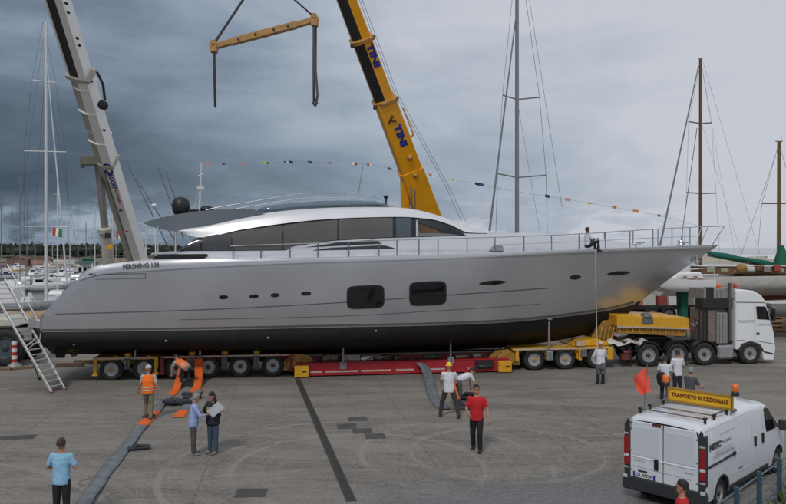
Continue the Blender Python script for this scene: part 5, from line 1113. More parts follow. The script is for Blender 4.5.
junk = [(6, 306, 60, 'stack of grey pallets behind the ladder top', 'pallets', cabinet), (20, 309, 54, 'dark tarpaulin heap beyond the ladder', 'tarpaulin', blacksteel), (31, 304, 55, 'black rubber fenders piled behind the covered skiff', 'fenders', black), (44, 300, 62, 'cream plastic crate beside the stern of the yacht', 'crate', cream), (2, 300, 63, 'red drum at the left edge of the quay', 'drum', sig_red), (40, 306, 50, 'orange box on the quay next to the yacht stern', 'box', orange), (12, 316, 50, 'rusty oil drum behind the upper ladder', 'drum', mat('rust', (.2, .08, .04), .8, 0, .3))]
for px, py, Y, lab, cat, m in junk:
    c = P(px, py, Y); mb = MB(); s_ = .35+.3*rnd.random()
    if cat == 'drum': mb.lathe([(.3, 0), (.31, .02), (.3, .3), (.315, .32), (.3, .34), (.3, .62), (.315, .64), (.3, .66), (.3, .92), (.01, .93)], (c.x, Y, 0), n=14)
    elif cat in ('fenders', 'tarpaulin'):
        for k in range(5): mb.lathe([(.05, -.6), (.2, -.5), (.24, 0), (.2, .5), (.05, .6)], (c.x-.8+.4*k, Y+.2*(k % 2), .25+.35*(k % 2)), (0, 1, .1), 8)
    else:
        for k in range(4): mb.box((c.x+.03*k, Y, .1+.2*k), (1.3, 1.1, .08)); mb.box((c.x+.03*k, Y, .19+.2*k), (1.2, .12, .1))
        if cat != 'pallets': mb = MB(); mb.box((c.x, Y, s_*.8), (s_*2.4, s_*2, s_*1.6)); mb.box((c.x, Y, s_*1.6+.03), (s_*2.5, s_*2.1, .08))
    tag(mb.build(cat if cat != 'pallets' else 'pallet_stack', m, bevel=0), lab, cat)
# hut with a green roof, far
hc_ = G(88, 264, .6); tt = thing('harbour_hut', 'pale hut with a green two tier roof beyond the moored boats', 'hut', (hc_.x, 150, -.5))
tt.location.x = (88-CX)/F*150; WM[tt] = Matrix.Translation(tt.location)
mb = MB(); mb.box((0, 0, 1.2), (3.2, 3, 3.6)); mb.build('wall', dirtywhite, tt)
mb = MB(); mb.lathe([(3.0, 0), (1.7, .5), (1.2, .55), (1.15, .8), (1.5, .85), (.1, 1.3)], (0, 0, 3.0), n=4, sm=False); mb.build('roof', mat('roof_green', (.03, .10, .085), .6, 0, .2), tt)
for a in (-1, 0, 1): mb = MB(); mb.box((a, -1.52, 1.7), (.6, .06, 1.0)); mb.build('window', blackglass, tt)
for px, Y, cat in ((66, 200, 0), (20, 210, 1), (140, 190, 2), (44, 215, 3)):
    tt = thing('harbour_shed', ('low pale shed on the breakwater right of the tall mast', 'low brick store on the breakwater at the far left', 'small shed on the breakwater behind the crane boom', 'long low store on the breakwater behind the tall mast')[cat], 'shed', ((px-CX)/F*245, 245, 0))
    mb = MB(); mb.box((0, 0, .9), (7, 4, 1.8)); mb.build('wall', (dirtywhite, mat('brick_wall', (.2, .12, .09), .8), cabinet, mat('pink_wall', (.33, .22, .17), .8))[cat], tt)
    mb = MB(); mb.prism([(-3.8, 1.8), (3.8, 1.8), (0, 2.8)], (0, -2.2, 0), (1, 0, 0), (0, 0, 1), (0, 4.4, 0)); mb.build('roof', mat('tile_roof', (.15, .09, .07), .8, 0, .2), tt)
# fishing boat with outrigger rods behind the flybridge
fb = motorboat('sport fishing boat hidden behind the yacht, showing only its dark raised rods', P(158, 280, 76).xy.to_3d(), R(20), 11)
for x0, y0, x1, y1 in ((128, 165, 152, 214), (136, 178, 158.5, 214), (157.5, 166, 172, 206), (166, 172, 177, 204)):
    mb = MB(); mb.tube([P(x1+(x1-x0)*.8, y1+(y1-y0)*.8, 76), P(x1, y1, 76), P(x0, y0, 76)], [.06, .05, .025], 5); mb.build('outrigger_rod', wire, fb, world=True)
mb = MB(); mb.lathe([(.3, 0), (.35, .1), (.1, .25)], P(154, 206, 76), n=10); mb.tube([P(154, 206, 76), P(156, 262, 76)], .06, 6); mb.build('radar_mast', whitepaint, fb, world=True)
# right: white boat on a green stand, boats beyond
wb = thing('motorboat', 'small white boat with a tan deck perched on a green stand under the yacht bow', 'motorboat', (P(680, 290, 43).x, 43, 0), R(14))
z1 = P(0, 291.5, 43).z; z2 = P(0, 279, 43).z
mb = MB(); pr = [(-1.9, z2+.12, .5), (-1.35, z2+.1, 1.0), (0, z2, 1.25), (1.3, z2, 1.25), (1.55, z2, 1.2)]; rg = [[(a, -b, z), (a+.05, -b*.98, (z+z1)/2), (a+.15 if a < 0 else a-.05, -b*.9, z1+(.35 if a < -1.5 else .05)), (a+.2 if a < 0 else a-.05, 0, z1+(.35 if a < -1.5 else -.05)), (a+.15 if a < 0 else a-.05, b*.7, z1+(.35 if a < -1.5 else .05)), (a+.05, b*.96, (z+z1)/2), (a, b, z)] for a, z, b in pr]; mb.loft(rg, caps=False, closed=False); mb.add(rg[-1], [tuple(range(7))[::-1]]); mb.add(rg[0], [tuple(range(7))]); mb.build('hull', whitepaint, wb)
mb = MB(); mb.loft([[(a+.04, -b*.93, z-.02), (a+.04, b*.93, z-.02)] for a, z, b in pr], caps=False, closed=False, sm=False); mb.build('deck', teak, wb)
mb = MB(); mb.prism([(-.9, 0), (-.5, .35), (1.1, .4), (1.3, 0)], (0, -.5, z2), (1, 0, 0), (0, 0, 1), (0, 1.0, 0)); mb.build('cabin', whitepaint, wb, bevel=.05)
for a in (-.2, .5): mb = MB(); mb.lathe([(.12, 0), (.1, .15), (.13, .2)], (a, -.75, z2), n=10); mb.build('winch', steel, wb)
for sg in (-1, 1): mb = MB(); mb.tube([(1.5, sg*1.1, z2), (1.5, sg*1.1, z2+.7), (-.2, sg*1.15, z2+.6)], .025, 5); mb.build('rail', whitepaint, wb)
mb = MB(); mb.prism([(-.1, z1), (.4, z1), (.28, 0), (.05, 0)], (0, -.25, 0), (1, 0, 0), (0, 0, 1), (0, .5, 0)); mb.box((.15, 0, .05), (1.6, 1.6, .1)); mb.build('stand', canvas_green, wb, bevel=.02)
for px, py, Y, L_, lab, rz in ((812, 300, 47, 7.5, 'dark grey hulled boat on props at the right edge behind the lorry', 10), (757, 258, 86, 9, 'white motor cruiser with a white awning far behind the green boom cover', 15), (795, 262, 84, 9, 'white cruiser farthest right near the shoreline', 5), (640, 268, 95, 9, 'white cruiser far off behind the bow', 20), (735, 266, 70, 7, 'white boat behind the deckhouse of the classic yacht', 25)):
    c = P(px, 300, Y); motorboat(lab, c.xy.to_3d(), R(rz), L_, land=True, z0=1.3, hm=cabinet if Y == 47 else whitepaint, canopy=whitepaint if Y in (86, 84) else None)
ly = thing('parked_lorry', 'parked boatyard lorry with orange and white bodywork beneath the yacht bow', 'lorry', (P(662, 320, 57).x, 57, 0), R(8))
for a in (-1.9, -.55, 2.4):
    for sg in (-1, 1): wheel(ly, (a+.5, sg*1.0, .62), .62, .34, hubgrey, redhub, sg > 0)
mb = MB(); mb.box((.2, 0, 1.15), (6.4, 2.2, .3)); mb.build('chassis', blacksteel, ly, bevel=.03)
mb = MB(); mb.box((3.1, 0, 2.1), (1.6, 2.3, 1.8)); mb.build('cab', truckwhite, ly, bevel=.1, seg=2)
mb = MB(); mb.box((3.2, 0, 2.5), (1.3, 2.32, .6)); mb.build('cab_window', blackglass, ly, bevel=.02)
for a, w_, h_, m in ((-2.6, .9, .5, orange), (-1.5, 1.0, 1.3, dirtywhite), (-.4, .7, .9, mat('faded_red', (0, 0, 0))), (.7, 1.2, 1.5, whitepaint), (1.8, .6, .8, cabinet)):
    mb = MB(); mb.box((a, 0, 1.3+h_/2), (w_, 1.8, h_)); mb.build('load_box', m, ly, bevel=.04)
# wooden cradle stacks and cars behind the tractor, right
for k, (px, py, Y, lab) in enumerate(((776, 330, 50, 'sandy coloured timber stack behind the lorry cab'), (700, 320, 48, 'red and white steel cradle behind the tractor hoses'))):
    c = G(px, py+3); mb = MB()
    for q in range(5): mb.box((c.x, Y, .15+q*.3), (2.6-.2*q, .9, .2), .06*q)
    for q in (-1, 1): mb.box((c.x+q*.8, Y, .8), (.15, .8, 1.5))
    tag(mb.build('timber_stack' if k == 0 else 'steel_cradle', (tanc, mat('faded_red', (0, 0, 0)))[k], bevel=.01), lab, ('timber', 'cradle')[k])
# ------------------------------------------------------------------ dressing lines with signal flags, ensigns
fl_cols = {'b': (.02, .03, .12), 'y': (.75, .6, .03), 'r': (.6, .06, .06), 'w': (.75, .75, .75), 'p': (.6, .3, .25), 'o': (.6, .25, .06), 'g': (.05, .2, .08)}
def flagm(k): return mat('flag_'+k, fl_cols[k], .8, 0, .1, 4)
def dressing(label, pts, Y, flags, s=.62):
    s *= .78
    t = thing('dressing_line', label, 'flag line', tuple(P(*pts[0], Y)))
    q = [P(a, b, Y) for a, b in pts]; mb = MB(); mb.tube(q, .008, 4); mb.build('line', rope, t, world=True)
    for n_, (px, ks) in enumerate(flags):
        yy = lin(pts, px); c = P(px, yy, Y); wv = .09*math.sin(n_*2.1); w_ = s*(1.0 if len(ks) > 1 else .8); tri = n_ % 3 == 1
        for j, k in enumerate(ks):
            a0, a1 = w_*j/len(ks), w_*(j+1)/len(ks); mb = MB(); h0 = s*.5*(1-a0/w_*(.9 if tri else 0)); h1 = s*.5*(1-a1/w_*(.9 if tri else 0))
            rg = [[c+Vector((a, wv*math.sin(a*9)+o_, h_*.5-.18*a)), c+Vector((a, wv*math.sin(a*9+1)+o_, -h_*.5-.18*a))] for a, h_, o_ in ((a0, h0, 0), ((a0+a1)/2, (h0+h1)/2, 0), (a1, h1, 0))]
            mb.loft(rg, caps=False, closed=False); mb.loft([[r[1]+Vector((0, .006, 0)), r[0]+Vector((0, .006, 0))] for r in rg], caps=False, closed=False); mb.build('pennant', flagm(k), t, world=True)
dressing('long line of small coloured signal flags above the flybridge, left of the yellow crane', [(201, 164), (240, 163), (300, 161.5), (360, 163.5), (385, 167), (397, 171)], 56, [(206, 'p'), (222, 'b'), (242, 'p'), (264, 'yg'), (284, 'bw'), (289, 'b'), (308, 'b'), (329, 'r'), (352, 'wr'), (367, 'rw'), (388, 'b')], .5)
dressing('dipping line of coloured signal flags between the yellow crane and the wooden mast', [(400, 168), (430, 175), (455, 180), (478, 184), (500, 189), (546, 196), (590, 203), (636, 211), (662, 216), (699, 226)], 50, [(429, 'ow'), (452, 'y'), (475, 'b'), (479, 'b'), (497, 'wr'), (545, 'b'), (565, 'p'), (588, 'yo'), (612, 'o'), (633, 'po'), (658, 'bo')], .5)
def ensign(label, px, py, Y, cols, s=1.0):
    t = thing('flag', label, 'flag', tuple(P(px, py, Y)))
    mb = MB(); mb.tube([P(px, py-6, Y), P(px, py+28, Y)], .025, 5); mb.build('staff', mast_white, t, world=True)
    for j, k in enumerate(cols):
        mb = MB(); c = P(px, py, Y); a0, a1 = s*j/len(cols), s*(j+1)/len(cols); rg = []
        for a in rng(a0, a1, 3): rg.append([c+Vector((a, .1*math.sin(a*6), .35-.15*a)), c+Vector((a-.05, .1*math.sin(a*6+1), -.4-.25*a))])
        mb.loft(rg, caps=False, closed=False); mb.loft([[r[1]+Vector((0, .006, 0)), r[0]+Vector((0, .006, 0))] for r in rg], caps=False, closed=False); mb.build('flag_cloth', flagm(k), t, world=True)
ensign('red white and green ensign hanging beside the tall white mast', 52.5, 231, 70, 'rwg', .95); ensign('red and white ensign between the ram and boom of the white crane', 116, 234, 70, 'rw', .5)
# ------------------------------------------------------------------ delivery van, near right
VA = math.atan2(1.37, 1.40); VO = Vector((6.68, 15.5, 0))
van = thing('delivery_van', 'white delivery van seen from behind, roof rack and yellow sign board on top', 'van', tuple(VO), VA)
# van frame: x forward from the tail, y to the left (0 = right side, 1.9 = left side)
VW = 1.9
SX = .6
def v_top(x):
    x = x if x < 1.5 else max(1.5, x-SX)
    return interp([(0, 1.84), (.05, 1.915), (.25, 1.945), (1.5, 1.965), (2.9, 1.955), (3.2, 1.90), (3.6, 1.62), (4.05, 1.27), (4.35, 1.12), (4.65, .98), (4.76, .78), (4.79, .6)], x)
def v_bot(x):
    z = .3
    for c in (.86, 3.88+SX):
        d = abs(x-c)
        if d < .40: z = max(z, .34+math.sqrt(max(0, .40**2-d*d)))
    return z
def v_in(x, z):
    """inset of the body side from the widest line"""
    t = v_top(x); k = .015+.13*max(0, (z-1.0)/.95)**1.7; k += .03*max(0, (.55-z)/.25)
    if z > t-.12: q = (z-(t-.12))/.12; k += .12*(1-math.sqrt(max(0, 1-q*q)))
    if x < .12: k += .045*(1-x/.12)**2
    if x > 4.0+SX: k += .16*min(1, (x-4.0-SX)/.79)**2.2
    if abs(z-1.02) < .03: k += .006
    return k
def vp(x, z, left=False, off=0): i = v_in(x, z); return Vector((x, (VW-i+off) if left else (i-off), z))
xs = sorted(set([0, .03, .07, .12, .2, .3, .42, .46]+[.86+.40*math.cos(math.pi*k/12) for k in range(13)]+[1.27, 1.3, 1.5, 1.9, 2.3, 2.7, 3.0, 3.2+SX, 3.35+SX, 3.44+SX, 3.475+SX]+[3.88+SX+.40*math.cos(math.pi*k/12) for k in range(13)]+[q+SX for q in (4.3, 4.4, 4.5, 4.6, 4.7, 4.76, 4.79)]))
fr = [0, .12, .25, .38, .5, .62, .74, .84, .9, .94, .965, .985, 1]
def col_(x, left): b, t = v_bot(x), v_top(x); return [vp(x, b+(t-b)*f, left) for f in fr]
mb = MB(); Rr = [col_(x, False) for x in xs]; Lr = [col_(x, True) for x in xs]
mb.loft(Rr, caps=False, closed=False); mb.loft([r[::-1] for r in Lr], caps=False, closed=False)
rf = []
for a, b in zip(Rr, Lr): rf.append([a[-1].lerp(b[-1], j/8)+Vector((0, 0, .025*math.sin(math.pi*j/8))) for j in range(9)])
mb.loft(rf, caps=False, closed=False)
mb.loft([Rr[0], Lr[0]], caps=False, closed=False); mb.loft([Lr[-1], Rr[-1]], caps=False, closed=False)
mb.build('body', vanwhite, van, weld=True)
mb = MB(); mb.box((2.55, VW/2, .42), (4.9, 1.3, .3)); mb.build('underbody', blacksteel, van)
dgrey = mat('bumper_grey', (.03, .032, .035), .6, 0, .15, 5)
for c in (.86, 3.88+SX):
    for sg in (0, 1):
        mb = MB(); mb.lathe([(.44, 0), (.44, .5)], (c, .12 if not sg else VW-.62, .34), (0, 1, 0), 20); mb.build('wheel_well', dgrey, van)
        wheel(van, (c, .17 if not sg else VW-.17, .33), .33, .22, mat('van_rim', (.32, .33, .35), .4, .5, .1), redhub, sg == 1)
def side_panel(name, pts, m, off=.006, left=False, parent=None):
    mb = MB(); n = len(pts); a = [vp(x, z, left, off) for x, z in pts]; b = [vp(x, z, left, off-.02) for x, z in pts]
    cx = sum((p for p in a), Vector())/n
    mb.add(a+[cx], [(i, (i+1) % n, n) for i in range(n)]); mb.loft([b, a], caps=False); return mb.build(name, m, parent or van)
seamv = mat('door_gap', (.09, .095, .1), .6)
def side_line(name, pts, w, m=seamv, off=.004, left=False):
    mb = MB(); a = []
    for i, (x, z) in enumerate(pts):
        dx = pts[min(i+1, len(pts)-1)][0]-pts[max(i-1, 0)][0]; dz = pts[min(i+1, len(pts)-1)][1]-pts[max(i-1, 0)][1]; l = math.hypot(dx, dz) or 1
        a.append([vp(x-dz/l*w/2, z+dx/l*w/2, left, off), vp(x+dz/l*w/2, z-dx/l*w/2, left, off)])
    mb.loft(a, caps=False, closed=False, sm=False); return mb.build(name, m, van)
win = [(3.02, 1.27), (3.0, 1.5), (3.04, 1.74), (3.16, 1.8), (3.34, 1.74), (3.62, 1.48), (3.86, 1.27), (3.84, 1.21), (3.2, 1.2), (3.05, 1.21)]
win = [(x+SX, z) for x, z in win]
side_panel('side_window', win, winframe, .006); side_panel('window_pane', [(3.05+SX+(x-3.05-SX)*.93+.02, 1.23+(z-1.21)*.92) for x, z in win], blackglass, .012)
side_panel('side_window', win, winframe, .006, True)
side_line('door_seam', [(x+SX, z) for x, z in [(2.86, .42), (2.86, 1.0), (2.83, 1.4), (2.9, 1.78), (3.02, 1.87)]], .012); side_line('door_seam', [(1.42, .42), (1.42, 1.83)], .012); side_line('door_seam', [(2.96, .42), (2.94, 1.84)], .009)
for pts in (((.2, 1.12), (1.2, 1.1), (2.5, 1.08), (2.68, 1.2), (2.78, 1.5), (2.8, 1.72)),):
    o = side_line('pressed_line', pts, .03, mat('crease_highlight', (.75, .77, .8), .3, 0, 0, coat=.5), .006)  # pressings' highlight and shade coloured in as lighter and darker strips
side_line('pressed_line', [(.16, 1.8), (2.8, 1.84)], .01, mat('crease_shade', (.45, .47, .5), .4), .004)
side_line('pressed_line', [(1.34, .66), (3.1, .62)], .03, MATS['crease_highlight'], .006)
mb = MB(); mb.bar(vp(.04, 1.055, False, .02), vp(1.52, 1.105, False, .02), .03, .05); mb.box(vp(1.53, 1.105, False, .02), (.12, .045, .085)); mb.build('sliding_rail', winframe, van, bevel=.008)
for x in (2.84, 3.34): mb = MB(); mb.box(vp(x, 1.13, False, .02), (.07, .045, .24)); mb.build('door_handle', winframe, van, bevel=.015, seg=2)
mb = MB(); arc = [(.86+.43*math.cos(R(a)), .34+.43*math.sin(R(a))) for a in range(0, 181, 12)]
mb.loft([[vp(x, z, False, .012), vp(.86+(x-.86)*.91, .34+(z-.34)*.91, False, .012)] for x, z in arc], caps=False, closed=False); mb.build('arch_edge', dgrey, van)
side_line('sill_trim', [(1.3, .36), (3.8, .36)], .12, dgrey, .012)
# lettering on the side
WX = WM[van].to_3x3() @ Vector((1, 0, 0)); WN = (0, 0, 1)
inkb = mat('ink_black', (.05, .045, .07), .5); inkg = mat('ink_grey', (.3, .32, .36), .5)
def vtext(s, x, z, size, m, fit, bold=0): text(s, size, WM[van] @ vp(x, z, False, .008), WX, (0, 0, 1), m, van, 'side_lettering', off=.004, bold=bold, fit=fit)
vtext('NBTC', .56, 1.44, .19, inkb, .62, .012); vtext('n..a.x.', 1.2, 1.47, .13, inkg, .5, .003); side_line('side_stripe', [(.42, 1.315), (1.58, 1.33)], .012, inkg, .008); vtext('COSTRUZIONI', .98, 1.235, .13, mat('ink_pale', (.42, .44, .48), .5), 1.15, .002)
side_line('side_stripe', [(.9, 1.62), (1.7, 1.64)], .01, inkg, .008)
# tail: doors, lamps, plate
def rear_box(name, y0, y1, z0, z1, m, d=.012, x=-.0, bev=0, parent=None):
    mb = MB(); mb.box((x-d/2+.004, (y0+y1)/2, (z0+z1)/2), (d, y1-y0, z1-z0)); return mb.build(name, m, parent or van, bevel=bev)
def trapz(name, pts, m, d=.03, x=0, bev=.008):
    mb = MB(); mb.prism(pts, (x+.004, 0, 0), (0, 1, 0), (0, 0, 1), (-d, 0, 0)); return mb.build(name, m, van, bevel=bev)
rear_door_m = vanwhite
for y0, y1 in ((.17, .945), (.955, 1.73)):
    trapz('rear_door', [(y0, .48), (y1, .48), (y1, 1.55), (y1-(.05 if y1 > 1.5 else 0), 1.83), (y0+(.05 if y0 < .5 else 0), 1.83), (y0, 1.55)], vanwhite, .035, bev=.02)
    trapz('pressed_panel', [(y0+.07, 1.06+.0), (y1-.07, 1.06), (y1-.07, 1.5), (y1-.1, 1.72), (y0+.1, 1.72), (y0+.07, 1.5)], mat('van_panel', (.6, .63, .69), .3, 0, .02, coat=.4), .012, -.032, .01)
rear_box('door_seam', .945, .955, .5, 1.83, seamv, .005, -.034)
trapz('pressed_line', [(.24, 1.0), (1.66, 1.0), (1.66, 1.03), (.24, 1.03)], MATS['crease_highlight'], .02, -.03, .006)
trapz('pressed_line', [(.3, .76), (1.66, .80), (1.66, .812), (.3, .772)], mat('crease_shade', (.45, .47, .5)), .008, -.034, 0)
mb = MB(); mb.box((-.05, 1.1, .93), (.04, .1, .24)); mb.build('door_handle', winframe, van, bevel=.03, seg=2)
trapz('high_brake_light', [(.98, 1.795), (1.2, 1.795), (1.18, 1.845), (1.0, 1.845)], mat('brake_dark', (.12, .01, .012), .2), .04, -.03)
for y0, y1, c in ((.0, .155, 0), (1.745, 1.9, 1)):
    lp = [(.02, .5), (.16, .5), (.155, 1.6), (.15, 1.8), (.11, 1.87), (.07, 1.8), (.045, 1.5), (.02, 1.2)]
    trapz('lamp_column', lp if c == 0 else [(VW-q, z) for q, z in lp], dgrey, .045, .01, .015)
    mb = MB(); y_ = .045 if c == 0 else VW-.045; mb.box((.05, .04 if c == 0 else VW-.04, 1.2), (.14, .055, 1.1)); mb.build('corner_trim', dgrey, van, bevel=.02)
    for z0, z1, m in ((1.05, 1.46, redlens), (.98, 1.05, mat('lens_clear', (.6, .6, .62), .15)), (.8, .98, redlens)):
        mb = MB(); mb.box((.0, (y0+y1)/2+(.0 if c == 0 else 0), (z0+z1)/2), (.1, .115, z1-z0-.006)); mb.build('tail_lamp', m, van, bevel=.015, seg=2)
    for z in (1.51, .74): mb = MB(); mb.box((-.02, (y0+y1)/2, z), (.07, .12, .045)); mb.build('lamp_glint', mat('glint_silver', (.5, .5, .52), .3, .6), van, bevel=.01)  # silver boxes stand in for highlights on the lamp column
trapz('bumper', [(-.02, .24), (VW+.02, .24), (VW+.03, .5), (VW-.02, .56), (.02, .56), (-.03, .5)], dgrey, .12, .06, .03)
for y in (.06, VW-.06): trapz('bumper_lamp', [(y-.05, .5), (y+.05, .5), (y+.05, .58), (y-.05, .58)], MATS['lens_clear'], .02, -.055, .005)
trapz('plate_recess', [(1.12, .56), (1.66, .56), (1.66, .7), (1.12, .7)], mat('crease_shade', (0, 0, 0)), .012, -.03, 0)
plate = trapz('number_plate', [(1.13, .565), (1.65, .565), (1.65, .685), (1.13, .685)], whitepaint, .012, -.04, .003)
for y0 in (1.13, 1.605): trapz('plate_band', [(y0, .567), (y0+.045, .567), (y0+.045, .683), (y0, .683)], mat('plate_blue', (.01, .03, .3), .4), .004, -.05, 0)
WR = WM[van].to_3x3() @ Vector((0, -1, 0)); PV = lambda y, z, x=-.053: WM[van] @ Vector((x, y, z))
text('DL 475YP', .1, PV(1.385, .625), WR, (0, 0, 1), inkb, van, 'plate_lettering', off=.002, fit=.36, bold=.003)
text('RENAULT', .05, PV(1.5, .94, -.035), WR, (0, 0, 1), inkg, van, 'badge_lettering', off=.003, fit=.26); text('TRAFIC', .05, PV(.36, .9, -.035), WR, (0, 0, 1), inkg, van, 'badge_lettering', off=.003, fit=.22)
mb = MB(); mb.box((-.05, 1.42, .72), (.04, .22, .03)); mb.build('plate_lamp', winframe, van, bevel=.01)
mb = MB(); mb.loft([[Vector((3.28+SX, y, v_top(3.28+SX)+.012)) for y in (.3, .95, 1.6)], [Vector((3.62+SX, y, v_top(3.62+SX)+.015)) for y in (.22, .95, 1.68)], [Vector((4.0+SX, y, v_top(4.0+SX)+.015)) for y in (.2, .95, 1.7)]], caps=False, closed=False); mb.build('windscreen', blackglass, van)
for sg in (0, 1): mb = MB(); mb.box((3.72+SX, -.14 if not sg else VW+.14, 1.3), (.12, .2, .28)); mb.build('door_mirror', dgrey, van, bevel=.04); mb = MB(); mb.box((4.62+SX, .3 if not sg else VW-.3, .86), (.22, .32, .2)); mb.build('headlamp', MATS['lens_clear'], van, bevel=.05)
# roof rack
rk = thing('roof_rack', 'low steel rack with cross bars bolted on the white van roof', 'roof rack', tuple(WM[van] @ Vector((1, .95, 1.97))), VA); rz_ = WM[van]
def rw(x, y, z): return rz_ @ Vector((x, y, z))
rkm = mat('rack_grey', (.2, .2, .21), .45, .5, .15)
for x in (.4, .88, 1.58):
    mb = MB(); mb.bar(rw(x, .2, 2.03), rw(x, 1.7, 2.03), .035, .03); mb.build('cross_bar', rkm, rk, world=True, bevel=.004)
    for y in (.2, 1.7): mb = MB(); mb.tube([rw(x, y, 1.93), rw(x, y, 2.05)], .03, 8); mb.box(rw(x, y, 2.035), (.1, .07, .05), VA); mb.build('rack_foot', blacksteel, rk, world=True)
for y in (.2, 1.7): mb = MB(); mb.bar(rw(.86, y, 2.055), rw(1.9, y, 2.055), .03, .03); mb.build('side_rail', rkm, rk, world=True)
mb = MB(); mb.tube([rw(1.75, .14, 2.0), rw(1.95, .14, 2.0)], .04, 8); mb.build('rail_clamp', rkm, rk, world=True)
sn = thing('sign_board', 'yellow warning sign board standing across the roof of the white van', 'sign', tuple(rw(1.58, .8, 2.07)), VA)
mb = MB(); pts = [(.07, 2.07), (1.6, 2.07), (1.6, 2.37), (.07, 2.37)]; O = rw(1.6, 0, 0); Yv = rz_.to_3x3() @ Vector((0, 1, 0)); Xv = rz_.to_3x3() @ Vector((1, 0, 0))
mb.prism(pts, O, Yv, (0, 0, 1), Xv*.03); mb.build('board', mat('sign_yellow', (.72, .42, .01), .4, 0, .05), sn, world=True, bevel=.006)
mb = MB(); 
for p, q in (((.07, 2.07), (1.6, 2.07)), ((1.6, 2.07), (1.6, 2.37)), ((1.6, 2.37), (.07, 2.37)), ((.07, 2.37), (.07, 2.07))): mb.bar(O+Yv*p[0]+Vector((0, 0, p[1])), O+Yv*q[0]+Vector((0, 0, q[1])), .03, .05)
mb.build('board_frame', mat('frame_ochre', (.36, .2, .03), .5), sn, world=True)
text('TRASPORTO ECCEZIONALE', .13, O-Xv*.006+Yv*.83+Vector((0, 0, 2.22)), -Yv, (0, 0, 1), mat('sign_ink', (.16, .015, .01), .5), sn, 'board_lettering', off=.004, fit=1.34, bold=.004)
for y in (.1, 1.58): mb = MB(); mb.bar(rw(1.62, y, 2.02), rw(1.62, y, 2.42), .05, .05); mb.build('board_post', rkm, sn, world=True)
for y, lab in ((.02, 'orange beacon at the right end of the sign board on the van roof'), (1.66, 'orange beacon at the left end of the sign board on the van roof')):
    b = thing('warning_beacon', lab, 'beacon', tuple(rw(1.62, y, 2.4)), 0, 'beacons on the van roof')
    mb = MB(); mb.lathe([(.085, 0), (.09, .03), (.08, .1), (.06, .11)], (0, 0, 0), n=14); mb.build('base', blacksteel, b)
    mb = MB(); mb.lathe([(.08, .1), (.085, .13), (.085, .2), (.07, .25), (.03, .275), (.002, .28)], (0, 0, 0), n=16); mb.build('lens', amber, b)
fg = thing('flag', 'bright orange red flag on a thin pole at the left rear of the van roof', 'flag', tuple(rw(.62, 1.72, 1.95)))
top = P(647.3, 364, 17.3); bot_ = rw(.62, 1.72, 1.95); mb = MB(); mb.tube([bot_, top], .009, 6); mb.build('pole', greysteel, fg, world=True)
fo = mat('flag_orange', (.85, .09, .045), .7, 0, .06, 8)
rg = []
for i in range(9):
    t = i/8; r = [];
    for j in range(9):
        s_ = j/8; px = (646.2*(1-t)+633*t)*(1-s_)+(651*(1-t)+639.5*t)*s_; py = (366.5*(1-t)+378.5*t)*(1-s_)+(391*(1-t)+395.5*t)*s_
        r.append(P(px, py, 17.3-.05*t+.05*math.sin(t*7+s_*3)*(.3+t)))
    rg.append(r)
mb = MB(); mb.loft(rg, caps=False, closed=False); mb.loft([[p+Vector((0, .004, 0)) for p in r][::-1] for r in rg], caps=False, closed=False); mb.build('flag_cloth', fo, fg, world=True)
# ------------------------------------------------------------------ blue railing beside the van
dv = Vector((.96, 1.0, 0)); p0 = Vector((7.86, 15.62, 0)); dn = dv.normalized()
fn = thing('railing', 'blue steel railing with flat posts running beside the white van', 'railing', tuple(p0+Vector((0, 0, 0))))
for k in range(-4, 5):
    c = p0+dv*k; mb = MB(); mb.bar(c, c+Vector((0, 0, .98)), .1, .05, up=tuple(dn)); mb.box(c+Vector((0, 0, .01)), (.2, .2, .02), VA); mb.build('post', bluepaint, fn, world=True, bevel=.006)
    for z in (.93, .86): mb = MB(); mb.lathe([(.014, 0), (.014, .04), (.002, .045)], c+Vector((.02, -.03, z)), (.7, -.7, 0), 6); mb.build('bolt', greysteel, fn, world=True)
for z, r_ in ((.84, .022), (.62, .016), (.42, .016), (.22, .022)):
    mb = MB(); o_ = Vector((-.035, .035, z)); mb.tube([p0-dv*4.3+o_, p0+dv*4.3+o_], r_, 6); mb.build('rail', mat('rail_bluegrey', (.09, .13, .16), .45, .2, .2), fn, world=True)
# weeds at the foot of the railing
wm = mat('weed_green', (.06, .1, .02), .8, 0, .4, 12); rnd = random.Random(4); vs = []; fs = []
for k in range(520):
    c = p0+dv*rnd.uniform(-1.2, 3)+Vector((.707, -.707, 0))*rnd.uniform(.05, 1.0); a = rnd.uniform(0, 6.28); h = rnd.uniform(.08, .32); w_ = .02; d_ = Vector((math.cos(a), math.sin(a), 0)); n = Vector((-d_.y, d_.x, 0))*w_; b = len(vs)
    vs += [c-n, c+n, c+d_*h*.25+Vector((0, 0, h*.7))+n*.8, c+d_*h*.5+Vector((0, 0, h)), c+d_*h*.25+Vector((0, 0, h*.7))-n*.8]; fs.append((b, b+1, b+2, b+3, b+4))
me = bpy.data.meshes.new('weeds'); me.from_pydata([tuple(v) for v in vs], [], fs); me.materials.append(wm); o = bpy.data.objects.new('weeds', me); COL.objects.link(o); tag(o, 'green and yellowish weeds growing along the blue railing', 'weeds', kind='stuff')
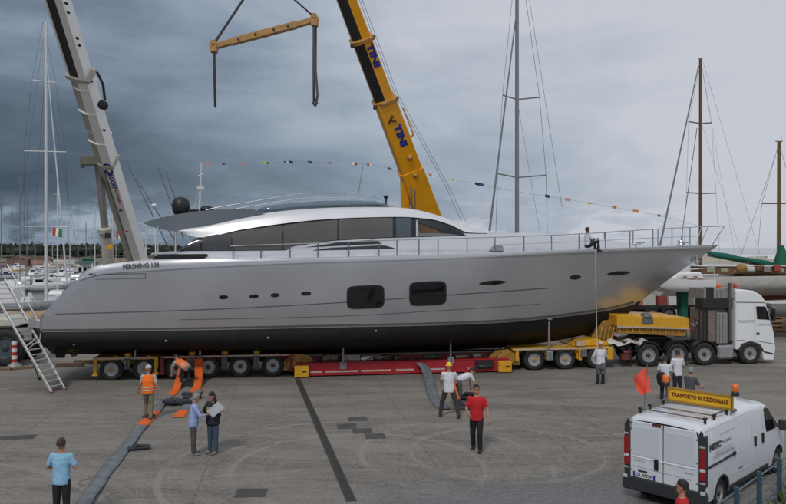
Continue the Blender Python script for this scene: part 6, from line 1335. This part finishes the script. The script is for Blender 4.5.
# ------------------------------------------------------------------ slings on the ground
def band(name, pts, w, mats_, label, cat='sling', th=.02, group=None, segs=None, seed=1):
    """broad webbing laid along ground points; pts: (x, y, z) world; segs: list of (t0, t1, material)"""
    rnd = random.Random(seed); n = 48; P_ = [Vector(p) for p in pts]; L_ = [0]
    for a, b in zip(P_, P_[1:]): L_.append(L_[-1]+(b-a).length)
    def at_(s):
        return Vector([interp([(l, p[k]) for l, p in zip(L_, P_)], s) for k in range(3)])
    t = thing(name, label, cat, tuple(P_[0]), 0, group); pw = None
    for (t0, t1, m) in (segs or [(0, 1, mats_)]):
        rg = []; k0 = max(4, int(n*(t1-t0)))
        for i in range(k0+1):
            s_ = (t0+(t1-t0)*i/k0)*L_[-1]; c = at_(s_); d_ = (at_(min(L_[-1], s_+.1))-at_(max(0, s_-.1))).normalized()
            pe = d_.cross(Vector((0, 0, 1))); pe = pe.normalized() if pe.length > .3 else Vector((1, 0, 0)); up = pe.cross(d_).normalized(); wv = rnd.uniform(-.012, .012)+.035*math.sin(s_*2.3)*max(0, math.sin(s_*.9)); ww = w(s_/L_[-1]) if callable(w) else w; ww *= 1+.06*math.sin(s_*3.1); tw = .12*math.sin(s_*1.3)
            c = c+Vector((0, 0, abs(wv)+.002)); e1, e2 = c-pe*ww/2+up*max(0, tw)*.3, c+pe*ww/2+up*max(0, -tw)*.3; mid_ = c+up*(.008+abs(wv))
            rg.append([e1, mid_+(e1-mid_)*.4, mid_+(e2-mid_)*.4, e2, e2+up*th, mid_+(e2-mid_)*.4+up*th, mid_+(e1-mid_)*.4+up*th, e1+up*th])
        mb = MB(); mb.loft(rg, caps=True, sm=True); mb.build('webbing' if m is not orange else 'orange_webbing', m, t, world=True)
        for sg in (0, 3):
            mb = MB(); mb.tube([r[sg]*.5+r[4 if sg == 3 else 7]*.5 for r in rg], th*.45, 5); mb.build('edge_hem', slingdark if m is not orange else orange, t, world=True)
    return t
def gp(px, py, z=.0): p = G(px, py); return (p.x, p.y, z)
def tpnt(px, py, v): q = px2t(px, py, v); w_ = TM @ q; return (w_.x, w_.y, w_.z)
slg = mat('sling_pad', (.15, .168, .188), .75, 0, .3, 2.5, bump=.5, bscale=9, dirt=.4)
band('lifting_strap', [tpnt(188, 358.5, -1.5), tpnt(184, 364, -1.65), gp(174, 393), gp(165, 401), gp(152, 416), gp(141, 428), gp(128, 445), gp(113, 464), gp(98, 484), gp(86, 503), gp(72, 530)], lambda t: .30 if t < .28 else .36, slg, 'longest grey padded strap with orange stretches, running from trailer to bottom left',
     segs=[(0, .22, orange), (.22, .38, slg), (.38, .50, orange), (.50, 1, slg)], seed=3)
for px, py, a, w_, lab in ((139, 450, .3, .62, 'dark folded flap lying across the long grey strap'), (148, 419, -.5, .4, 'small dark strap keeper beside the worker in the orange vest')):
    c = G(px, py); mb = MB(); mb.box((c.x, c.y, .07), (w_, .22, .06), a); mb.box((c.x+.1, c.y+.04, .12), (w_*.7, .16, .05), a+.2, ry=.15); tag(mb.build('strap_flap', slingdark, bevel=.02), lab, 'strap flap')
band('lifting_strap', [tpnt(198.5, 359, -1.55), tpnt(199, 366, -1.72), gp(196.5, 389), gp(193, 394)], .34, orange, 'wide orange strap hanging from the red trailer deck to the ground', segs=[(0, 1, orange)], seed=5)
band('lifting_strap', [gp(199, 391), gp(194, 397), gp(190, 404), gp(184, 411), gp(178, 418)], .36, slg, 'short grey strap with an orange tip on the ground behind the two people talking', segs=[(0, .78, slg), (.78, 1, orange)], seed=8)
c = G(175, 405); mb = MB(); mb.sph((c.x, c.y, .13), (.34, .24, .12), nu=12, nv=8); mb.box((c.x+.3, c.y+.1, .1), (.5, .4, .14), .5); mb.box((c.x-.15, c.y-.1, .16), (.5, .3, .12), -.4); tag(mb.build('sling_bundle', slingdark, bevel=.04), 'dark bundle of folded sling cloth lying left of the short grey strap', 'bundle')
c = G(192, 399); mb = MB(); mb.box((c.x, c.y, .1), (.7, .3, .16), .3); mb.box((c.x-.2, c.y, .2), (.4, .26, .1), -.2); tag(mb.build('sling_bundle', slingdark, bevel=.05), 'folded dark pad on top of the short grey strap', 'bundle')
band('lifting_strap', [tpnt(419, 363, -1.75), tpnt(423, 366, -1.95), tpnt(427, 373, -2.3), gp(434, 398), gp(441, 406.5), gp(446, 410)], .42, slg, 'broad grey strap curving down from the red beam beside the yellow helmeted worker', seed=9)
band('lifting_strap', [(2.0, 27.0, 1.15), (2.05, 26.5, .9), (2.2, 26.2, .45), (2.45, 26.0, .12), (2.9, 25.9, .03), (3.2, 25.8, .02)], .34, orange, 'orange strap held up between the two white shirted workers', segs=[(0, .55, orange), (.55, 1, slingdark)], seed=12)
c = G(468, 400); mb = MB(); mb.box((c.x, c.y, .09), (.8, .5, .14), -.6); mb.box((c.x+.1, c.y+.1, .2), (.55, .3, .12), -.3); tag(mb.build('sling_bundle', slingdark, bevel=.05), 'dark folded sling by the feet of the bending worker', 'bundle')
# ------------------------------------------------------------------ boarding ladder, hazard post, big wheeled tug
ld = thing('boarding_ladder', 'aluminium boarding ladder with hand rail leaning up left of the yacht stern', 'ladder', tuple(G(57, 391)))
Y0 = 29.3; fa, fb_ = G(51.5, 393), G(64.5, 389.5)
ta, tb = P(-14, 279, 30.3), P(4.5, 279, 31.0)
for p, q in ((fa, ta), (fb_, tb)):
    mb = MB(); mb.bar(p+Vector((0, 0, .03)), q, .05, .11); mb.build('stile', alu, ld, world=True, bevel=.008)
n = 22
for k in range(1, n):
    a, b = fa.lerp(ta, k/n), fb_.lerp(tb, k/n); mb = MB(); mb.bar(a, b, .13, .03); mb.build('rung', alu, ld, world=True)
mb = MB(); off = Vector((.12, .0, .62)); s0, s1 = fb_.lerp(tb, .42), fb_.lerp(tb, 1.0); mb.tube([s0+Vector((.05, 0, .05)), s0+off, s1+off], .028, 6); mb.build('hand_rail', alu, ld, world=True)
for t in (.55, .7, .85): q = fb_.lerp(tb, t); mb = MB(); mb.tube([q, q+off], .022, 6); mb.build('rail_post', alu, ld, world=True)
for p in (fa, fb_): mb = MB(); mb.box(p+Vector((0, 0, .03)), (.16, .12, .06), .3); mb.build('rubber_foot', mat('foot_red', (.25, .07, .04), .8), ld, world=True, bevel=.015)
c = G(39.5, 380); mb = MB(); mb.tube([fa.lerp(ta, .3), c], .025, 6); mb.box(c+Vector((0, 0, .06)), (.12, .12, .12)); mb.build('support_leg', blacksteel, ld, world=True)
hz = thing('hazard_post', 'red and white striped hazard post left of the ladder', 'post', tuple(G(14.5, 367))); c = G(14.5, 367)
for k in range(6): mb = MB(); mb.lathe([(.13, 0), (.13, .172)], (0, 0, .22+.172*k), n=12); mb.build('band', (mat('band_red', (.45, .04, .025), .5), whitepaint)[k % 2], hz)
mb = MB(); mb.lathe([(.34, 0), (.3, .1), (.15, .2), (.13, .24)], (0, 0, 0), n=14); mb.build('foot', cabinet, hz)
tg = thing('boatyard_tug', 'white boatyard tug with very large black tyres cut by the left edge', 'tug', (P(-16, 340, 35.2).x, 36.6, 0), R(4))
for a in (-1.7, 1.15-.3):
    for sg in (-1, 1): wheel(tg, (a, sg*1.15, .9), .9, .5, mat('tug_rim', (.06, .075, .1), .5), redhub, sg > 0)
mb = MB(); mb.box((-.6, 0, 1.35), (3.8, 1.5, .7)); mb.prism([(-2.4, 1.9), (-2.3, 2.5), (.9, 2.3), (1.3, 1.9)], (0, -1.2, 0), (1, 0, 0), (0, 0, 1), (0, 2.4, 0)); mb.build('body', mat('tug_cream', (.5, .5, .42), .5, 0, .1, dirt=.2), tg, bevel=.06)
mb = MB(); mb.box((-1.4, 0, 3.0), (1.4, 1.5, 1.1)); mb.build('cab', MATS['tug_cream'], tg, bevel=.06); mb = MB(); mb.box((-1.4, 0, 3.05), (1.42, 1.35, .6)); mb.build('cab_window', blackglass, tg)
mb = MB(); mb.tube([(1.2, -1.1, .5), (2.3, -1.2, 1.35)], .05, 6); mb.tube([(1.2, -1.1, .3), (2.3, -1.2, 1.15)], .03, 6); mb.build('tow_bar', alu, tg)
# wheel chocks and rope clutter under the stern
for px, py, lab in ((70, 367, 'brown timber lying on the ground under the yacht stern'), (88, 364, 'short dark timber near the trailer tail')):
    c = G(px, py); mb = MB(); mb.box((c.x, c.y, .1), (1.3, .2, .2), .15); tag(mb.build('timber', mat('timber_brown', (.13, .08, .05), .8, 0, .3, 5), bevel=.015), lab, 'timber')
mb = MB(); mb.tube([P(595.5, 250, 33.2), P(596, 300, 32.4), P(597, 335, 32.0), P(597.5, 350, 31.6)], .014, 5); tag(mb.build('tag_line', mat('rope_pale', (.5, .52, .5), .8)), 'thin pale rope hanging from the bow deck to the man in the white cap', 'rope')

for y, sgn in ((.155, 1), (1.745, -1)):
    for z in (.72, 1.16, 1.66): mb = MB(); mb.box((-.035, y+.035*sgn, z), (.02, .05, .035)); mb.build('door_hinge', mat('hinge_grey', (.3, .31, .33), .4, .3), van, bevel=.008)
mb = MB(); mb.box(vp(1.95, .7, False, .006), (.26, .012, .02)); mb.build('fuel_flap', seamv, van)
# ------------------------------------------------------------------ people
PEND = []
def fused(name, mb, m, parent, vox=.018, extra=None, extra_m=None, it=5):
    me = bpy.data.meshes.new(name); me.from_pydata(mb.v, [], mb.f)
    bm = bmesh.new(); bm.from_mesh(me); bmesh.ops.recalc_face_normals(bm, faces=bm.faces); bm.to_mesh(me); bm.free()
    o = bpy.data.objects.new(name, me); COL.objects.link(o); o.parent = parent; WM[o] = WM[parent]
    md = o.modifiers.new('fuse', 'REMESH'); md.mode = 'VOXEL'; md.voxel_size = vox; md.use_smooth_shade = True
    s_ = o.modifiers.new('smooth', 'SMOOTH'); s_.factor = .5; s_.iterations = it
    PEND.append((o, m, extra, extra_m)); return o
def ball_tube(mb, pts, r):
    """limb: tapered tube with round ends, a little thick at the joints"""
    mb.tube(pts, r, 12)
    for p, q in zip(pts, r): mb.sph(tuple(p), q*.99, 0, 12, 8)
def torso(mb, rows, rt_, n=18):
    rg = []
    for i, (p, rx_, ry_) in enumerate(rows):
        d = (rows[min(i+1, len(rows)-1)][0]-rows[max(i-1, 0)][0]).normalized(); y_ = d.cross(rt_).normalized(); x_ = y_.cross(d)
        rg.append([p+x_*rx_*math.copysign(abs(math.cos(2*math.pi*j/n))**.8, math.cos(2*math.pi*j/n))+y_*ry_*math.copysign(abs(math.sin(2*math.pi*j/n))**.9, math.sin(2*math.pi*j/n)) for j in range(n)])
    mb.loft(rg, caps=True)
def finish_skins():
    bpy.context.view_layer.update(); dg = bpy.context.evaluated_depsgraph_get(); new = []
    for o, m, ex, exm in PEND:
        new.append(bpy.data.meshes.new_from_object(o.evaluated_get(dg)))
    for (o, m, ex, exm), me in zip(PEND, new):
        o.modifiers.clear(); me.materials.clear(); me.materials.append(m)
        if ex:
            for q in (exm or []): me.materials.append(q)
            bm = bmesh.new(); bm.from_mesh(me); vl = [bm.verts.new(v) for v in ex.v]
            for f, mi, sm in zip(ex.f, ex.m, ex.s):
                try: fc = bm.faces.new([vl[i] for i in f]); fc.material_index = mi; fc.smooth = sm
                except ValueError: pass
            bm.to_mesh(me); bm.free()
        o.data = me
def C3(hexish): return hexish
skin_m = mat('skin_tan', (.42, .21, .13), .6, 0, .1, 9); skin_d = mat('skin_dark', (.2, .1, .065), .6, 0, .1, 9)
lip = mat('lip', (.3, .1, .08), .6); eye_m = mat('eye_dark', (.02, .015, .012), .3)
def cloth(nm, c): return mat('cloth_'+nm, c, .85, 0, .2, 5, bump=1, bscale=9)
def person(label, loc, rz, h=1.75, shirt=None, sleeve='short', trousers=None, shoes=None, hair=None, hairlen=0, skin=None, lean=0, side=0, knees=(((0, 0), 0), ((0, 0), 0)), arms=(((.05, .02), (.12, .05)), ((.05, .02), (.12, .05))), twist=0, crouch=0, head_tilt=0, hat=None, vest=None, seated=False, fat=1.0, head_turn=0, group=None):
    """local +y is forward. arms: for (left, right): elbow offset (out, fwd), hand (in/out, fwd, up from hanging)
    knees: for each leg ((thigh forward, out), (ankle forward)) ; lean: torso pitch forward in radians"""
    k = h/1.75; t = thing('person', label, 'person', tuple(loc), rz, group); skin = skin or skin_m
    V = Vector
    hipz = .93-crouch; pel = V((0, 0, hipz)) if not seated else V((0, 0, .12))
    def up(d, f=0, s_=0):   # along the leaning spine
        return pel+V((s_+side*d, math.sin(lean)*d+math.cos(lean)*f, math.cos(lean)*d-math.sin(lean)*f))
    waist, chest, uch, neck = up(.17), up(.34), up(.46), up(.55); hb = up(.60); 
    hl = head_tilt; hdir = V((side*.5, math.sin(lean*.55+hl), math.cos(lean*.55+hl))).normalized(); hc = neck+hdir*.17
    sh = [up(.475, 0, -.185), up(.475, 0, .185)]
    legs = []
    for sg, (kn, an) in zip((-1, 1), knees):
        hp = pel+V((sg*.09, 0, -.03)); 
        if seated: kne = pel+V((sg*(.14+kn[1]), .42, .04+kn[0])); ank = kne+V((0, an, -.40))
        else:
            tl, sl = .43, .42; a = math.asin(max(-.98, min(.98, kn[0]/tl))); kne = hp+V((sg*.015+kn[1]*sg, kn[0], -tl*math.cos(a)*(1 if not crouch else .85)))
            ank = V((kne.x+sg*.01+kn[1]*sg*.4, kne.y+an, .085))
            if (ank-kne).length > .46: kne = hp.lerp(ank, .5)+V((0, .03, 0))
        legs.append((hp, kne, ank))
    arm = []
    for i, sg in enumerate((-1, 1)):
        (eo, ef, *ez), (ho, hf, *hu) = arms[i]; s_ = sh[i]; e = s_+V((sg*eo, ef, -math.sqrt(max(.01, .29**2-eo*eo-ef*ef))+(ez[0] if ez else 0))); e = s_+(e-s_).normalized()*.29
        hv = V((sg*ho, hf, (hu[0] if hu else -.22))); hnd = e+hv.normalized()*.255; arm.append((s_, e, hnd))
    f_ = fat
    # --- body: one skinned figure with head features, palms and fingers joined in
    S = lambda p: p*k
    ex = MB()
    # head shape: skull, jaw, nose, ears, eyes, mouth
    fw = V((math.sin(-head_turn), math.cos(head_turn), 0)); fw = (fw-hdir*fw.dot(hdir)).normalized(); rt = fw.cross(hdir).normalized(); Hm = Matrix((rt, fw, hdir)).transposed().to_4x4(); Hm.translation = hc
    K = Matrix.Scale(k, 4)
    rg = []
    for z, rx_, ry_, yo in ((-.125, .03, .032, .045), (-.11, .05, .058, .028), (-.08, .062, .078, .014), (-.04, .07, .09, .004), (0, .075, .097, -.002), (.04, .077, .1, -.006), (.075, .07, .09, -.008), (.1, .052, .068, -.01), (.116, .025, .035, -.01)):
        rg.append([K @ Hm @ V((rx_*math.cos(a), yo+ry_*math.sin(a), z)) for a in [2*math.pi*q/14 for q in range(14)]])
    ex.loft(rg, caps=True)
    HK = K @ Hm
    ex.add([V(p) for p in ((-.012, .09, -.035), (.012, .09, -.035), (0, .122, -.032), (0, .094, .015))], [(0, 2, 3), (2, 1, 3), (0, 1, 2)], 0, True, HK)
    for sg in (-1, 1):
        ex.sph((sg*.078, -.002, -.012), (.012, .024, .034), 0, 8, 6, HK); ex.sph((sg*.03, .087, .006), (.013, .008, .007), 1, 8, 6, HK); ex.box((sg*.03, .092, .026), (.034, .01, .008), 0, 1, HK)
    ex.box((0, .085, -.068), (.045, .012, .01), 0, 2, HK)
    for i, sg in enumerate((-1, 1)):
        s_, e, hd = arm[i]; d = (hd-e).normalized(); inn = V((-sg, 0, 0)); inn = (inn-d*inn.dot(d)); inn = inn.normalized() if inn.length > .1 else V((0, 1, 0)); fwd = d.cross(inn)*(1 if sg < 0 else -1)
        pc = hd+d*.045
        ex.loft([[K @ (hd+fwd*(a*.022)+inn*(b*.014)) for a, b in ((-1, -1), (1, -1), (1, 1), (-1, 1))], [K @ (pc+fwd*(a*.038)+inn*(b*.014)) for a, b in ((-1, -1), (1, -1), (1, 1), (-1, 1))], [K @ (hd+d*.088+fwd*(a*.038)+inn*(b*.011)) for a, b in ((-1, -1), (1, -1), (1, 1), (-1, 1))]], sm=True)
        for q, (o_, l_) in enumerate(((-.03, .06), (-.01, .075), (.01, .08), (.03, .07))):
            b0 = hd+d*.082+fwd*o_; b1 = b0+d*l_*.5+inn*.008; b2 = b1+d*l_*.3+inn*.025; b3 = b2+d*l_*.12+inn*.022; ex.tube([K @ b0, K @ b1, K @ b2, K @ b3], [.009*k, .0085*k, .008*k, .006*k], 6)
        b0 = hd+d*.025+fwd*.03; ex.tube([K @ b0, K @ (b0+fwd*.025+d*.028+inn*.01), K @ (b0+fwd*.03+d*.055+inn*.02)], [.011*k, .01*k, .007*k], 6)
    X_ = V((1, 0, 0)); sp = lambda d: up(d)
    bd = MB(); torso(bd, [(S(sp(-.08)), .14*k, .1*k), (S(pel), .155*f_*k, .11*f_*k), (S(waist), .135*f_*k, .1*f_*k), (S(chest), .155*f_*k, .11*f_*k), (S(uch), .165*k, .095*k), (S(up(.515)), .1*k, .07*k), (S(neck), .056*k, .058*k), (S(hc-hdir*.05), .052*k, .056*k)], X_)
    for i in range(2):
        s_, e, hd = arm[i]; ball_tube(bd, [S(s_), S(s_.lerp(e, .5)), S(e), S(e.lerp(hd, .35)), S(hd)], [q*k for q in (.056, .048, .04, .041, .027)])
        hp, kn, an = legs[i]; ball_tube(bd, [S(hp), S(hp.lerp(kn, .5)), S(kn), S(kn.lerp(an, .35)), S(an)], [q*k for q in (.085, .072, .054, .054, .036)])
    fused('body', bd, skin, t, .019, ex, [eye_m, lip])
    if shirt:
        z0_ = -.11 if not seated else .0; sb_ = MB(); torso(sb_, [(S(sp(z0_)), .178*f_*k, .132*f_*k), (S(sp(.02)), .174*f_*k, .13*f_*k), (S(waist), .162*f_*k, .125*f_*k), (S(chest), .178*f_*k, .13*f_*k), (S(uch), .185*k, .112*k), (S(up(.515)), .12*k, .085*k), (S(up(.54)), .07*k, .07*k)], X_)
        for i in range(2):
            s_, e, hd = arm[i]
            if sleeve == 'short': ball_tube(sb_, [S(s_), S(s_.lerp(e, .4)), S(s_.lerp(e, .68))], [q*k for q in (.068, .061, .06)])
            else: q_ = .5 if sleeve == 'rolled' else .93; ball_tube(sb_, [S(s_), S(s_.lerp(e, .5)), S(e), S(e.lerp(hd, q_))], [q*k for q in (.074, .064, .057, .05)])
        fused('shirt', sb_, shirt, t, .017, it=4)
    if vest:
        vb = MB(); torso(vb, [(S(sp(-.08)), .2*f_*k, .155*f_*k), (S(sp(.03)), .195*f_*k, .15*f_*k), (S(waist), .186*f_*k, .148*f_*k), (S(chest), .196*f_*k, .152*f_*k), (S(uch), .19*k, .132*k), (S(up(.515)), .14*k, .1*k), (S(up(.53)), .085*k, .085*k)], X_); fused('vest', vb, vest, t, .018)
        if vest.name.startswith('cloth_hivis'):
            for d_ in (.03, .13):
                mb = MB(); rg = []; 
                for dd_, ww in ((-.022, .199), (-.022, .204), (.022, .204), (.022, .199)):
                    c = S(sp(d_+dd_)); ax = (sp(.2)-sp(0)).normalized(); y_ = ax.cross(X_).normalized(); x_ = y_.cross(ax); rg.append([c+x_*ww*f_*k*math.copysign(abs(math.cos(q))**.8, math.cos(q))+y_*(ww-.046)*f_*k*math.copysign(abs(math.sin(q))**.9, math.sin(q)) for q in [2*math.pi*j/24 for j in range(24)]])
                mb.loft(rg, caps=False); mb.build('reflective_band', mat('reflective', (.62, .62, .6), .35, .2, .05), t)
    tb_ = MB(); torso(tb_, [(S(sp(.1)), .152*f_*k, .116*f_*k), (S(pel), .168*f_*k, .125*f_*k), (S(sp(-.09)), .16*f_*k, .12*f_*k)] if not seated else [(S(sp(.1)), .155*k, .12*k), (S(sp(-.05)), .16*k, .125*k)], X_)
    for i in range(2):
        hp, kn, an = legs[i]; ball_tube(tb_, [S(hp), S(hp.lerp(kn, .5)), S(kn), S(kn.lerp(an, .5)), S(an+V((0, 0, .01)))], [q*k for q in (.102, .093, .077, .068, .064)])
    fused('trousers', tb_, trousers, t, .018, it=4)
    for i, sg in enumerate((-1, 1)):
        an = legs[i][2]; tz = an.z-.045; mb = MB(); mb.loft([[S(V((an.x+a*w_, an.y+y_, tz+b*hh))) for a, b in ((-1, -.04/.04*.9), (1, -.9), (1, .3), (.6, 1), (-.6, 1), (-1, .3))] for y_, w_, hh in ((-.085, .028, .04), (-.05, .038, .055), (.03, .04, .055), (.1, .046, .04), (.155, .04, .03), (.18, .02, .022))]); mb.build('shoe', shoes or black, t)
    if hair:
        mb = MB(); rg = []
        rows = ((-.03, .0), (.02, .0), (.06, 0), (.095, 0), (.118, 0), (.13, 0)) if not hairlen else ((-.03-hairlen, 0), (-.1, 0), (-.03, 0), (.02, 0), (.06, 0), (.095, 0), (.118, 0), (.13, 0))
        for z, _ in rows:
            rr = math.sqrt(max(.02, 1-((z-.02)/.125)**2)) if z > .02 else 1; q = []
            for j in range(16):
                a = 2*math.pi*j/16; fr_ = math.sin(a); yy = -.012+.108*rr*math.sin(a); xx = .086*rr*math.cos(a)
                if z < .055 and fr_ > .2: yy = min(yy, .012 if z < .02 else .05); xx *= (.93 if not hairlen else 1)
                if z < -.05: yy = min(yy, .015)
                xx += .006*math.sin(j*5.3+z*90); yy += .006*math.cos(j*4.1+z*70); q.append(HK @ V((xx*(1.0+(.12 if hairlen and z < -.03 else 0)), yy, z)))
            rg.append(q)
        mb.loft(rg, caps=True); mb.build('hair', hair, t)
    if hat:
        kind, m = hat; mb = MB()
        rg = []
        for z, sc in ((.035, 1.0), (.07, 1.0), (.105, .84), (.13, .55), (.142, .2)): rg.append([HK @ V((.098*sc*math.cos(2*math.pi*j/16), -.006+.12*sc*math.sin(2*math.pi*j/16), z)) for j in range(16)])
        mb.loft(rg, caps=True)
        if kind == 'cap': mb.loft([[HK @ V((x_, .09, .045)) for x_ in (-.065, 0, .065)], [HK @ V((x_*.8, .18-abs(x_)*.4, .03)) for x_ in (-.065, 0, .065)]], caps=False, closed=False); mb.loft([[HK @ V((x_, .09, .040)) for x_ in (.065, 0, -.065)], [HK @ V((x_*.8, .18-abs(x_)*.4, .025)) for x_ in (.065, 0, -.065)]], caps=False, closed=False)
        else: mb.loft([[HK @ V((.098*math.cos(2*math.pi*j/16), -.006+.12*math.sin(2*math.pi*j/16), .04)) for j in range(16)], [HK @ V((.118*math.cos(2*math.pi*j/16), -.0+(.15 if math.sin(2*math.pi*j/16) > 0 else .13)*math.sin(2*math.pi*j/16), .028)) for j in range(16)]], caps=False)
        mb.build('hat' if kind == 'cap' else 'helmet', m, t)
    t['_'] = 0; del t['_']
    return t, arm, k
white_c = cloth('white', (.62, .63, .68)); ltblue = cloth('sky_blue', (.25, .47, .66)); shblue = cloth('shirt_blue', (.30, .38, .66)); blackc = cloth('black', (.012, .012, .015)); navyc = cloth('navy', (.015, .02, .035))
denim = cloth('denim', (.045, .075, .12)); greyc = cloth('grey', (.07, .068, .07)); khaki = cloth('khaki', (.16, .15, .1)); brownc = cloth('brown', (.045, .036, .03)); redc = cloth('red', (.5, .012, .018)); greyt = cloth('grey_tee', (.07, .08, .095)); hiv = cloth('hivis', (.95, .17, .01)); shortc = cloth('shorts', (.12, .115, .12))
hair_b = mat('hair_black', (.015, .012, .01), .7, 0, .3, 30); hair_br = mat('hair_brown', (.045, .03, .02), .7, 0, .3, 30); hair_g = mat('hair_grey', (.25, .24, .23), .7, 0, .3, 30)
def at_feet(px, Y): return Vector(((px-CX)/F*Y, Y, 0))
bent = ((.08, .03), (-.12, .22, .05))
person('man in a pale blue tee and black trousers standing with his back turned, bottom left', at_feet(61.5, 15.3), R(-4), 1.76, ltblue, 'short', blackc, black, hair_br, arms=(((.13, .02), (-.3, .5, -.1)), ((.13, .02), (-.3, .5, -.1))), fat=1.04)
person('worker in an orange high visibility vest and khaki trousers walking towards the trailer', at_feet(148.5, 24.6), R(8), 1.78, cloth('white_sleeve', (.4, .38, .36)), 'short', khaki, black, None, vest=hiv, hat=('cap', cloth('pale', (.5, .48, .45))), knees=(((.16, 0), -.05), ((-.06, 0), -.22)), arms=(((.08, .05), (.1, .15)), ((.08, -.08), (.1, .02))), fat=1.08)
person('worker in an orange vest bending down at the trailer over the long strap', at_feet(186, 30.2), R(58), 1.75, cloth('white_sleeve', (0, 0, 0)), 'short', blackc, black, hair_b, vest=hiv, lean=1.15, knees=(((.16, .04), -.1), ((.02, .04), -.12)), arms=(((.05, .12), (0, .1, -.5)), ((.05, .12), (0, .1, -.5))), crouch=.1)
person('grey haired man in a light blue shirt and grey trousers pointing at a paper', at_feet(193.5, 20.3), R(-72), 1.7, shblue, 'rolled', greyc, mat('shoe_grey', (.2, .19, .17), .7), hair_g, lean=.06, head_tilt=.25, arms=(((.06, .1), (-.2, .5, .02)), ((.06, .14), (-.1, .5, .04))), fat=1.08)
pw, arm, k = person('long haired person in a black top and jeans holding a white paper', at_feet(213, 20.45), R(150), 1.72, blackc, 'long', denim, mat('shoe_grey', (0, 0, 0)), hair_b, hairlen=.16, head_tilt=.3, arms=(((.12, .06), (-.3, .35, .3)), ((.1, .1), (-.35, .45, .1))), fat=1.1, vest=navyc)
c = P(215.5, 409.5, 20.05); mb = MB(); d1 = Vector((.30, -.05, .26)).normalized(); d2 = Vector((-.16, -.12, .2)).normalized()
mb.loft([[c+d1*a*.42+d2*b*.14+Vector((0, .03*math.sin(a*3), 0)) for b in (-1, 0, 1)] for a in (-.5, -.2, .2, .5)], caps=False, closed=False); mb.loft([[c+d1*a*.42+d2*b*.14+Vector((0, .03*math.sin(a*3)+.004, 0)) for b in (1, 0, -1)] for a in (-.5, -.2, .2, .5)], caps=False, closed=False)
tag(mb.build('paper_sheet', mat('paper', (.7, .72, .78), .7)), 'white paper held open by the long haired person in black', 'paper')
person('worker in a yellow helmet, white tee and dark trousers standing with legs apart', at_feet(449, 24.8), R(-6), 1.84, white_c, 'short', brownc, black, None, hat=('helmet', mat('helmet_yellow', (.8, .5, .02), .35, coat=.3)), knees=(((.05, .12), -.02), ((-.02, .14), -.12)), arms=(((.06, .1), (.02, .3, -.1)), ((.1, .1), (.05, .3, -.12))), fat=1.05)
person('worker in a white tee bending forward beside the yellow helmeted man', at_feet(458, 26.9), R(-70), 1.75, white_c, 'short', greyc, black, hair_b, lean=1.25, knees=(((.12, .05), -.08), ((.02, .08), -.1)), arms=(((.04, .14), (0, .08, -.5)), ((.04, .12), (0, .12, -.5))), crouch=.04)
person('dark haired man in a red polo shirt and black trousers walking across the quay', at_feet(476.5, 20.7), R(165), 1.86, redc, 'short', blackc, black, hair_b, skin=skin_m, knees=(((.12, 0), .0), ((-.03, 0), -.18)), arms=(((.1, .02), (.06, .1)), ((.08, .06), (-.12, .3, -.12))), fat=1.05, head_turn=.3)
person('worker in a white cap and white shirt standing by the front yellow bogie', at_feet(600.5, 30.8), R(8), 1.76, white_c, 'rolled', blackc, black, None, hat=('cap', cloth('pale', (0, 0, 0))), arms=(((.1, .08), (-.25, .35, -.05)), ((.1, .08), (-.3, .35, -.05))), fat=1.1)
person('onlooker in a white tee with a dark jacket over the arm near the flag', at_feet(665, 27.4), R(-22), 1.68, white_c, 'short', navyc, black, hair_br, arms=(((.08, .06), (-.1, .3, -.06)), ((.06, .04), (0, .15))), fat=1.0)
person('taller man in a white tee beside the onlooker, looking at the lorry wheels', at_feet(677.5, 28), R(10), 1.82, white_c, 'short', navyc, black, hair_br, arms=(((.06, .04), (0, .12)), ((.1, .06), (.0, .25, -.1))), fat=1.0)
person('man in a dark grey tee half hidden behind the yellow sign board', at_feet(689.5, 24.4), R(-60), 1.74, greyt, 'short', brownc, black, hair_g, arms=(((.08, .1), (-.1, .4, -.05)), ((.08, .12), (-.1, .4, -.05))), lean=.12, fat=1.04)
person('dark haired man in a red shirt at the bottom edge, behind the van', at_feet(682, 12.7), R(62), 1.71, redc, 'short', navyc, black, hair_b, head_turn=0, fat=1.0)
# shorts of the man in the white cap, jacket over the arm
p = at_feet(600.5, 30.8); mb = MB(); mb.lathe([(.19, -.2), (.2, -.05), (.17, .12)], (p.x, p.y, .86), n=16, flat=(1.05, .8)); mb.lathe([(.1, -.3), (.115, -.1), (.12, .0)], (p.x-.1, p.y+.0, .72), n=12); mb.lathe([(.1, -.3), (.115, -.1), (.12, .0)], (p.x+.1, p.y, .72), n=12); tag(mb.build('tool_apron', shortc), 'grey work shorts and tool apron worn by the man in the white cap', 'apron')
p = at_feet(661.5, 27.2); mb = MB(); mb.loft([[Vector((p.x+a*w_, p.y+b*.1, z)) for a, b in ((-1, -1), (1, -1), (1, 1), (-1, 1))] for z, w_ in ((1.12, .1), (1.0, .17), (.8, .15), (.62, .1))]); tag(mb.build('jacket', blackc, bevel=.03), 'dark jacket hanging over the arm of the onlooker by the flag', 'jacket')
# man sitting on the foredeck of the yacht
q = px2t(587.5, 243.5, -1.9); w_ = TM @ q
person('dark haired man in a white tee sitting on the foredeck of the yacht', (w_.x, w_.y, w_.z-.2), R(-75), 1.75, white_c, 'short', blackc, black, hair_b, skin=skin_d, seated=True, knees=(((.24, .05), .1), ((.14, .1), .02)), arms=(((.08, .12), (-.1, .4, .05)), ((.08, .14), (-.1, .4, .1))))
finish_skins()
